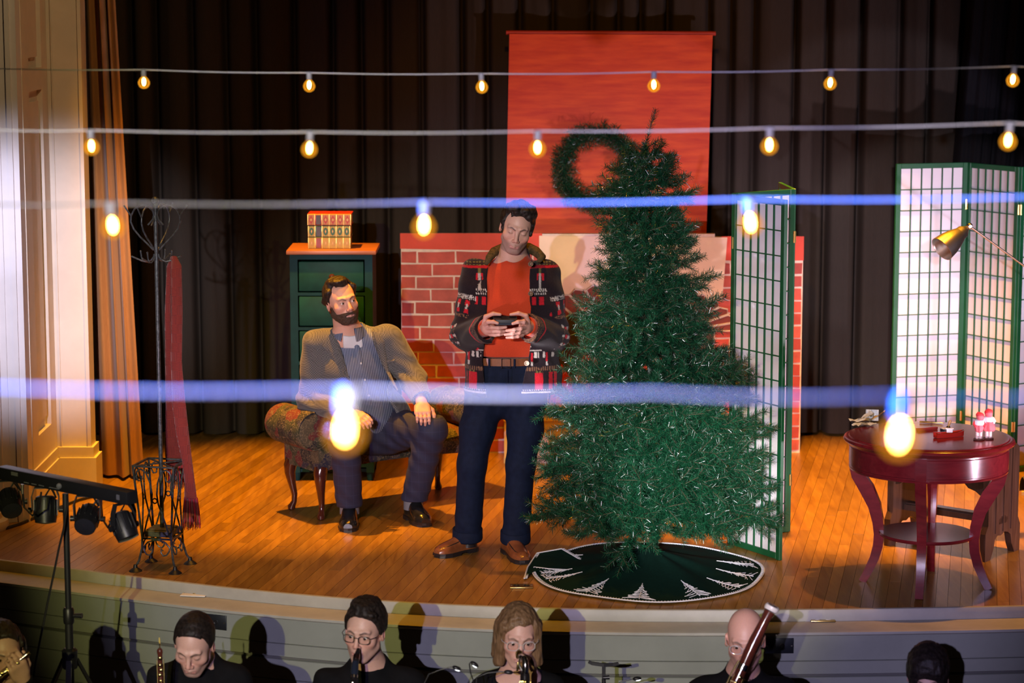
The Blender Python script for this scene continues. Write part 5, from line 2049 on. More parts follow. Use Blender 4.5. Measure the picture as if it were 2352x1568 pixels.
for base, lst in ((hand_R, [
        ([(1112, 742, 11.75), (1116, 727, 11.742), (1133, 720, 11.735), (1149, 722, 11.732)], [0.0125, 0.0115, 0.0100, 0.0075]),
        ([(1116, 744, 11.735), (1121, 739, 11.708), (1133, 739, 11.696), (1143, 742, 11.690)], [0.0115, 0.0108, 0.0096, 0.0075]),
        ([(1120, 753, 11.735), (1130, 752, 11.704), (1145, 753, 11.697), (1162, 751, 11.703)], [0.0115, 0.0108, 0.0096, 0.0075]),
        ([(1123, 761, 11.740), (1134, 761, 11.712), (1148, 761, 11.706), (1160, 760, 11.716)], [0.0112, 0.0100, 0.0092, 0.0072]),
        ([(1126, 768, 11.748), (1137, 769, 11.728), (1147, 768, 11.722), (1156, 767, 11.728)], [0.0100, 0.0092, 0.0082, 0.0066])]),
    (hand_L, [
        ([(1213, 739, 11.75), (1208, 725, 11.742), (1191, 719, 11.735), (1173, 722, 11.732)], [0.0125, 0.0115, 0.0100, 0.0075]),
        ([(1208, 742, 11.735), (1203, 738, 11.708), (1190, 739, 11.694), (1178, 743, 11.688)], [0.0115, 0.0108, 0.0096, 0.0075]),
        ([(1206, 752, 11.735), (1196, 754, 11.700), (1182, 757, 11.690), (1164, 759, 11.694)], [0.0115, 0.0108, 0.0096, 0.0075]),
        ([(1203, 761, 11.740), (1193, 763, 11.708), (1178, 766, 11.698), (1160, 768, 11.704)], [0.0112, 0.0100, 0.0092, 0.0072]),
        ([(1200, 769, 11.748), (1190, 772, 11.724), (1178, 774, 11.714), (1164, 775, 11.718)], [0.0100, 0.0092, 0.0082, 0.0066])])):
    for pts, rs in lst:
        base += chain([S_(*q) for q in pts], rs, fk)
body = moved(hp, MH)
body += [cap(neck_top, neck_bot, 0.050, 0.058, 0.03), cap(neck_bot, chest, 0.07, 0.10, 0.05, flat_y)]
body += [cap(S_(1128, 632, 12.07), S_(1226, 636, 12.07), 0.062, 0.062, 0.05), cap(S_(1150, 700, 12.07), S_(1212, 700, 12.07), 0.105, 0.105, 0.05, flat_y), cap(S_(1155, 800, 12.08), S_(1195, 800, 12.08), 0.10, 0.10, 0.05, flat_y), cap(hR, hL, 0.10, 0.10, 0.05, ((0, 1, 0), 0.9))]
body += chain([hR, kR, aR], [0.078, 0.052, 0.038], 0.03) + chain([hL, kL, aL], [0.078, 0.052, 0.038], 0.03)
body += chain([sR, eR, wR], [0.048, 0.038, 0.026], 0.025) + chain([sL, eL, wL], [0.048, 0.038, 0.026], 0.025)
toeR, toeL = S_(1012, 1284, 11.93), S_(1208, 1296, 11.86)
fR0, fL0 = aR.copy(), aL.copy()
body += [cap(aR - (0, 0, 0.015), NP(gp(1034, 1274)) + (0, 0, 0.044), 0.032, 0.018, 0.02), cap(aL - (0, 0, 0.015), NP(gp(1192, 1286)) + (0, 0, 0.044), 0.032, 0.018, 0.02)]
body += hand_R + hand_L
hc = NP(MH.translation)
zones = [(hc - 0.13, hc + 0.14), (S_(1105, 780, 11.66), S_(1225, 712, 11.82))]
ax = axes_for(body, 0.0030, 0.0085, zones)
V, Q = nets(field(body, ax, 0.02), ax)
skin1 = (0.56, 0.33, 0.25)
col = face_paint(V, MH, skin1, (0.035, 0.022, 0.018), (0.46, 0.17, 0.16), 0.72, True, 0.5, blush=0.4)
hm = V[:, 1] < 11.79
nb = np.abs(vnoise(V, 120, 3))
col[hm] = np.array((0.60, 0.31, 0.25)) * (0.92 + 0.12 * nb[hm, None])
body_obj('body', V, Q, SKIN, sm, col)


def curl_shape(lx, ly, lz):
    # forehead line, temples, round the ears, nape
    front = ly - (0.052 + 0.0 * lz) - 0.9 * (lz - 0.078) + 0.55 * np.maximum(np.abs(lx) - 0.028, 0) * 0 - 0.012
    temple = np.maximum(ly - 0.030 + 0.25 * np.maximum(0.055 - lz, 0), -(np.abs(lx) - 0.02))
    cut = np.minimum(front, temple)
    ear = 0.008 - lz + 0.9 * np.maximum(ly + 0.01, -0.06)
    low = np.maximum(-0.065 - lz, ear * 0 - 1)
    side = -(lz + 0.035) + 0.0 * lx
    side = np.where(ly > -0.035, np.maximum(-(lz - 0.0) - 0.022 + (0.05 - ly) * 0.0, -1), -(lz + 0.072))
    return np.maximum(np.maximum(np.where(np.abs(lx) > 0.045, ly - 0.034, ly - (0.058 + 0.55 * (lz - 0.070))), low), side)


hair_obj('hair', hp, MH, sm, HB, curl_shape, 0.013, 0.0033, 0.0060, 150, 4, extra=[ell((0.03, 0.03, 0.110), (0.05, 0.045, 0.022), 0.02), ell((-0.02, 0.02, 0.112), (0.05, 0.05, 0.020), 0.02), ell((-0.055, 0.0, 0.075), (0.03, 0.06, 0.035), 0.02), ell((-0.04, 0.045, 0.085), (0.028, 0.026, 0.022), 0.015)])

# trousers
tp = chain([hR + (0.005, -0.005, 0.03), (hR + kR) / 2 + (-0.012, 0, 0), kR, aR + (0, 0, 0.012)], [0.098, 0.088, 0.072, 0.070], 0.03)
tp += chain([hL + (-0.005, -0.005, 0.03), (hL + kL) / 2 + (0.012, 0, 0), kL, aL + (0, 0, 0.012)], [0.098, 0.090, 0.072, 0.070], 0.03)
tp += [cap(S_(1130, 862, 12.08), S_(1200, 862, 12.08), 0.112, 0.112, 0.04, ((0, 1, 0), 0.9)), cap(S_(1135, 838, 12.08), S_(1195, 838, 12.08), 0.100, 0.100, 0.04, ((0, 1, 0), 0.95)), cap(hR, hL, 0.116, 0.116, 0.04, ((0, 1, 0), 0.92))]
ax = axes_for(tp, 0.0065)
F = field(tp, ax, 0.03)
X, Y, Z = coords(ax)
zh, zw = float(aR[2]) - 0.005, float(S_(1160, 828, 11.95)[2])
F = F + (0.0035 * np.sin(Z * 60 + X * 45) * np.clip((0.30 - Z) / 0.2, 0, 1) + 0.003 * np.sin(Z * 40 - X * 90 + Y * 30) * np.exp(-((Z - 0.8) / 0.12) ** 2)).astype(np.float32)
F = np.maximum(F, (zh - Z + 0.15 * (Y - 12.05)).astype(np.float32))
F = np.maximum(F, (Z - zw).astype(np.float32))
V, Q = nets(F, ax)
navy = simple('navy_twill', (0.005, 0.0095, 0.026), 0.8, 0, 0.2, 40, 0.06, 0.15, sheen=0.0)
trs = body_obj('trousers', V, Q, navy, sm)
for a_ in (aR, aL):
    cp = MB()
    c_ = Vector(a_)
    P = []
    for i in range(33):
        t = 2 * PI * i / 32
        P.append([c_ + Vector((r_ * math.cos(t), r_ * math.sin(t), z + 0.15 * r_ * math.sin(t))) for r_, z in ((0.062, 0.002), (0.0745, 0.0), (0.078, 0.008), (0.077, 0.055), (0.073, 0.058), (0.066, 0.054))])
    part('turn_up', cp.grid(P), navy, trs, 'all')
mb = MB().tube([at(1166, 850, 11.955), at(1166, 890, 11.955), at(1164, 925, 11.975)], 0.002, 5)
part('fly_seam', mb, navy, trs, True)
# belt
bm_ = simple('brown_leather', (0.22, 0.075, 0.030), 0.32, var=0.15, scale=30, coat=0.2)
zb = float(S_(1160, 833, 11.96)[2])
bc_ = (S_(1130, 838, 12.08) + S_(1195, 838, 12.08)) / 2
P = []
for i in range(49):
    t = 2 * PI * i / 48
    ex = (abs(math.cos(t)) ** 0.8) * math.copysign(1, math.cos(t))
    c_ = Vector((bc_[0] + 0.178 * ex, bc_[1] + 0.112 * math.sin(t), 0))
    P.append([c_ + Vector((0, 0, zb + dz)) for dz in (-0.019, 0.019)])
belt = part('belt', MB().grid(P), bm_, sm, 'all')
bcx = at(1158, 834, 11.962)
part('buckle', MB().tube([bcx + Vector((x, -0.004, z)) for x, z in ((-0.012, -0.023), (0.032, -0.023), (0.032, 0.023), (-0.012, 0.023))], 0.003, 8, closed=True), simple('dark_buckle', (0.03, 0.025, 0.02), 0.3, 0.8), belt, True)
part('belt_loop', MB().obox(bcx + Vector((0.052, -0.004, 0)), (0.010, 0.006, 0.044), None, 0.001, 1).obox(bcx + Vector((-0.075, 0.004, 0)), (0.010, 0.006, 0.044), None, 0.001, 1), navy, belt)

# orange sweater
ora = simple('orange_knit', (0.50, 0.048, 0.013), 0.85, 0, 0.10, 260, 0.10, 0.2, sheen=0.2)
sp_ = [cap(S_(1132, 640, 12.07), S_(1224, 643, 12.07), 0.075, 0.075, 0.05), cap(S_(1150, 700, 12.06), S_(1212, 700, 12.06), 0.130, 0.130, 0.06, ((0, 1, 0), 0.80)), cap(S_(1148, 790, 12.06), S_(1196, 790, 12.06), 0.122, 0.122, 0.06, ((0, 1, 0), 0.92)), cap(S_(1182, 592, 12.055), neck_bot, 0.066, 0.090, 0.04), cap(S_(1178, 610, 12.07), S_(1122, 638, 12.09), 0.066, 0.062, 0.04), cap(S_(1184, 610, 12.07), S_(1234, 642, 12.09), 0.066, 0.062, 0.04)]
sp_ += chain([sR, eR, wR + (0.004, 0.010, 0)], [0.055, 0.048, 0.044], 0.03) + chain([sL, eL, wL + (-0.004, 0.010, 0)], [0.055, 0.048, 0.046], 0.03)
ax = axes_for(sp_, 0.0058)
F = field(sp_, ax, 0.03)
X, Y, Z = coords(ax)
zl = float(S_(1160, 822, 11.95)[2])
F = F + (0.0035 * np.sin(X * 60 + Z * 25) * np.exp(-((Z - 1.25) / 0.12) ** 2)).astype(np.float32)
F = np.maximum(F, (zl - Z).astype(np.float32))
nk = Vector(S_(1183, 596, 11.98))
# neckline: a sloping cut, lower in front
ncut = np.where(Y < 12.07, Z - (nk.z - 0.016 + 9.0 * (X - nk.x + 0.006) ** 2), Z - (nk.z + 0.045))
F = np.maximum(F, np.where(np.abs(X - nk.x) < 0.11, ncut, -1).astype(np.float32))
for w_, e_ in ((wR, eR), (wL, eL)):
    d_ = (w_ - e_) / np.linalg.norm(w_ - e_)
    F = np.where(np.abs(X - w_[0]) + np.abs(Y - w_[1]) + np.abs(Z - w_[2]) < 0.25, np.maximum(F, ((X - w_[0]) * d_[0] + (Y - w_[1]) * d_[1] + (Z - w_[2]) * d_[2] - 0.004).astype(np.float32)), F)
V, Q = nets(F, ax)
swt = body_obj('sweater', V, Q, ora, sm)

# patterned cardigan: a thick shell, open down the front
oR, oL = eR + (0, 0, -0.004), eL + (0, 0, -0.004)
cR, cL = wR + (0.004, 0.035, -0.010), wL + (-0.004, 0.035, -0.010)
cgp = [cap(S_(1124, 640, 12.085), S_(1230, 644, 12.085), 0.090, 0.090, 0.05), cap(S_(1140, 700, 12.08), S_(1218, 700, 12.08), 0.158, 0.158, 0.06, ((0, 1, 0), 0.80)), cap(S_(1138, 790, 12.075), S_(1214, 790, 12.075), 0.152, 0.152, 0.06, ((0, 1, 0), 0.86)),
       cap(S_(1138, 860, 12.075), S_(1220, 860, 12.075), 0.155, 0.155, 0.06, ((0, 1, 0), 0.88)), cap(S_(1136, 925, 12.075), S_(1226, 925, 12.075), 0.160, 0.160, 0.05, ((0, 1, 0), 0.88)),
       cap(S_(1184, 588, 12.09), neck_bot, 0.070, 0.10, 0.05)]
slv = chain([sR, oR, cR], [0.074, 0.066, 0.069], 0.035) + chain([sL, oL, cL], [0.074, 0.066, 0.069], 0.035)
ax = axes_for(cgp + slv, 0.0050)
F1 = field(cgp + slv, ax, 0.04)
X, Y, Z = coords(ax)
F1 = F1 + (0.003 * np.sin(Z * 48 + X * 30 + Y * 20) + 0.0045 * np.sin(Z * 75 + Y * 55) * np.exp(-((Z - float(eR[2])) / 0.09) ** 2)).astype(np.float32)
Fi = field(grown(cgp + slv, -0.0135), ax, 0.04)
F = np.maximum(F1, -Fi)
# front opening: its edges follow the picture's two front bands
zz_ = np.array([S_(1170, y, 11.95)[2] for y in (560, 640, 700, 780, 830, 870, 910)])[::-1]
lx_ = np.array([S_(x, y, 11.93)[0] for x, y in ((1128, 560), (1118, 640), (1119, 700), (1114, 780), (1108, 830), (1112, 870), (1118, 910))])[::-1]
rx_ = np.array([S_(x, y, 11.93)[0] for x, y in ((1222, 560), (1216, 640), (1217, 700), (1220, 780), (1213, 830), (1202, 870), (1196, 910))])[::-1]
zf = ax[2]
ol_ = np.interp(zf, zz_, lx_)[None, None, :]
or_ = np.interp(zf, zz_, rx_)[None, None, :]
dO = np.maximum(np.maximum(ol_ - X, X - or_), Y - 12.06)
keep_sl = field(slv, ax, 0.03)
F = np.where((keep_sl < 0.012) & (Y < 11.90), F, np.maximum(F, -dO.astype(np.float32)))
zc = float(S_(1170, 908, 11.95)[2])
hem = zc + 0.012 * np.sin(X * 14)
F = np.maximum(F, (hem - Z).astype(np.float32))
F = np.maximum(F, ((Z - (nk.z + 0.022)) * 0.9 - (Y - nk.y) * 0.55).astype(np.float32) * np.where(np.abs(X - nk.x) < 0.10, 1, 0) - np.where(np.abs(X - nk.x) < 0.10, 0, 1).astype(np.float32))
for c_, o_ in ((cR, oR), (cL, oL)):
    d_ = (c_ - o_) / np.linalg.norm(c_ - o_)
    near = (np.abs(X - c_[0]) + np.abs(Y - c_[1]) + np.abs(Z - c_[2])) < 0.25
    F = np.where(near, np.maximum(F, ((X - c_[0]) * d_[0] + (Y - c_[1]) * d_[1] + (Z - c_[2]) * d_[2] - 0.002).astype(np.float32)), F)
V, Q = nets(F, ax)
# knitted-in pattern
cdk, cwh, crd, col_, cbr = np.array((0.016, 0.010, 0.013)), np.array((0.52, 0.47, 0.42)), np.array((0.46, 0.012, 0.022)), np.array((0.14, 0.12, 0.035)), np.array((0.20, 0.10, 0.055))
C = np.tile(cdk, (len(V), 1))


def along(V, a, b):
    d = b - a
    L = np.linalg.norm(d)
    t = ((V - a) @ d) / L
    q = V - a - np.outer(t, d / L)
    return t, L, q, np.linalg.norm(q, axis=1)


dsl = []
for (a, b, c) in ((sR, oR, cR), (sL, oL, cL)):
    t1, L1, q1, r1 = along(V, a, b)
    t2, L2, q2, r2 = along(V, b, c)
    on1 = (r1 < 0.088) & (t1 > 0.03) & (t1 < L1 + 0.03)
    on2 = (r2 < 0.088) & (t2 > -0.02)
    s = np.where(on2 & (r2 <= r1 + 0.01), L1 + t2, t1)
    ang = np.where(on2, np.arctan2(q2[:, 2], q2[:, 0] * np.sign(c[0] - b[0])), np.arctan2(q1[:, 1], q1[:, 0]))
    dsl.append((on1 | on2, s, ang, L1, L2))
on_sl = dsl[0][0] | dsl[1][0]
zt_ = V[:, 2]
ztop = float(S_(1170, 640, 11.95)[2])


def band(zv, z0, w):
    return np.abs(zv - z0) < w


def dashes(u, n, duty=0.55):
    return (np.mod(u * n, 1) < duty)


def zpx(y):
    return float(S_(1170, y, 11.93)[2])


u = (V[:, 0] - 0.02)
body_m = ~on_sl
for y, w, c, dsh in ((668, .0045, cwh, 1), (672, .0020, cwh, 0), (677, .0045, cwh, 1), (795, .0045, cwh, 0), (800, .0020, cwh, 1), (806, .0035, cwh, 0), (846, .0035, cbr, 1), (850, .0030, cbr, 1), (902, .0050, cwh, 0), (896, .0030, cwh, 1)):
    m = body_m & band(zt_, zpx(y), w)
    if dsh:
        m &= dashes(u, 90)
    C[m] = c


def motif_m(uc, y0, y1, hw):
    return body_m & (np.abs(u - uc) < hw) & (zt_ < zpx(y0)) & (zt_ > zpx(y1))


def ux(px, y):
    return float(S_(px, y, 11.93)[0]) - 0.02


for px in (1101, 1241):
    y = 620
    C[motif_m(ux(px, y), 613, 630, 0.006)] = col_
    C[motif_m(ux(px, y), 631, 637, 0.018)] = crd
    C[motif_m(ux(px, y), 637, 646, 0.018) & (np.abs(u - ux(px, y)) > 0.010)] = crd
    C[motif_m(ux(px, y), 631, 668, 0.0065)] = cwh * 0.75
for px in (1092, 1111, 1244, 1226):
    C[motif_m(ux(px, 690), 684, 701, 0.0105)] = crd
for px in (1070, 1085, 1099, 1232, 1250, 1268):
    C[motif_m(ux(px, 815), 810, 822, 0.011) & dashes(u, 45, 0.6)] = cwh
for px in (1076, 1222, 1256):
    C[motif_m(ux(px, 825), 812, 832, 0.0045)] = crd
    C[motif_m(ux(px, 835), 832, 841, 0.0045)] = cwh
for px, hw in ((1084, 0.026), (1062, 0.010), (1238, 0.024), (1270, 0.02)):
    C[motif_m(ux(px, 880), 858, 896, hw) & (np.mod(u * 21, 1) < 0.86)] = crd
    C[motif_m(ux(px, 858), 853, 857, hw * 0.8) & dashes(u, 60)] = col_
# red yoke line and olive shoulders
yk = body_m & (zt_ > zpx(620))
C[yk & (zt_ < zpx(614))] = crd * 0.8
C[yk & (zt_ > zpx(613)) & dashes(zt_, 75, 0.5) & dashes(u, 60, 0.6)] = col_
for (on, s, ang, L1, L2) in dsl:
    def sb(f, w, c, dsh):
        m = on & (np.abs(s - f) < w)
        if dsh:
            m &= dashes(ang, 9)
        C[m] = c
    sb(0.115, 0.004, cwh, 1)
    sb(0.122, 0.002, cwh, 0)
    sb(0.130, 0.004, cwh, 1)
    sb(0.215, 0.003, cbr, 1)
    sb(0.223, 0.003, cbr, 1)
    sb(0.285, 0.0045, cwh, 1)
    sb(0.290, 0.002, cwh, 0)
    sb(L1 + 0.035, 0.003, cbr, 1)
    for k in range(9):
        a0 = -PI + k * 2 * PI / 9
        da = np.abs(np.mod(ang - a0 + PI, 2 * PI) - PI)
        m = on & (da < 0.16) & (s > 0.14) & (s < 0.165)
        C[m] = crd
        m = on & (np.abs(da - 0.0) < 0.07) & (s > 0.158) & (s < 0.185)
        C[m] = cwh * 0.85
        m = on & (da < 0.15) & (s > 0.184) & (s < 0.205)
        C[m] = crd
        m = on & (da < 0.13) & (s > 0.305) & (s < 0.322)
        C[m] = cwh * 0.9
        m = on & (da < 0.15) & (s > 0.322) & (s < 0.340)
        C[m] = crd
        m = on & (da < 0.10) & (s > 0.345) & (s < 0.362)
        C[m] = cwh * 0.9
    m = on & (s > L1 + 0.055) & (s < L1 + 0.105) & (ang < 0.1) & (ang > -1.3) & (np.mod(ang * 5, 1) < 0.9)
    C[m] = crd
    m = on & (s > L1 + L2 - 0.060) & (s < L1 + L2 - 0.048)
    C[m] = crd
    m = on & (s > L1 + L2 - 0.040) & dashes(s, 90, 0.5) & dashes(ang, 10, 0.7)
    C[m] = cbr * 0.8
C = C * (0.82 + 0.30 * np.random.default_rng(5).random((len(V), 1)))
wool = colmat('patterned_wool', 0.95, 0.1, 0.6, 420, 0, 0.22, 0.12)
card = body_obj('cardigan', V, Q, wool, sm, C)
# front bands with stitches, collar, buttons
fb = MB()
for xs2, sgn2 in ((lx_, -1), (rx_, 1)):
    pts = []
    for i in range(len(zz_)):
        q = Vector((xs2[i], 11.93, zz_[i]))
        pts.append(q)
ogr = simple('dark_wool_band', (0.035, 0.030, 0.022), 0.95, var=0.5, scale=300, bump=0.4)
col_pts = [Vector(S_(1117, 606, 11.955)), Vector(S_(1124, 592, 11.985)), Vector(S_(1135, 578, 12.04)), Vector(S_(1160, 568, 12.13)), Vector(S_(1188, 566, 12.16)), Vector(S_(1214, 569, 12.13)), Vector(S_(1232, 578, 12.06)), Vector(S_(1244, 590, 12.0)), Vector(S_(1238, 600, 11.97))]
part('collar', MB().tube(col_pts, [0.010, 0.020, 0.024, 0.026, 0.026, 0.026, 0.025, 0.022, 0.010], 12), simple('olive_wool', (0.045, 0.040, 0.020), 0.95, 0, 0, 60, 0.5, 0.1, rgb2=(0.13, 0.085, 0.035)), card, 'all')
horn = simple('horn_button', (0.16, 0.09, 0.04), 0.35)
MBt = Matrix.Rotation(PI / 2, 3, 'X')
for px, py, mm in ((1219, 606, horn), (1219, 674, horn), (1210, 834, simple('pale_button', (0.62, 0.50, 0.38), 0.35))):
    part('button', MB().lathe([(0.002, -0.002), (0.006, -0.002), (0.010, 0.003), (0.0125, 0.003), (0.013, 0.0), (0.012, -0.003)], Vector(S_(px, py, 11.918)), 18, M=MBt), mm, card, True)
# wedding ring
rg = Vector(S_(1184, 759, 11.692))
part('ring', MB().tube([rg + Vector((0, 0.0105 * math.cos(a), 0.0105 * math.sin(a))) for a in np.linspace(0, 2 * PI, 18, endpoint=False)], 0.002, 6, closed=True), MAT['chrome'], sm, True)

# shoes


def make_shoe(root, heel, toe, width, upper, solem, name='shoe', square=0.7, hgt=0.075):
    h, t = Vector((heel[0], heel[1], 0)), Vector((toe[0], toe[1], 0))
    d = (t - h)
    L = d.length
    d.normalize()
    s = Vector((d.y, -d.x, 0))
    out = [(0.0, 0.0), (0.02, 0.30), (0.12, 0.42), (0.35, 0.40), (0.55, 0.46), (0.75, 0.52), (0.90, 0.44 if square > 0.5 else 0.36), (0.985, 0.27 if square > 0.5 else 0.2), (1.0, 0.0)]
    poly = [h + d * (L * a) + s * (width * b) for a, b in out] + [h + d * (L * a) - s * (width * b) for a, b in reversed(out[1:-1])]
    mb = MB()
    mb.prism([p + Vector((0, 0, 0.010)) for p in poly], (0, 0, 0.012))
    hl = [p for p in poly if (p - h).dot(d) < L * 0.3]
    hl = [h + d * (L * a) + s * (width * b) for a, b in ((0.0, 0.0), (0.02, 0.30), (0.12, 0.42), (0.30, 0.41))] + [h + d * (L * a) - s * (width * b) for a, b in ((0.30, 0.41), (0.12, 0.42), (0.02, 0.30))]
    mb.prism(hl, (0, 0, 0.012))
    fr = [h + d * (L * a) + s * (width * b) for a, b in ((0.50, 0.44), (0.75, 0.50), (0.9, 0.40), (0.97, 0.2), (0.97, -0.2), (0.9, -0.40), (0.75, -0.50), (0.50, -0.44))]
    mb.prism(fr, (0, 0, 0.011))
    sh = part(name, mb, solem, root)
    P = []
    for i in range(17):
        t_ = 0.015 + 0.965 * i / 16
        hh = np.interp(t_, [0, 0.05, 0.25, 0.4, 0.6, 0.8, 0.93, 1.0], [0.068, 0.078, 0.092, 0.080, 0.056, 0.042, 0.034, 0.014]) * hgt / 0.075
        ww = np.interp(t_, [0, 0.03, 0.12, 0.35, 0.55, 0.75, 0.9, 0.97, 1.0], [0.10, 0.27, 0.38, 0.37, 0.43, 0.49, 0.41, 0.28, 0.10]) * width
        row = []
        for a in np.linspace(0, PI, 13):
            row.append(h + d * (L * t_) + s * (ww * math.cos(a)) + Vector((0, 0, 0.021 + hh * max(0, math.sin(a)) ** (0.75 if t_ > 0.5 else 0.55))))
        P.append(row)
    mb = MB().grid(P)
    mb._add(P[0], [tuple(range(13))])
    mb._add(P[-1], [tuple(range(13))])
    up = part('upper', mb, upper, sh, 'all')
    return sh, h, d, s, L


tan = simple('tan_leather', (0.20, 0.065, 0.022), 0.28, var=0.35, scale=14, coat=0.3)
dsole = simple('dark_sole', (0.014, 0.012, 0.013), 0.4)
for hl_, to_ in ((gp(1092, 1262), gp(1001, 1281)), (gp(1163, 1262), gp(1206, 1297))):
    sh, h, d, s, L = make_shoe(sm, hl_, to_, 0.105, tan, dsole)
    part('toe_seam', MB().tube([h + d * (L * a) + s * (0.105 * b) + Vector((0, 0, z)) for a, b, z in ((0.40, 0.30, 0.078), (0.60, 0.33, 0.066), (0.80, 0.30, 0.055), (0.93, 0.15, 0.050), (0.93, -0.15, 0.050), (0.80, -0.30, 0.055), (0.60, -0.33, 0.066), (0.40, -0.30, 0.078))], 0.0022, 6), dsole, sh, True)

for a_ in (aR, aL):
    part('sock', MB().tube([a_ + (0, 0, -0.035), a_ + (0, 0.0, 0.05)], [0.046, 0.044], 16), dsole, sm, True)
# the phone is held, not worn: a thing of its own
ph = thing('phone', 'dark phone held in both hands by the standing man', 'phone', Vector(S_(1160, 735, 11.71)))
Mp = Euler((R(24), 0, 0)).to_matrix()
pcn = Vector(S_(1160, 735, 11.718))
part('case', MB().obox(pcn, (0.118, 0.062, 0.0135), Mp, 0.004, 3), simple('navy_case', (0.012, 0.018, 0.028), 0.55), ph, True)
part('edge_bumper', MB().obox(pcn + Vector((0, -0.022, -0.008)), (0.092, 0.012, 0.028), None, 0.003, 2), bpy.data.materials['navy_case'], ph, True)
scr = bpy.data.materials.new('dark_glass')
part('screen', MB().obox(pcn + Mp @ Vector((0, 0, 0.0071)), (0.108, 0.054, 0.0008), Mp), simple('screen_glass', (0.01, 0.01, 0.012), 0.08), ph)

# ------------------------------------------------------------------ the seated man
from mathutils.bvhtree import BVHTree


def bvh_of(V, Q):
    return BVHTree.FromPolygons([tuple(v) for v in V], [tuple(q) for q in Q])


def drape(px, py, tree, off=0.004, Y=None):
    """the point of a garment seen at a pixel, lifted a little off the cloth"""
    d = _dir(px, py).normalized()
    hit, n, i, dist = tree.ray_cast(Vector((0, 0, CH)), d)
    if hit is None:
        return at(px, py, Y)
    return hit - d * off


def sheet(name, A, B, tree, mat, parent, off=0.006, n=6, Y=12.7):
    P = []
    m = len(A)
    for j in range(n + 1):
        t = j / n
        row = []
        o_ = off if 0 < j < n else off * 0.15
        for i in range(m):
            row.append(drape(A[i][0] + (B[i][0] - A[i][0]) * t, A[i][1] + (B[i][1] - A[i][1]) * t, tree, o_, Y))
        P.append(row)
    return part(name, MB().grid(P), mat, parent, 'all')


def hs(fy, fz, sl, tw, ear_z, nape_z, temple_y=0.02, ear_y=-0.03):
    """hairline: forehead edge at y=fy on height fz, leaning sl, as far as tw to the side; then temples, over the ears, nape"""
    def f(lx, ly, lz):
        fr = np.where(np.abs(lx) > tw, ly - temple_y - 0.25 * (lz - 0.05), ly - (fy + sl * (lz - fz)))
        lo = np.where(ly > ear_y, ear_z - lz, nape_z - lz)
        return np.maximum(fr, lo)
    return f


def hand(wrist, dirv, palm_n, curl, side, L=0.185):
    """relaxed hand: dirv along the hand, palm_n out of the back of the hand, side=+1 puts the thumb on cross(dirv, palm_n)"""
    w = Vector(wrist)
    d = Vector(dirv).normalized()
    n = (Vector(palm_n) - d * d.dot(Vector(palm_n))).normalized()
    x = d.cross(n) * side
    k = L / 0.185
    P = [cap(w, w + d * 0.03 * k, 0.027 * k, 0.030 * k, 0.015, (tuple(n), 0.72))]
    P += [cap(w + d * 0.04 * k + x * q * k, w + d * 0.085 * k + x * q * 1.15 * k, 0.016 * k, 0.0145 * k, 0.014) for q in (-0.028, -0.009, 0.010, 0.028)]
    for q, ln_, r_ in ((0.030, 0.066, 0.0098), (0.010, 0.074, 0.0100), (-0.010, 0.069, 0.0095), (-0.029, 0.054, 0.0086)):
        p = w + d * 0.088 * k + x * q * 1.1 * k
        pts, a = [p], R(curl * 0.25)
        for s_, f_ in ((0.42, 1.0), (0.32, 1.0), (0.26, 0.8)):
            dd = d * math.cos(a) - n * math.sin(a)
            p = p + dd * ln_ * s_ * k
            pts.append(p)
            a += R(curl * f_)
        P += chain(pts, [r_ * k, r_ * 0.95 * k, r_ * 0.86 * k, r_ * 0.72 * k], 0.005)
    t0 = w + d * 0.025 * k + x * 0.024 * k - n * 0.006 * k
    t1 = t0 + (d * 0.6 + x * 0.75 - n * 0.35).normalized() * 0.042 * k
    t2 = t1 + (d * 0.9 + x * 0.25 - n * 0.35).normalized() * 0.032 * k
    t3 = t2 + (d * 0.95 + x * 0.0 - n * 0.4).normalized() * 0.024 * k
    P += chain([t0, t1, t2, t3], [0.016 * k, 0.0125 * k, 0.011 * k, 0.0085 * k], 0.008)
    return P


TY_ = 12.88
sn = thing('person', 'bearded person sitting on the floral bench in grey tweed jacket and navy trousers', 'person', (-0.8, 12.9, 0))
MS = head_matrix(Vector(S_(784, 690, 12.82)), yaw=27, pitch=-1, roll=-11)
hp2 = head_prims(jaw=1.06, nose=1.08)
toe2R, toe2L = gp(799, 1223), gp(979, 1211)
heel2R, heel2L = toe2R + Vector((-0.005, 0.285, 0)), toe2L + Vector((-0.105, 0.265, 0))
an2R = NP(heel2R.lerp(toe2R, 0.28)) + (0, 0, 0.09)
an2L = NP(heel2L.lerp(toe2L, 0.28)) + (0, 0, 0.09)
kn2R, kn2L = S_(792, 1012, 12.58), S_(990, 985, 12.66)
hp2R, hp2L = S_(820, 985, 13.00), S_(905, 985, 13.00)
sh2R, sh2L = S_(726, 788, 12.90), S_(896, 778, 12.90)
el2R, el2L = S_(716, 920, 12.92), S_(946, 868, 12.86)
wr2R, wr2L = S_(800, 948, 12.66), S_(968, 922, 12.66)
nb2 = S_(810, 776, 12.92)
nt2 = S_(797, 735, 12.86)
ch2 = S_(815, 850, 12.93)
wa2 = S_(848, 945, 12.97)
sx2 = (sh2L - sh2R) / np.linalg.norm(sh2L - sh2R)
sq2 = ((0, 1, 0), 0.72)
bd = moved(hp2, MS)
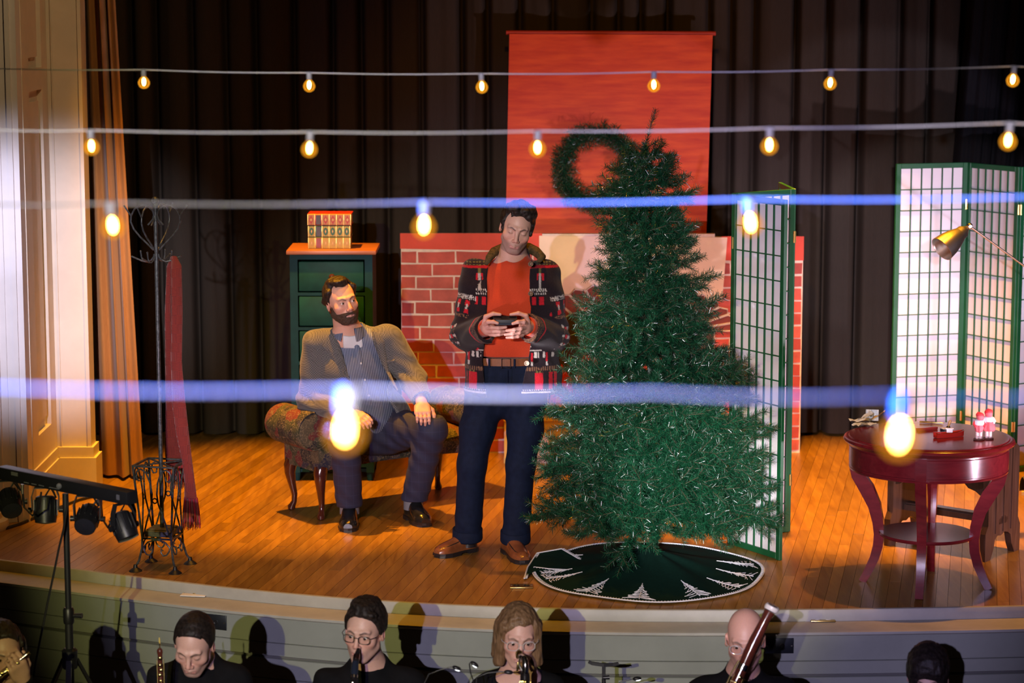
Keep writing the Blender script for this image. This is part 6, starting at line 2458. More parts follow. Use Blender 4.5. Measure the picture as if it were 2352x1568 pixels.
bd += [cap(nt2, nb2, 0.056, 0.064, 0.03), cap(nb2, ch2, 0.07, 0.12, 0.05, sq2), cap(sh2R + sx2 * 0.07, sh2L - sx2 * 0.07, 0.06, 0.06, 0.05), cap(ch2 - sx2 * 0.05, ch2 + sx2 * 0.05, 0.125, 0.125, 0.05, sq2), cap(ch2, wa2, 0.13, 0.13, 0.05), cap(hp2R, hp2L, 0.11, 0.11, 0.05)]
bd += chain([hp2R, kn2R, an2R], [0.085, 0.058, 0.040], 0.03) + chain([hp2L, kn2L, an2L], [0.085, 0.058, 0.040], 0.03)
bd += chain([sh2R, el2R, wr2R], [0.050, 0.042, 0.028], 0.025) + chain([sh2L, el2L, wr2L], [0.050, 0.042, 0.028], 0.025)
bd += [cap(an2R - (0, 0, 0.01), NP(toe2R) + (0, 0.11, 0.042), 0.034, 0.018, 0.02), cap(an2L - (0, 0, 0.01), NP(toe2L) + (-0.03, 0.10, 0.042), 0.034, 0.018, 0.02)]
hL_ = hand(wr2L, Vector((0.10, -0.75, -0.55)), (0.05, -0.55, 0.80), 34, -1, 0.18)
hR_ = hand(wr2R, Vector((0.75, -0.45, -0.25)), (0.05, -0.5, 0.8), 30, -1, 0.18)
bd += hL_ + hR_
hc2 = NP(MS.translation)
wl2 = np.array(wr2L)
zones = [(hc2 - 0.13, hc2 + 0.14), (wl2 - (0.07, 0.16, 0.15), wl2 + (0.08, 0.05, 0.05))]
ax = axes_for(bd, 0.0032, 0.010, zones)
V, Q = nets(field(bd, ax, 0.02), ax)
skin2 = (0.60, 0.33, 0.24)
col = face_paint(V, MS, skin2, (0.045, 0.028, 0.02), (0.48, 0.19, 0.17), 0.25, False, 0.9, blush=0.5)
for w_ in (wr2L, wr2R):
    m = np.linalg.norm(V - w_, axis=1) < 0.24
    m &= V[:, 2] < w_[2] + 0.08
    col[m] = np.array((0.62, 0.33, 0.26)) * (0.94 + 0.10 * np.abs(vnoise(V[m], 110, 8))[:, None])
body_obj('body', V, Q, SKIN, sn, col)
eyes(MS, sn, (-0.45, 0.06))
hair_obj('hair', hp2, MS, sn, HD, hs(0.040, 0.075, 0.8, 0.036, -0.012, -0.075, 0.020, -0.022), 0.0125, 0.0035, 0.0035, 240, 14, (1, 1, 0.5),
         extra=[cap((0.070, 0.02, 0.062), (0.074, -0.05, 0.005), 0.020, 0.018, 0.015), cap((-0.070, 0.02, 0.062), (-0.074, -0.05, 0.005), 0.020, 0.018, 0.015), ell((0.01, 0.015, 0.113), (0.05, 0.06, 0.018), 0.02), ell((0.0, 0.052, 0.092), (0.022, 0.020, 0.016), 0.012)])


def beard_obj(hpx, M, root, mat, t=0.0075):
    src = moved([p for p in hpx if not p['sub']][1:6] + [p for p in hpx if not p['sub'] and p['t'] == 'e' and abs(p['c'][2] + 0.068) < 1e-6], M)
    Pm = grown(src, t)
    ax = axes_for(Pm, 0.0033, pad=0.02)
    F = field(Pm, ax, 0.05)
    X, Y, Z = coords(ax)
    Mi = M.inverted()
    lx = Mi[0][0] * X + Mi[0][1] * Y + Mi[0][2] * Z + Mi[0][3]
    ly = Mi[1][0] * X + Mi[1][1] * Y + Mi[1][2] * Z + Mi[1][3]
    lz = Mi[2][0] * X + Mi[2][1] * Y + Mi[2][2] * Z + Mi[2][3]
    line = -0.050 - 0.10 * (ly - 0.05) + 0.55 * np.maximum(0.045 - ly, 0) - 0.30 * np.maximum(np.abs(lx) - 0.028, 0) * (ly > 0.045)
    G = np.maximum(lz - line, np.maximum(-0.122 - lz + 0.25 * np.maximum(0.05 - ly, 0), -0.004 - ly))
    mouth = np.sqrt((lx / 0.024) ** 2 + ((lz + 0.0745) / 0.0070) ** 2) - 1
    G = np.maximum(G, np.where(ly > 0.05, -mouth * 0.010, -1))
    F = np.maximum(F, G.astype(np.float32)) + 0.0022 * fnoise(ax, 330, 6)
    V, Q = nets(F, ax)
    return body_obj('beard', V, Q, mat, root)


beard_obj(hp2, MS, sn, hairmat('beard_brown', (0.020, 0.013, 0.010), (0.095, 0.055, 0.035), 0.55, 260))

# trousers with a faint window check
tr2 = chain([hp2R + (0, 0, 0.0), kn2R, an2R + (0, 0, 0.0)], [0.108, 0.082, 0.070], 0.035) + chain([hp2L, kn2L, an2L + (0, 0, 0.0)], [0.108, 0.084, 0.070], 0.035) + [cap(hp2R, hp2L, 0.125, 0.125, 0.05), cap((hp2R + hp2L) / 2, wa2, 0.14, 0.15, 0.05, sq2)]
ax = axes_for(tr2, 0.0062)
F = field(tr2, ax, 0.03)
X, Y, Z = coords(ax)
F = F + (0.0045 * np.sin(Z * 55 + X * 40 - Y * 30) * np.exp(-((Z - 0.42) / 0.12) ** 2) + 0.003 * np.sin(Z * 70 + X * 60) * np.exp(-((Z - 0.15) / 0.07) ** 2)).astype(np.float32)
F = np.maximum(F, (float(an2R[2]) + 0.012 + 0.010 * (X > -0.65) - Z).astype(np.float32))
F = np.maximum(F, (Z - float(wa2[2]) - 0.03).astype(np.float32))
V, Q = nets(F, ax)
m, nt, b = _nt('navy_check')
tc = N(nt, 'ShaderNodeTexCoord')
sp = N(nt, 'ShaderNodeSeparateXYZ')
nt.links.new(tc.outputs['Object'], sp.inputs[0])
outs = []
for ax_n, f_ in (('X', 26.0), ('Z', 17.0)):
    mu = N(nt, 'ShaderNodeMath', operation='MULTIPLY', i_1=f_)
    fr_ = N(nt, 'ShaderNodeMath', operation='FRACT')
    lt = N(nt, 'ShaderNodeMath', operation='LESS_THAN', i_1=0.07)
    nt.links.new(sp.outputs[ax_n], mu.inputs[0])
    nt.links.new(mu.outputs[0], fr_.inputs[0])
    nt.links.new(fr_.outputs[0], lt.inputs[0])
    outs.append(lt)
mxm = N(nt, 'ShaderNodeMath', operation='MAXIMUM')
nt.links.new(outs[0].outputs[0], mxm.inputs[0])
nt.links.new(outs[1].outputs[0], mxm.inputs[1])
mc = N(nt, 'ShaderNodeMixRGB')
mc.inputs[1].default_value = (0.015, 0.017, 0.046, 1)
mc.inputs[2].default_value = (0.022, 0.026, 0.064, 1)
nt.links.new(mxm.outputs[0], mc.inputs[0])
nt.links.new(mc.outputs[0], b.inputs['Base Color'])
b.inputs['Roughness'].default_value = 0.8
body_obj('trousers', V, Q, m, sn)

# shirt (blue stripes) with white undershirt at the throat
m, nt, b = _nt('blue_stripes')
tc = N(nt, 'ShaderNodeTexCoord')
mp = N(nt, 'ShaderNodeMapping')
mp.inputs['Rotation'].default_value = (0, R(8), 0)
nt.links.new(tc.outputs['Object'], mp.inputs[0])
wv = N(nt, 'ShaderNodeTexWave', i_Scale=36.0, i_Distortion=0.3, i_Detail=1.0)
wv.bands_direction = 'X'
nt.links.new(mp.outputs[0], wv.inputs['Vector'])
rp = N(nt, 'ShaderNodeValToRGB')
rp.color_ramp.elements[0].position = 0.35
rp.color_ramp.elements[0].color = (0.035, 0.050, 0.10, 1)
rp.color_ramp.elements[1].position = 0.85
rp.color_ramp.elements[1].color = (0.22, 0.25, 0.34, 1)
nt.links.new(wv.outputs['Fac'], rp.inputs[0])
nt.links.new(rp.outputs[0], b.inputs['Base Color'])
b.inputs['Roughness'].default_value = 0.75
shirt_m = m
shp = [cap(nb2 + (0, 0, 0.0), ch2, 0.085, 0.14, 0.05, sq2), cap(sh2R + sx2 * 0.06, sh2L - sx2 * 0.06, 0.068, 0.068, 0.05), cap(ch2 - sx2 * 0.05, ch2 + sx2 * 0.05, 0.142, 0.142, 0.05, sq2), cap(ch2, wa2, 0.145, 0.152, 0.05), cap(S_(802, 744, 12.89), nb2, 0.066, 0.075, 0.03)]
ax = axes_for(shp, 0.006)
F = field(shp, ax, 0.03)
X, Y, Z = coords(ax)
F = F + (0.0035 * np.sin(Z * 50 + X * 70)).astype(np.float32) * np.exp(-((Z - float(ch2[2]) + 0.05) / 0.1) ** 2).astype(np.float32)
nk2 = S_(805, 758, 12.83)
F = np.maximum(F, (Z - (nk2[2] - 0.060 + np.where(Y < 12.88, np.minimum(1.5 * np.abs(X - nk2[0] - 0.012), 0.09), 0.09))).astype(np.float32))
V, Q = nets(F, ax)
shirt = body_obj('shirt', V, Q, shirt_m, sn)
b_sh = bvh_of(V, Q)

# tweed jacket: open shell
m, nt, b = _nt('grey_tweed')
tc = N(nt, 'ShaderNodeTexCoord')
ck = N(nt, 'ShaderNodeTexChecker', i_Scale=150.0)
ck.inputs[1].default_value = (0.115, 0.112, 0.110, 1)
ck.inputs[2].default_value = (0.055, 0.054, 0.055, 1)
nz = N(nt, 'ShaderNodeTexNoise', i_Scale=330.0, i_Detail=3.0)
ms = N(nt, 'ShaderNodeMixRGB', i_0=0.5)
ms.blend_type = 'OVERLAY'
nt.links.new(tc.outputs['Object'], ck.inputs['Vector'])
nt.links.new(tc.outputs['Object'], nz.inputs['Vector'])
nt.links.new(ck.outputs['Color'], ms.inputs[1])
nt.links.new(nz.outputs['Color'], ms.inputs[2])
hsv = N(nt, 'ShaderNodeHueSaturation')
hsv.inputs['Saturation'].default_value = 0.5
nt.links.new(ms.outputs[0], hsv.inputs['Color'])
nt.links.new(hsv.outputs[0], b.inputs['Base Color'])
b.inputs['Roughness'].default_value = 0.9
b.inputs['Sheen Weight'].default_value = 0.15
tweed = m
jr, jl = el2R + (-0.004, 0, -0.004), el2L + (0.004, 0, -0.004)
jt = [cap(nb2 + (0, 0.02, -0.01), ch2, 0.095, 0.155, 0.05, sq2), cap(sh2R + sx2 * 0.055, sh2L - sx2 * 0.055, 0.074, 0.074, 0.05), cap(ch2 - sx2 * 0.065, ch2 + sx2 * 0.065, 0.160, 0.160, 0.05, ((0, 1, 0), 0.78)), cap(ch2 - sx2 * 0.02, wa2 - (0.02, 0, 0), 0.165, 0.185, 0.05, ((0, 1, 0), 0.9)), cap(wa2 - (0.05, -0.02, 0.0), wa2 + (0.05, 0.03, -0.06), 0.18, 0.19, 0.05, ((0, 1, 0), 0.85))]
js = chain([sh2R, jr, wr2R + (-0.02, 0.01, 0.0)], [0.076, 0.070, 0.052], 0.04) + chain([sh2L, jl, wr2L + (0.0, 0.015, 0.012)], [0.076, 0.068, 0.050], 0.04)
ax = axes_for(jt + js, 0.0058)
F1 = field(jt + js, ax, 0.04)
X, Y, Z = coords(ax)
for e_ in (el2R, el2L):
    F1 = F1 + (0.006 * np.sin((Z - e_[2]) * 85 + (X - e_[0]) * 40) * np.exp(-(((X - e_[0]) ** 2 + (Y - e_[1]) ** 2 + (Z - e_[2]) ** 2) / 0.014))).astype(np.float32)
F1 = F1 + (0.003 * np.sin(Z * 30 + X * 40)).astype(np.float32)
Fi = field(grown(jt + js, -0.012), ax, 0.04)
F = np.maximum(F1, -Fi)
kz = [740, 770, 800, 850, 900, 940, 980]
zz2 = np.array([S_(810, y, 12.75)[2] for y in kz])[::-1]
lx2 = np.array([S_(x, y, 12.75)[0] for x, y in zip((770, 772, 779, 796, 812, 822, 832), kz)])[::-1]
rx2 = np.array([S_(x, y, 12.75)[0] for x, y in zip((842, 850, 858, 878, 912, 938, 950), kz)])[::-1]
ol_ = np.interp(ax[2], zz2, lx2)[None, None, :]
or_ = np.interp(ax[2], zz2, rx2)[None, None, :]
dO = np.maximum(np.maximum(ol_ - X, X - or_), Y - 12.88)
slf = field(js, ax, 0.03)
F = np.where((slf < 0.010) & (Y < 12.74), F, np.maximum(F, -dO.astype(np.float32)))
F = np.maximum(F, ((Z - nk2[2] - 0.004) * 0.85 - (Y - nk2[1]) * 0.42 - 0.006).astype(np.float32) * np.where(np.abs(X - nk2[0]) < 0.10, 1, 0) - np.where(np.abs(X - nk2[0]) < 0.10, 0, 1).astype(np.float32))
F = np.maximum(F, (0.415 - Z).astype(np.float32))
for c_, o_ in ((wr2R + (-0.02, 0.01, 0), jr), (wr2L + (0, 0.015, 0.012), jl)):
    d_ = (c_ - o_) / np.linalg.norm(c_ - o_)
    near = (np.abs(X - c_[0]) + np.abs(Y - c_[1]) + np.abs(Z - c_[2])) < 0.20
    F = np.where(near, np.maximum(F, ((X - c_[0]) * d_[0] + (Y - c_[1]) * d_[1] + (Z - c_[2]) * d_[2] - 0.004).astype(np.float32)), F)
V, Q = nets(F, ax)
jk = body_obj('jacket', V, Q, tweed, sn)
b_jk = bvh_of(V, Q)
sheet('lapel', [(773, 764), (775, 780), (781, 805), (797, 850), (815, 900)], [(752, 770), (738, 794), (752, 812), (786, 858), (813, 903)], b_jk, tweed, jk, 0.009)
sheet('lapel', [(849, 760), (854, 775), (861, 800), (880, 850), (912, 897)], [(866, 762), (884, 784), (884, 800), (893, 848), (914, 895)], b_jk, tweed, jk, 0.009)
sheet('breast_pocket', [(886, 828), (906, 824)], [(887, 836), (907, 832)], b_jk, tweed, jk, 0.006, 3)
ncx = Vector(S_(803, 752, 12.885))
for a0, a1 in ((-R(112), -R(285)), (-R(68), R(105))):
    P = []
    for i in range(17):
        t = i / 16
        a_ = a0 + (a1 - a0) * t
        e_ = Vector((math.cos(a_), math.sin(a_) * 0.95, 0))
        dr = 0.030 + 0.034 * max(0, 1 - t * 3.2)
        up = 0.012 * t
        bk_ = 0.010 * max(0, 1 - t * 3)
        P.append([ncx + e_ * 0.062 + Vector((0, 0, up - 0.012)), ncx + e_ * 0.067 + Vector((0, 0, up + 0.004)), ncx + e_ * 0.074 + Vector((0, 0, up)), ncx + e_ * (0.084 + bk_) + Vector((0, 0, up - dr * 0.55)), ncx + e_ * (0.090 + bk_ * 2) + Vector((0, 0, up - dr))])
    part('collar', MB().grid(P), shirt_m, shirt, 'all')
ush = grown([bd[6]] + bd[len(hp2):len(hp2) + 5], 0.0075)
ax = axes_for(ush, 0.006)
F = field(ush, ax, 0.03)
X, Y, Z = coords(ax)
F = np.maximum(F, (Z - (S_(806, 770, 12.82)[2] - 0.004 + np.where(Y < 12.88, 5.0 * (X - nk2[0]) ** 2, 0.03))).astype(np.float32))
F = np.maximum(F, (S_(806, 800, 12.82)[2] - Z).astype(np.float32))
F = np.maximum(F, (np.abs(X - nk2[0] - 0.012) - 0.052).astype(np.float32))
V, Q = nets(F, ax)
body_obj('undershirt', V, Q, simple('white_cotton', (0.60, 0.60, 0.62), 0.8), sn)
sheet('placket', [(812, 790), (824, 840), (836, 890), (844, 930)], [(824, 790), (836, 840), (848, 890), (856, 930)], b_sh, shirt_m, shirt, 0.004, 3)
pb_ = simple('shirt_button', (0.40, 0.40, 0.40), 0.3)
for px, py in ((821, 806), (829, 834), (838, 872), (847, 908), (794, 790)):
    c_ = drape(px, py, b_sh, 0.006, 12.7)
    part('button', MB().lathe([(0.0015, 0.0005), (0.0055, 0.001), (0.006, -0.002)], c_, 12, M=MBt), pb_, shirt, True)
bkm = simple('black_leather', (0.010, 0.010, 0.011), 0.18, coat=0.4, var=0.3, scale=20)
for hl_, to_ in ((heel2R, toe2R), (heel2L, toe2L)):
    sh, h, d, s, L = make_shoe(sn, hl_, to_, 0.108, bkm, dsole, square=0.3, hgt=0.098)
    mb = MB()
    for k in range(4):
        a_ = 0.42 + 0.055 * k
        z_ = 0.100 - 0.008 * k
        mb.tube([h + d * (L * a_) + s * 0.024 + Vector((0, 0, z_ - 0.004)), h + d * (L * (a_ + 0.01)) + Vector((0, 0, z_ + 0.003)), h + d * (L * a_) - s * 0.024 + Vector((0, 0, z_ - 0.004))], 0.002, 6)
    part('laces', mb, MAT['black_plastic'], sh, True)
for a_ in (an2R, an2L):
    part('sock', MB().tube([a_ + (0, 0, -0.03), a_ + (0, 0, 0.09)], [0.054, 0.053], 16), simple('grey_sock', (0.16, 0.16, 0.18), 0.9) if a_ is an2R else bpy.data.materials['grey_sock'], sn, True)

# ------------------------------------------------------------------ the players in front of the stage
blackm = simple('black_shirt', (0.0045, 0.0045, 0.0055), 0.9, var=0.2, scale=30, spec=0.15)
blackt = simple('black_trousers', (0.010, 0.010, 0.012), 0.85)
clear_glass, cgn, cgb = _nt('clear_lens')
cgn.nodes.remove(cgb)
_t = N(cgn, 'ShaderNodeBsdfTransparent')
_g = N(cgn, 'ShaderNodeBsdfGlossy', i_1=0.03)
_m = N(cgn, 'ShaderNodeMixShader', i_0=0.07)
cgn.links.new(_t.outputs[0], _m.inputs[1])
cgn.links.new(_g.outputs[0], _m.inputs[2])
cgn.links.new(_m.outputs[0], cgn.nodes['Material Output'].inputs[0])


def glasses(M, root, mat, w=0.0235, h=0.0165, r=0.0016, n_pow=3.0):
    g = part('glasses', MB().tube([M @ Vector(p) for p in ((-0.009, 0.1065, 0.002), (0, 0.110, 0.005), (0.009, 0.1065, 0.002))], r, 6), mat, root, True)
    for s in (-1, 1):
        pts = []
        for a in np.linspace(0, 2 * PI, 28, endpoint=False):
            c_, s_ = math.cos(a), math.sin(a)
            x = w * math.copysign(abs(c_) ** (2 / n_pow), c_)
            z = h * math.copysign(abs(s_) ** (2 / n_pow), s_)
            X_ = 0.033 * s + x
            pts.append(M @ Vector((X_, 0.1065 - 0.22 * max(0, abs(X_) - 0.012) ** 1.0 * 0.6, -0.004 + z)))
        part('rim', MB().tube(pts, r, 6, closed=True), mat, g, True)
        mb = MB()
        mb._add(pts, [tuple(range(28))])
        part('lens', mb, clear_glass, g)
        part('temple', MB().tube([M @ Vector(p) for p in ((0.056 * s, 0.100, 0.003), (0.074 * s, 0.07, 0.004), (0.080 * s, 0.0, 0.003), (0.079 * s, -0.02, -0.008))], r * 0.9, 6), mat, g, True)
    return g


def player(label, px, py, Y, yaw, pitch, roll, sw, skin, paint, hairf=None, hair_mat=None, fem=False, lean=0.05, neck_open=0.0, jaw=1.0, nose=1.0, hands=None, look=None, ht=0.0125, hair_extra=None, hseed=1, sh_dz=-0.235, hn=0.004, closed=False, dx=0.0):
    c = S_(px, py, Y)
    root = thing('person', label, 'person', (c[0], c[1] + 0.05, -0.95))
    M = head_matrix(Vector(c), yaw, pitch, roll)
    hq = [p for i, p in enumerate(head_prims(fem, closed, jaw, nose)) if i != 6]
    nt_ = NP(M @ Vector((0, -0.025, -0.055)))
    nb_ = c + (dx, lean + 0.04, sh_dz + 0.045)
    shR, shL = c + (dx - sw + 0.05, lean + 0.05, sh_dz - 0.02), c + (dx + sw - 0.05, lean + 0.05, sh_dz - 0.02)
    chs = c + (dx, lean + 0.03, sh_dz - 0.18)
    pel = c + (dx, lean + 0.12, sh_dz - 0.48)
    sqq = ((0, 1, 0), 0.7)
    hands = hands or [(c + (-0.05, -0.26, -0.42)), (c + (0.05, -0.24, -0.50))]
    elR, elL = shR + (-0.07, -0.03, -0.27), shL + (0.07, -0.03, -0.27)
    Pb = moved(hq, M) + [cap(nt_, nb_, 0.050 if fem else 0.056, 0.058, 0.03), cap(nb_, chs, 0.07, 0.115, 0.05, sqq), cap(shR + (0.06, 0, 0), shL - (0.06, 0, 0), 0.055, 0.055, 0.05), cap(chs, pel, 0.125, 0.13, 0.06, sqq)]
    hdir = []
    for w_, e_, sg in ((hands[0], elR, 1), (hands[1], elL, -1)):
        d_ = Vector(w_ - e_).normalized()
        w0 = w_ - NP(d_) * 0.08
        Pb += hand(w0, d_, (0, -0.5, 0.7), 48, sg * -1, 0.175)
        hdir.append(w0)
    Pb += chain([shR, elR, hdir[0]], [0.046, 0.038, 0.026], 0.025) + chain([shL, elL, hdir[1]], [0.046, 0.038, 0.026], 0.025)
    legs = []
    for s in (-1, 1):
        hip, kn, an = pel + (0.09 * s, -0.02, -0.06), pel + (0.14 * s, -0.44, -0.06), pel + (0.14 * s, -0.40, -0.06)
        an = np.array((an[0], an[1], -0.87))
        legs += chain([hip, kn, an], [0.085, 0.062, 0.045], 0.03)
        legs += [cap(an - (0, 0, 0.03), an + (0.02 * s, -0.17, -0.05), 0.04, 0.028, 0.02)]
    Pb += grown(legs, -0.012)
    zone = [(c - 0.135, c + 0.145)]
    ax = axes_for(Pb, 0.0034, 0.013, zone)
    V, Q = nets(field(Pb, ax, 0.02), ax)
    col = face_paint(V, M, skin, closed=closed, **paint)
    body_obj('body', V, Q, SKIN, root, col)
    if look is not None:
        eyes(M, root, look)
    if hairf is not None:
        hair_obj('hair', head_prims(fem, closed, jaw, nose), M, root, hair_mat, hairf, ht, 0.0036, hn, 230, hseed, (1, 1, 0.5), hair_extra)
    Ps = [cap(nb_ + (0, 0.01, -0.005), chs, 0.085, 0.135, 0.05, sqq), cap(shR + (0.055, 0, 0), shL - (0.055, 0, 0), 0.066, 0.066, 0.05), cap(chs, pel, 0.142, 0.15, 0.06, sqq), cap(nt_ * 0.25 + nb_ * 0.75, nb_, 0.064, 0.075, 0.03)]
    Ps += chain([shR, elR, hdir[0]], [0.064, 0.056, 0.040], 0.03) + chain([shL, elL, hdir[1]], [0.064, 0.056, 0.040], 0.03)
    ax = axes_for(Ps, 0.0075)
    F = field(Ps, ax, 0.03)
    X, Y_, Z = coords(ax)
    F = F + (0.0035 * np.sin(Z * 45 + X * 35 + Y_ * 25)).astype(np.float32)
    zc_ = nb_[2] + 0.012 - neck_open
    F = np.maximum(F, ((Z - zc_) * 0.85 - (Y_ - nb_[1] + 0.06) * 0.5).astype(np.float32) * np.where(np.abs(X - nb_[0]) < 0.095, 1, 0) - np.where(np.abs(X - nb_[0]) < 0.095, 0, 1).astype(np.float32))
    if neck_open > 0.02:
        F = np.maximum(F, -np.maximum(np.maximum(np.abs(X - nb_[0]) - 0.55 * (Z - (zc_ - 0.05)), Y_ - nb_[1]), (zc_ - 0.05) - Z).astype(np.float32))
    for w0, e_ in ((hdir[0], elR), (hdir[1], elL)):
        d_ = (w0 - e_) / np.linalg.norm(w0 - e_)
        near = (np.abs(X - w0[0]) + np.abs(Y_ - w0[1]) + np.abs(Z - w0[2])) < 0.2
        F = np.where(near, np.maximum(F, ((X - w0[0]) * d_[0] + (Y_ - w0[1]) * d_[1] + (Z - w0[2]) * d_[2] - 0.01).astype(np.float32)), F)
    V, Q = nets(F, ax)
    body_obj('shirt', V, Q, blackm, root)
    Lg = legs + [cap(pel - (0.06, 0, 0.03), pel + (0.06, 0, -0.03), 0.13, 0.13, 0.04)]
    ax = axes_for(Lg, 0.012)
    V, Q = nets(field(Lg, ax, 0.03), ax)
    body_obj('trousers', V, Q, blackt, root)
    return root, M, c


pale = (0.60, 0.36, 0.28)
oboist, Mo, co = player('player in black with short dark hair bowing over an upright oboe', 446, 1478, 9.66, -8, 26, 3, 0.205, pale,
                        dict(brow=(0.04, 0.028, 0.02), stubble=0.45, blush=0.4), hs(0.052, 0.078, 0.6, 0.050, 0.0, -0.075, 0.034, -0.022), HB, lean=0.08, hseed=21, jaw=0.95,
                        hands=[S_(372, 1600, 9.45), S_(384, 1650, 9.42)], sh_dz=-0.165, ht=0.010, closed=True, hn=0.002)
clar, Mc, ccn = player('player in black shirt and dark glasses blowing a clarinet', 838, 1446, 9.72, -16, 6, 4, 0.225, pale,
                       dict(brow=(0.04, 0.03, 0.025), stubble=0.25, blush=0.5), hs(0.058, 0.075, 0.5, 0.075, -0.004, -0.075, 0.036, -0.022), HB, hseed=22, jaw=1.05,
                       hands=[S_(806, 1640, 9.42), S_(818, 1690, 9.36)], look=(0.1, -0.25), hair_extra=[ell((-0.02, 0.055, 0.092), (0.05, 0.022, 0.018), 0.012), ell((0, -0.01, 0.117), (0.06, 0.07, 0.018), 0.02)], dx=0.01)
glasses(Mc, clar, simple('black_frames', (0.012, 0.010, 0.012), 0.3))
bob = lambda lx, ly, lz: np.maximum(np.where((np.abs(lx) > 0.052) | (ly < -0.01), ly - 0.040, ly - (0.052 + 0.5 * (lz - 0.075))), np.where(ly < 0.04, -0.10 - lz, 0.03 - lz))
wom, Mw, cw = player('player in black with chin length brown bob and clear glasses blowing a bass clarinet', 1191, 1458, 9.70, 6, 9, 2, 0.185, (0.62, 0.36, 0.29),
                     dict(brow=(0.12, 0.075, 0.05), stubble=0.0, blush=0.5, frown=0.8), bob, HL, True, hseed=23, neck_open=0.05, hands=[S_(1196, 1630, 9.42), S_(1210, 1680, 9.38)], look=(-0.05, -0.2), ht=0.016,
                     hair_extra=[cap((0.066, 0.030, 0.055), (0.078, 0.022, -0.105), 0.020, 0.026, 0.015), cap((-0.066, 0.030, 0.055), (-0.078, 0.022, -0.105), 0.020, 0.026, 0.015), cap((0.060, -0.03, 0.03), (0.066, -0.04, -0.10), 0.04, 0.038, 0.02), cap((-0.060, -0.03, 0.03), (-0.066, -0.04, -0.10), 0.04, 0.038, 0.02), cap((0, -0.07, 0.0), (0, -0.075, -0.095), 0.05, 0.045, 0.02), cap((-0.02, 0.058, 0.082), (0.058, 0.045, 0.050), 0.018, 0.018, 0.012)])
glasses(Mw, wom, simple('clear_frames', (0.55, 0.50, 0.48), 0.15), 0.0245, 0.0195, 0.0015, 2.6)
bald, Mb_, cb = player('bald player in black with clear glasses behind a raised bassoon', 1712, 1466, 9.70, -8, 10, 0, 0.22, (0.56, 0.31, 0.24),
                       dict(brow=(0.12, 0.08, 0.06), stubble=0.2, blush=0.4), None, None, hseed=24, jaw=1.0, hands=[S_(1700, 1620, 9.42), S_(1660, 1660, 9.36)], look=(0.05, -0.15))
glasses(Mb_, bald, bpy.data.materials['clear_frames'], 0.0245, 0.0185, 0.0015, 2.4)
rgt, Mr_, crr = player('player with dark bowl cut hair at the right, only forehead above the edge', 2131, 1550, 9.55, -12, 16, 0, 0.20, pale,
                       dict(brow=(0.03, 0.02, 0.016), stubble=0.0, blush=0.3), hs(0.088, 0.034, 0.15, 0.078, -0.02, -0.08, 0.045, -0.02), HB, hseed=25, look=(0, -0.3), ht=0.014, hair_extra=[ell((0, 0.035, 0.085), (0.066, 0.052, 0.040), 0.02), ell((0.03, 0.06, 0.06), (0.035, 0.03, 0.03), 0.015), ell((-0.03, 0.06, 0.06), (0.035, 0.03, 0.03), 0.015)])
flw, Mf, cf = player('long haired player in black at the left corner holding a flute', 8, 1497, 9.55, 22, 4, -4, 0.18, (0.52, 0.30, 0.23),
                     dict(brow=(0.04, 0.025, 0.02), stubble=0.0, blush=0.3), lambda lx, ly, lz: np.maximum(np.where((np.abs(lx) > 0.055) | (ly < -0.01), ly - 0.036, ly - (0.060 + 0.5 * (lz - 0.070))), np.where(ly < 0.0, -0.10 - lz, 0.02 - lz)), HD, True, hseed=26, look=(-0.1, -0.1),
                     hands=[S_(-60, 1600, 9.4), S_(40, 1530, 9.4)], hair_extra=[cap((0.068, -0.02, 0.02), (0.080, -0.03, -0.22), 0.03, 0.026, 0.02), cap((-0.068, -0.02, 0.02), (-0.080, -0.02, -0.26), 0.03, 0.024, 0.02), cap((0, -0.07, 0.0), (0, -0.09, -0.22), 0.05, 0.045, 0.02)])

# ------------------------------------------------------------------ instruments
ebony = simple('ebony', (0.012, 0.010, 0.011), 0.2, coat=0.3)
rosew = simple('rosewood', (0.085, 0.020, 0.012), 0.2, var=0.25, scale=18, coat=0.4)
silver = simple('silver_keys', (0.72, 0.70, 0.68), 0.15, 1.0)
gilt_k = simple('gilt_keys', (0.78, 0.60, 0.22), 0.18, 1.0)


def keys(root, a, b, r, n, mat, seed):
    rr = random.Random(seed)
    a, b = Vector(a), Vector(b)
    d = (b - a).normalized()
    x = d.cross(Vector((0, 1, 0))).normalized()
    f = Vector((0, -1, 0)) - d * d.dot(Vector((0, -1, 0)))
    f.normalize()
    for s in (-1, 1):
        o = x * (r + 0.003) * s + f * 0.003
        part('key_rod', MB().tube([a.lerp(b, 0.08) + o, a.lerp(b, 0.95) + o], 0.0017, 6), mat, root, True)
    for k in range(n):
        t = (k + 0.5) / n + rr.uniform(-0.02, 0.02)
        c = a.lerp(b, t) + f * (r + 0.0035) + x * rr.uniform(-0.004, 0.004)
        A = f.to_track_quat('Z', 'Y').to_matrix()
        part('key_cup', MB().lathe([(0.0035, -0.002), (0.0075, -0.001), (0.0078, 0.002), (0.003, 0.004)], c, 12, M=A).bar(c, c + x * rr.choice((-1, 1)) * (r + 0.002) - f * 0.003, 0.003, 0.002, f), mat, root, True)


def bore(root, name, stations, mat):
    """turned body: list of (px, py, Y, radius)"""
    pts = [at(p[0], p[1], p[2]) for p in stations]
    return part(name, MB().tube(pts, [p[3] for p in stations], 18), mat, root, True)


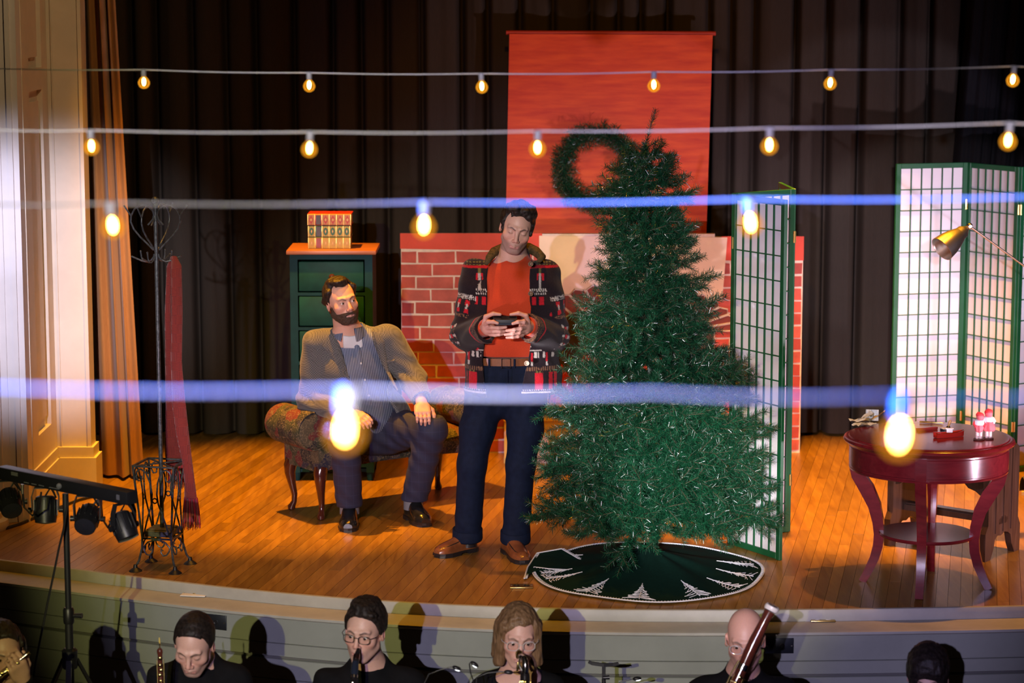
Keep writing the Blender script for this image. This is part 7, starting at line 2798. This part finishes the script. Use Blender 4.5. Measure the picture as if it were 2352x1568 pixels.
ob_ = thing('oboe', 'dark wooden oboe with bright keys standing upright before the bowed player', 'oboe', at(370, 1568, 9.5))
bore(ob_, 'reed', [(366, 1464, 9.52, 0.0022), (366.5, 1474, 9.52, 0.0030), (367, 1477, 9.52, 0.002)], simple('cane', (0.70, 0.52, 0.10), 0.5))
bore(ob_, 'staple', [(367, 1477, 9.52, 0.002), (367, 1489, 9.52, 0.0024)], MAT['brass'])
bore(ob_, 'top_joint', [(367, 1488, 9.52, 0.006), (367, 1492, 9.52, 0.0115), (367.3, 1497, 9.52, 0.0125), (367.6, 1503, 9.52, 0.0100), (368, 1520, 9.515, 0.0095), (369, 1545, 9.51, 0.0105), (371, 1600, 9.49, 0.0115), (374, 1680, 9.46, 0.013), (376, 1720, 9.45, 0.02)], rosew)
keys(ob_, at(368, 1505, 9.515), at(372, 1620, 9.485), 0.0105, 9, gilt_k, 3)
cl_ = thing('clarinet', 'black clarinet with silver ligature at the mouth of the player in dark glasses', 'clarinet', at(812, 1568, 9.5))
bore(cl_, 'mouthpiece', [(823, 1489, 9.605, 0.006), (821, 1500, 9.59, 0.0105), (818, 1512, 9.575, 0.0125), (817, 1518, 9.57, 0.013)], ebony)
bore(cl_, 'ligature', [(819.5, 1503, 9.585, 0.0135), (818, 1514, 9.573, 0.0142)], simple('rose_metal', (0.80, 0.45, 0.45), 0.15, 1.0))
bore(cl_, 'barrel', [(817, 1518, 9.57, 0.0125), (816, 1523, 9.565, 0.0150), (814.5, 1545, 9.545, 0.0155), (814, 1550, 9.54, 0.0145)], simple('blue_black', (0.015, 0.02, 0.035), 0.15, coat=0.5))
bore(cl_, 'ring', [(814, 1550, 9.54, 0.0165), (813.6, 1556, 9.535, 0.0165)], silver)
bore(cl_, 'joint', [(813.6, 1556, 9.535, 0.014), (808, 1640, 9.45, 0.0145), (803, 1720, 9.38, 0.016)], ebony)
keys(cl_, at(813, 1562, 9.53), at(806, 1660, 9.43), 0.0145, 7, silver, 4)
bc = thing('bass_clarinet', 'bass clarinet with shiny curved metal neck at the lips of the player with the bob', 'bass clarinet', at(1205, 1568, 9.5))
bore(bc, 'mouthpiece', [(1192, 1494, 9.60, 0.008), (1192, 1501, 9.575, 0.0125), (1193, 1507, 9.56, 0.0135)], ebony)
bore(bc, 'ligature', [(1192, 1499, 9.58, 0.0145), (1193, 1508, 9.56, 0.015)], gilt_k)
bore(bc, 'neck', [(1193, 1508, 9.56, 0.011), (1197, 1507, 9.535, 0.0115), (1203, 1510, 9.515, 0.0125), (1207, 1520, 9.505, 0.0130), (1207, 1533, 9.50, 0.0135), (1206, 1546, 9.50, 0.0145)], MAT['chrome'])
bore(bc, 'neck_key', [(1190, 1520, 9.52, 0.004), (1189, 1535, 9.515, 0.0055), (1188, 1541, 9.515, 0.003)], gilt_k)
bore(bc, 'neck_brace', [(1194, 1512, 9.53, 0.004), (1192, 1526, 9.52, 0.006), (1199, 1540, 9.51, 0.005)], silver)
bore(bc, 'joint', [(1206, 1545, 9.50, 0.0185), (1206, 1552, 9.50, 0.0195), (1205, 1640, 9.45, 0.019), (1204, 1740, 9.40, 0.020)], ebony)
keys(bc, at(1206, 1556, 9.495), at(1205, 1660, 9.44), 0.0195, 6, gilt_k, 5)
bs_ = thing('bassoon', 'dark red bassoon with pale ringed bell slanting across the bald player', 'bassoon', at(1690, 1568, 9.45))
bore(bs_, 'bell_joint', [(1768, 1404, 9.52, 0.0235), (1760, 1418, 9.515, 0.0195), (1748, 1442, 9.51, 0.0215), (1735, 1468, 9.50, 0.0235), (1720, 1500, 9.49, 0.024), (1708, 1527, 9.48, 0.0215)], rosew)
bore(bs_, 'bell_ring', [(1775.5, 1390, 9.525, 0.0265), (1774, 1393, 9.525, 0.0305), (1771, 1399, 9.522, 0.0305), (1769, 1403, 9.52, 0.026)], simple('ivory_ring', (0.66, 0.62, 0.55), 0.35))
bore(bs_, 'bell_mouth', [(1776.2, 1388.6, 9.5255, 0.021), (1774, 1393, 9.525, 0.019)], ebony)
bore(bs_, 'band', [(1709, 1525, 9.481, 0.0245), (1703, 1538, 9.476, 0.0245)], silver)
bore(bs_, 'long_joint', [(1704, 1536, 9.476, 0.022), (1690, 1566, 9.465, 0.022), (1660, 1630, 9.44, 0.023), (1625, 1700, 9.42, 0.026)], rosew)
keys(bs_, at(1700, 1545, 9.47), at(1660, 1630, 9.44), 0.0225, 6, gilt_k, 6)
part('side_rod', MB().tube([at(1697, 1516, 9.46), at(1680, 1545, 9.45), at(1664, 1580, 9.44)], 0.0035, 8), gilt_k, bs_, True)
fl0, fl1 = at(62, 1502, 9.42), at(-60, 1600, 9.35)
ft = thing('flute', 'metal flute slanting down out of the left corner', 'flute', fl0)
part('tube', MB().tube([fl0, fl0.lerp(fl1, 0.5), fl1], 0.0095, 16), simple('warm_silver', (0.62, 0.52, 0.42), 0.2, 1.0), ft, True)
part('crown', MB().tube([fl0 + (fl0 - fl1).normalized() * 0.012, fl0], [0.008, 0.0105], 14), MAT['brass'], ft, True)
keys(ft, fl0.lerp(fl1, 0.15), fl0.lerp(fl1, 0.95), 0.0095, 9, gilt_k, 8)

# ------------------------------------------------------------------ music stand and its clip lamps
ms_ = thing('music_stand', 'black music stand post with folding arms before the apron wall', 'music stand', (at(1387, 1560, 10.2).x, 10.2, -0.95))
p0 = at(1387, 1522, 10.2)
part('post', MB().bar((p0.x, p0.y, p0.z), (p0.x, p0.y, p0.z - 0.085), 0.016, 0.010, (0, 1, 0)).tube([(p0.x, p0.y, p0.z - 0.07), (p0.x, p0.y, -0.93)], 0.009, 12), MAT['black_metal'], ms_, True)
part('folding_arm', MB().sweep([at(1352, 1519, 10.2), at(1360, 1523, 10.2), at(1387, 1527, 10.195)], [0.010] * 3, [0.013, 0.014, 0.014], Vector((0, 1, 0))), MAT['black_metal'], ms_)
part('folding_arm', MB().sweep([at(1387, 1527, 10.195), at(1408, 1526, 10.2), at(1421, 1523, 10.2)], [0.010] * 3, [0.014, 0.014, 0.012], Vector((0, 1, 0))), MAT['black_metal'], ms_)
part('wing_screw', MB().tube([at(1385, 1556, 10.19), at(1400, 1555, 10.19)], [0.008, 0.010], 10), MAT['black_plastic'], ms_, True)
for k in range(3):
    a = k * 2 * PI / 3
    part('leg', MB().tube([(p0.x, p0.y, -0.7), (p0.x + 0.28 * math.cos(a), p0.y + 0.28 * math.sin(a), -0.94)], 0.006, 8), MAT['black_metal'], ms_, True)
led = emit('lamp_led', (0.95, 0.97, 1.0), 2.2)
for k, (hx, hy, ang, path, lit, lab) in enumerate((
        (1049, 1534, 20, [(1030, 1533), (1010, 1538), (985, 1548), (960, 1600)], True, 'small clip lamp with lit face, left of its upright twin'),
        (1090, 1525, 35, [(1083, 1519), (1078, 1524), (1081, 1545), (1087, 1562), (1090, 1600)], True, 'small lit clip lamp on an arched gooseneck beside the bob haired player'),
        (1168, 1543, 5, [(1150, 1542), (1120, 1545), (1095, 1555), (1092, 1600)], False, 'small dark clip lamp in front of the bob haired player'),
        (1463, 1558, -5, [(1446, 1560), (1425, 1566), (1410, 1580), (1400, 1620)], True, 'small clip lamp beside the folding arms of the music stand'))):
    Yl = 9.42 if k < 3 else 10.1
    h0 = at(hx, hy, Yl)
    rt_ = thing('clip_lamp', lab, 'lamp', h0, 'clip lamps of the music stands')
    A = Matrix.Rotation(R(ang), 3, 'Y')
    part('lamp_head', MB().ball(h0, (0.019, 0.011, 0.009), 16, 10, A), MAT['black_plastic'], rt_, True)
    if lit:
        part('led_face', MB().ball(h0 + A @ Vector((0.004, -0.003, -0.0055)), (0.012, 0.008, 0.004), 12, 8, A), led, rt_, True)
    else:
        part('led_face', MB().ball(h0 + A @ Vector((0.004, 0.002, -0.0055)), (0.012, 0.008, 0.004), 12, 8, A), lens_dark if 'lens_dark' in globals() else MAT['black_plastic'], rt_, True)
    part('gooseneck', MB().tube([h0 + A @ Vector((-0.016, 0, 0))] + [at(q[0], q[1], Yl) for q in path], 0.0026, 8), MAT['black_plastic'], rt_, True)

# ================================================================== STRINGS OF LIGHTS
cable_m = simple('dimmed_cable', (0.28, 0.28, 0.28), 0.5)  # white cable darkened in its colour so the front light on it looks weaker
cable_far = simple('brightened_cable', (0.60, 0.60, 0.60), 0.5)  # same cable painted lighter, so the far rows look more brightly lit
sock_m = simple('white_socket', (0.34, 0.34, 0.36), 0.45)
core_m = emit('filament_glow', (1.0, 0.70, 0.28), 70.0)
gm, gnt, gb = _nt('amber_glass')
gnt.nodes.remove(gb)
tr = N(gnt, 'ShaderNodeBsdfTransparent', i_0=(1.0, 0.72, 0.30, 1))
em = N(gnt, 'ShaderNodeEmission', i_0=(1.0, 0.40, 0.02, 1), i_1=1.6)
gl = N(gnt, 'ShaderNodeBsdfGlossy', i_0=(1, 1, 1, 1), i_1=0.05)
fr_n = N(gnt, 'ShaderNodeLayerWeight', i_0=0.45)
m1 = N(gnt, 'ShaderNodeMixShader')
m2 = N(gnt, 'ShaderNodeMixShader', i_0=0.04)
gnt.links.new(fr_n.outputs['Facing'], m1.inputs[0])
gnt.links.new(tr.outputs[0], m1.inputs[1])
gnt.links.new(em.outputs[0], m1.inputs[2])
gnt.links.new(m1.outputs[0], m2.inputs[1])
gnt.links.new(gl.outputs[0], m2.inputs[2])
gnt.links.new(m2.outputs[0], gnt.nodes['Material Output'].inputs[0])

bulb_me = MB().lathe([(0.0065, 0.0), (0.009, -0.004), (0.0165, -0.013), (0.0205, -0.022), (0.0205, -0.029), (0.016, -0.039), (0.008, -0.0445), (0.001, -0.046)], n=24).mesh('glass_globe', gm, 'all')
core_me = MB().ball((0, 0, -0.021), (0.0065, 0.0065, 0.0145), 12, 10).mesh('filament', core_m, 'all')
sock_me = MB().lathe([(0.004, 0.004), (0.008, 0.003), (0.0095, -0.004), (0.0095, -0.020), (0.0075, -0.024)], n=16).mesh('socket', sock_m, True)
ROWS = [
    ('highest and farthest string of lit bulbs crossing over the stage', [(-60, 156), (330, 160), (710, 167), (1105, 169), (1502, 165), (1910, 160), (2330, 152), (2420, 150)], (330, 8.85, 2330, 8.1), (330, 710, 1105, 1502, 1910, 2330)),
    ('string of lit bulbs second from the top, crossing the wreath', [(-60, 296), (208, 299), (713, 303), (1235, 301), (1768, 294), (2320, 282), (2420, 279)], (208, 6.75, 2320, 6.15), (208, 713, 1235, 1768, 2320)),
    ('string of lit bulbs crossing at the height of the standing head', [(-60, 467), (253, 466), (975, 464), (1718, 457), (2420, 450)], (253, 4.72, 1718, 4.5), (253, 975, 1718)),
    ('nearest and lowest string of lit bulbs, blurred across both actors', [(-80, 888), (797, 894), (1500, 902), (2075, 908), (2440, 910)], (797, 2.66, 2075, 2.62), (797, 2075)),
]
for lab, pts, (xa, ya_, xb, yb_), bulbs in ROWS:
    dep = lambda x: ya_ + (yb_ - ya_) * (x - xa) / (xb - xa)
    cab = [at(px, py, dep(px)) for px, py in pts]
    fine = []
    for i in range(len(cab) - 1):
        for t in np.linspace(0, 1, 8, endpoint=False):
            fine.append(cab[i].lerp(cab[i + 1], t) + Vector((0, 0, -0.004 * math.sin(PI * t))))
    fine.append(cab[-1])
    root = thing('string_lights', lab, 'string lights', cab[0], 'strings of bulbs over the stage')
    part('cable', MB().tube(fine, 0.0021, 8), cable_far if ya_ > 6 else cable_m, root, True)
    for px in bulbs:
        py = np.interp(px, [p[0] for p in pts], [p[1] for p in pts])
        c = at(px, py, dep(px))
        s_ = link('bulb_socket', sock_me, root)
        s_.matrix_parent_inverse = Matrix.Identity(4)
        s_.location = c - root.location + Vector((0, 0, -0.001))
        s_.rotation_euler = (random.uniform(-0.12, 0.12), random.uniform(-0.12, 0.12), random.uniform(0, 6))
        for nm, me in (('bulb', bulb_me), ):
            b_ = link(nm, me, s_)
            b_.location = (0, 0, -0.022)
            f_ = link('filament', core_me, s_)
            f_.location = (0, 0, -0.022)

# ================================================================== LIGHT BAR ON A TRIPOD STAND
lc = at(150, 1128, 10.15)
LX = Vector((0.77, -0.64, 0)).normalized()
LN = Vector((LX.y, -LX.x, 0))
if LN.y > 0:
    LN = -LN
Mlb = Matrix((LX, -LN, UZ)).transposed()
bar = thing('stage_light_stand', 'black tripod stand with a bar of small stage lamps at the apron', 'light stand', (lc.x, lc.y, -0.95))
zb_ = lc.z
part('pole', MB().tube([(lc.x, lc.y, -0.85), (lc.x, lc.y, zb_ - 0.52)], 0.0175, 14).tube([(lc.x, lc.y, zb_ - 0.55), (lc.x, lc.y, zb_ - 0.01)], 0.0135, 14), MAT['black_metal'], bar, True)
part('collar', MB().lathe([(0.022, zb_ - 0.58), (0.024, zb_ - 0.57), (0.024, zb_ - 0.52), (0.018, zb_ - 0.51)], (lc.x, lc.y, 0), 16).tube([(lc.x, lc.y, zb_ - 0.545), (lc.x + 0.06, lc.y - 0.01, zb_ - 0.545)], [0.008, 0.012], 10), MAT['black_plastic'], bar, True)
part('collar', MB().lathe([(0.030, zb_ - 0.78), (0.034, zb_ - 0.77), (0.034, zb_ - 0.70), (0.022, zb_ - 0.69)], (lc.x, lc.y, 0), 16), MAT['black_plastic'], bar, True)
for k in range(3):
    a = k * 2 * PI / 3 + 0.6
    e = Vector((lc.x + 0.5 * math.cos(a), lc.y + 0.5 * math.sin(a), -0.94))
    lg = part('leg', MB().bar((lc.x + 0.03 * math.cos(a), lc.y + 0.03 * math.sin(a), zb_ - 0.74), e, 0.025, 0.012), MAT['black_metal'], bar)
    part('rubber_foot', MB().ball(e, 0.018, 10, 6), MAT['black_plastic'], lg, True)
bb = part('bar_housing', MB().obox(lc + Vector((0, 0, 0.03)), (0.86, 0.062, 0.056), Mlb, 0.006, 2), MAT['black_plastic'], bar, True)
lbm = simple('label_grey', (0.10, 0.10, 0.12), 0.6)
for dx, w, h, dz in ((-0.30, 0.045, 0.016, 0.012), (0.375, 0.020, 0.022, 0.0)):
    part('sticker', MB().obox(lc + LX * dx + LN * 0.0315 + Vector((0, 0, 0.03 + dz)), (w, 0.001, h), Mlb), lbm, bb)
for dx in (-0.22, -0.17, -0.12, -0.05, -0.02):
    part('printed_line', MB().obox(lc + LX * dx + LN * 0.0315 + Vector((0, 0, 0.014)), (0.035, 0.0008, 0.004), Mlb), lbm, bb)
part('knob', MB().lathe([(0.012, 0), (0.012, 0.012), (0.006, 0.016)], lc + LN * 0.031 + LX * 0.0 + Vector((0, 0, 0.03)), 14, M=Matrix.Rotation(PI / 2, 3, 'X')), lbm, bb, True)
# four lamp heads hung in yokes under the bar
lens_m = simple('lamp_lens', (0.02, 0.02, 0.03), 0.08, coat=0.5)
for px, tilt, yaw, kind in ((22, 30, 20, 0), (104, 78, 5, 1), (201, 25, -5, 0), (283, 60, 50, 0)):
    # along the bar at the pixel column
    best = min(np.linspace(-0.6, 0.44, 200), key=lambda q: abs(1176 + FPX * (lc + LX * q).x / ((lc + LX * q).y * math.cos(PITCH) + (CH - zb_) * math.sin(PITCH)) - px))
    hc_ = lc + LX * float(best) + Vector((0, 0, -0.10))
    hd = part('lamp_head', MB(), MAT['black_plastic'], bar) if False else None
    A = Matrix.Rotation(R(yaw), 3, 'Z') @ Matrix.Rotation(R(90 + tilt), 3, 'X')
    mb = MB().lathe([(0.030, -0.062), (0.042, -0.055), (0.047, -0.03), (0.049, 0.03), (0.046, 0.050), (0.046, 0.055)], hc_, 20, M=A)
    for q in range(12):
        an = 2 * PI * q / 12
        mb.obox(hc_ + A @ Vector((0.049 * math.cos(an), 0.049 * math.sin(an), -0.01)), (0.006, 0.006, 0.07), A @ Matrix.Rotation(an, 3, 'Z'), 0.001, 1)
    hd = part('lamp_head', mb, MAT['black_plastic'], bar, True)
    part('lens', MB().lathe([(0.043, 0.0555), (0.02, 0.060), (0.001, 0.061)], hc_, 20, M=A), lens_m, hd, True)
    sx = A @ Vector((1, 0, 0))
    part('yoke', MB().sweep([hc_ + sx * 0.056, hc_ + sx * 0.058 + Vector((0, 0, 0.06)), hc_ + sx * 0.045 + Vector((0, 0, 0.098)), hc_ - sx * 0.045 + Vector((0, 0, 0.098)), hc_ - sx * 0.058 + Vector((0, 0, 0.06)), hc_ - sx * 0.056], [0.026] * 6, [0.005] * 6, Vector((-sx.y, sx.x, 0))), MAT['black_metal'], hd)
    for s2 in (1, -1):
        part('tilt_knob', MB().tube([hc_ + sx * 0.056 * s2, hc_ + sx * 0.074 * s2], [0.011, 0.013], 12), MAT['black_plastic'], hd, True)
    part('status_lamp', MB().ball(hc_ + A @ Vector((0.012, 0.018, -0.060)), 0.004, 8, 6), simple('pale_dot', (0.6, 0.65, 0.8), 0.3) if px == 22 else bpy.data.materials['pale_dot'], hd, True)
    part('lead', MB().tube([hc_ + A @ Vector((0, 0.01, -0.06)), hc_ + A @ Vector((0.0, 0.02, -0.085)) + Vector((0.03, -0.01, 0.02)), hc_ + Vector((0.05, -0.02, 0.06)), hc_ + LX * 0.04 + Vector((0, -0.005, 0.105))], 0.0042, 8), MAT['black_plastic'], hd, True)
for x0, x1 in ((52, 95), (232, 262)):
    a_, b_ = at(x0, 1133 if x0 < 100 else 1160, 10.15), at(x1, 1140 if x0 < 100 else 1168, 10.05)
    part('lead', MB().tube([a_ + Vector((0, 0, 0.02)), a_ + Vector((0.005, 0, -0.06)), a_.lerp(b_, 0.5) + Vector((0, 0, -0.09)), b_ + Vector((-0.01, 0, -0.05)), b_ + Vector((0, 0, 0.02))], 0.0045, 8), MAT['black_plastic'], bar, True)
    part('plug', MB().tube([a_ + Vector((0, 0, 0.04)), a_ + Vector((0, 0, 0.0))], 0.007, 10), MAT['nickel'], bar, True)
cab = [at(156, 1150, 10.12), at(146, 1215, 10.10), at(135, 1260, 10.08), at(125, 1310, 10.06), at(110, 1380, 10.03), at(98, 1440, 10.0), at(82, 1520, 9.98), at(70, 1600, 9.95)]
part('power_cord', MB().tube(cab + [Vector((cab[-1].x, cab[-1].y, -0.94))], 0.0048, 8), MAT['black_plastic'], bar, True)

# floor cable by the pillar
cabl = [gp(-60, 1232, 0.008), gp(0, 1217, 0.008), gp(45, 1203, 0.008), gp(95, 1182, 0.008), gp(140, 1163, 0.008), gp(180, 1148, 0.008), gp(215, 1139, 0.008), gp(240, 1133, 0.008)]
o = part('floor_cable', MB().tube(cabl, 0.008, 8), MAT['black_plastic'], None, True)
tag(o, 'black cable running over the stage floor past the white pillar', 'cable')

# ================================================================== SOCKETS AND PLATES
brs = simple('brass_dull', (0.55, 0.40, 0.14), 0.3, 1.0)
stl = simple('steel_dark', (0.10, 0.11, 0.13), 0.3, 0.9)


def plate(label, c, u, v, w, h, mat, spots, cat='outlet', smat=None):
    n = u.cross(v).normalized()
    root = thing('outlet_plate', label, cat, c)
    Mq = Matrix((u, v, n)).transposed()
    part('cover', MB().obox(c + n * 0.003, (w, h, 0.006), Mq, 0.002, 2), mat, root, True)
    for (a, b, r) in spots:
        part('socket', MB().lathe([(r, 0.006), (r, 0.0085), (r * 0.75, 0.009), (r * 0.5, 0.0065)], c + u * a + v * b, 16, M=Mq), smat or MAT['black_plastic'], root, True)
    for a in (-1, 1):
        part('screw', MB().lathe([(0.004, 0.006), (0.003, 0.008)], c + u * (a * w * 0.43), 10, M=Mq), MAT['nickel'], root, True)
    return root


Xv, Yv = Vector((1, 0, 0)), Vector((0, 1, 0))
plate('brass floor outlet with two black sockets beside the tree skirt', gp(1198, 1347, 0.001), Xv, Yv, 0.112, 0.075, brs, [(-0.025, 0, 0.015), (0.025, 0, 0.015)])
plate('brass outlet with two pale sockets on the apron ledge at the right', gp(1889, 1424, -0.0505), Xv, Yv, 0.115, 0.07, brs, [(-0.025, 0, 0.016), (0.025, 0, 0.016)], smat=MAT['white_paint'])
sl1 = Vector((1, -0.16, 0)).normalized()
p_ = plate('white cover plate with a brass fitting on the apron ledge by the coat stand', gp(448, 1365, -0.0505), sl1, Vector((0.16, 1, 0)).normalized(), 0.125, 0.09, MAT['white_paint'], [(0.0, 0, 0.012)], smat=brs)
wy = lambda x: edge_y(x) - 0.172 * math.sqrt(1 + ((edge_y(x + 0.05) - edge_y(x - 0.05)) / 0.1) ** 2)


def wall_plate(label, px, py, w, h):
    x = at(px, py, 11.0).x
    for _ in range(4):
        y = wy(x)
        x = at(px, py, y).x
    z = at(px, py, y).z
    sl = (edge_y(x + 0.05) - edge_y(x - 0.05)) / 0.1
    u_ = Vector((1, sl, 0)).normalized()
    return plate(label, Vector((x, y - 0.001, z)), u_, UZ, w, h, stl, [(-0.03, 0, 0.013), (0.012, 0, 0.013)], 'socket plate')


wall_plate('dark steel socket plate on the apron wall behind the bowed oboist', 492, 1427, 0.135, 0.072)
wall_plate('dark steel socket plate on the apron wall beside the bald bassoonist', 1790, 1482, 0.130, 0.072)
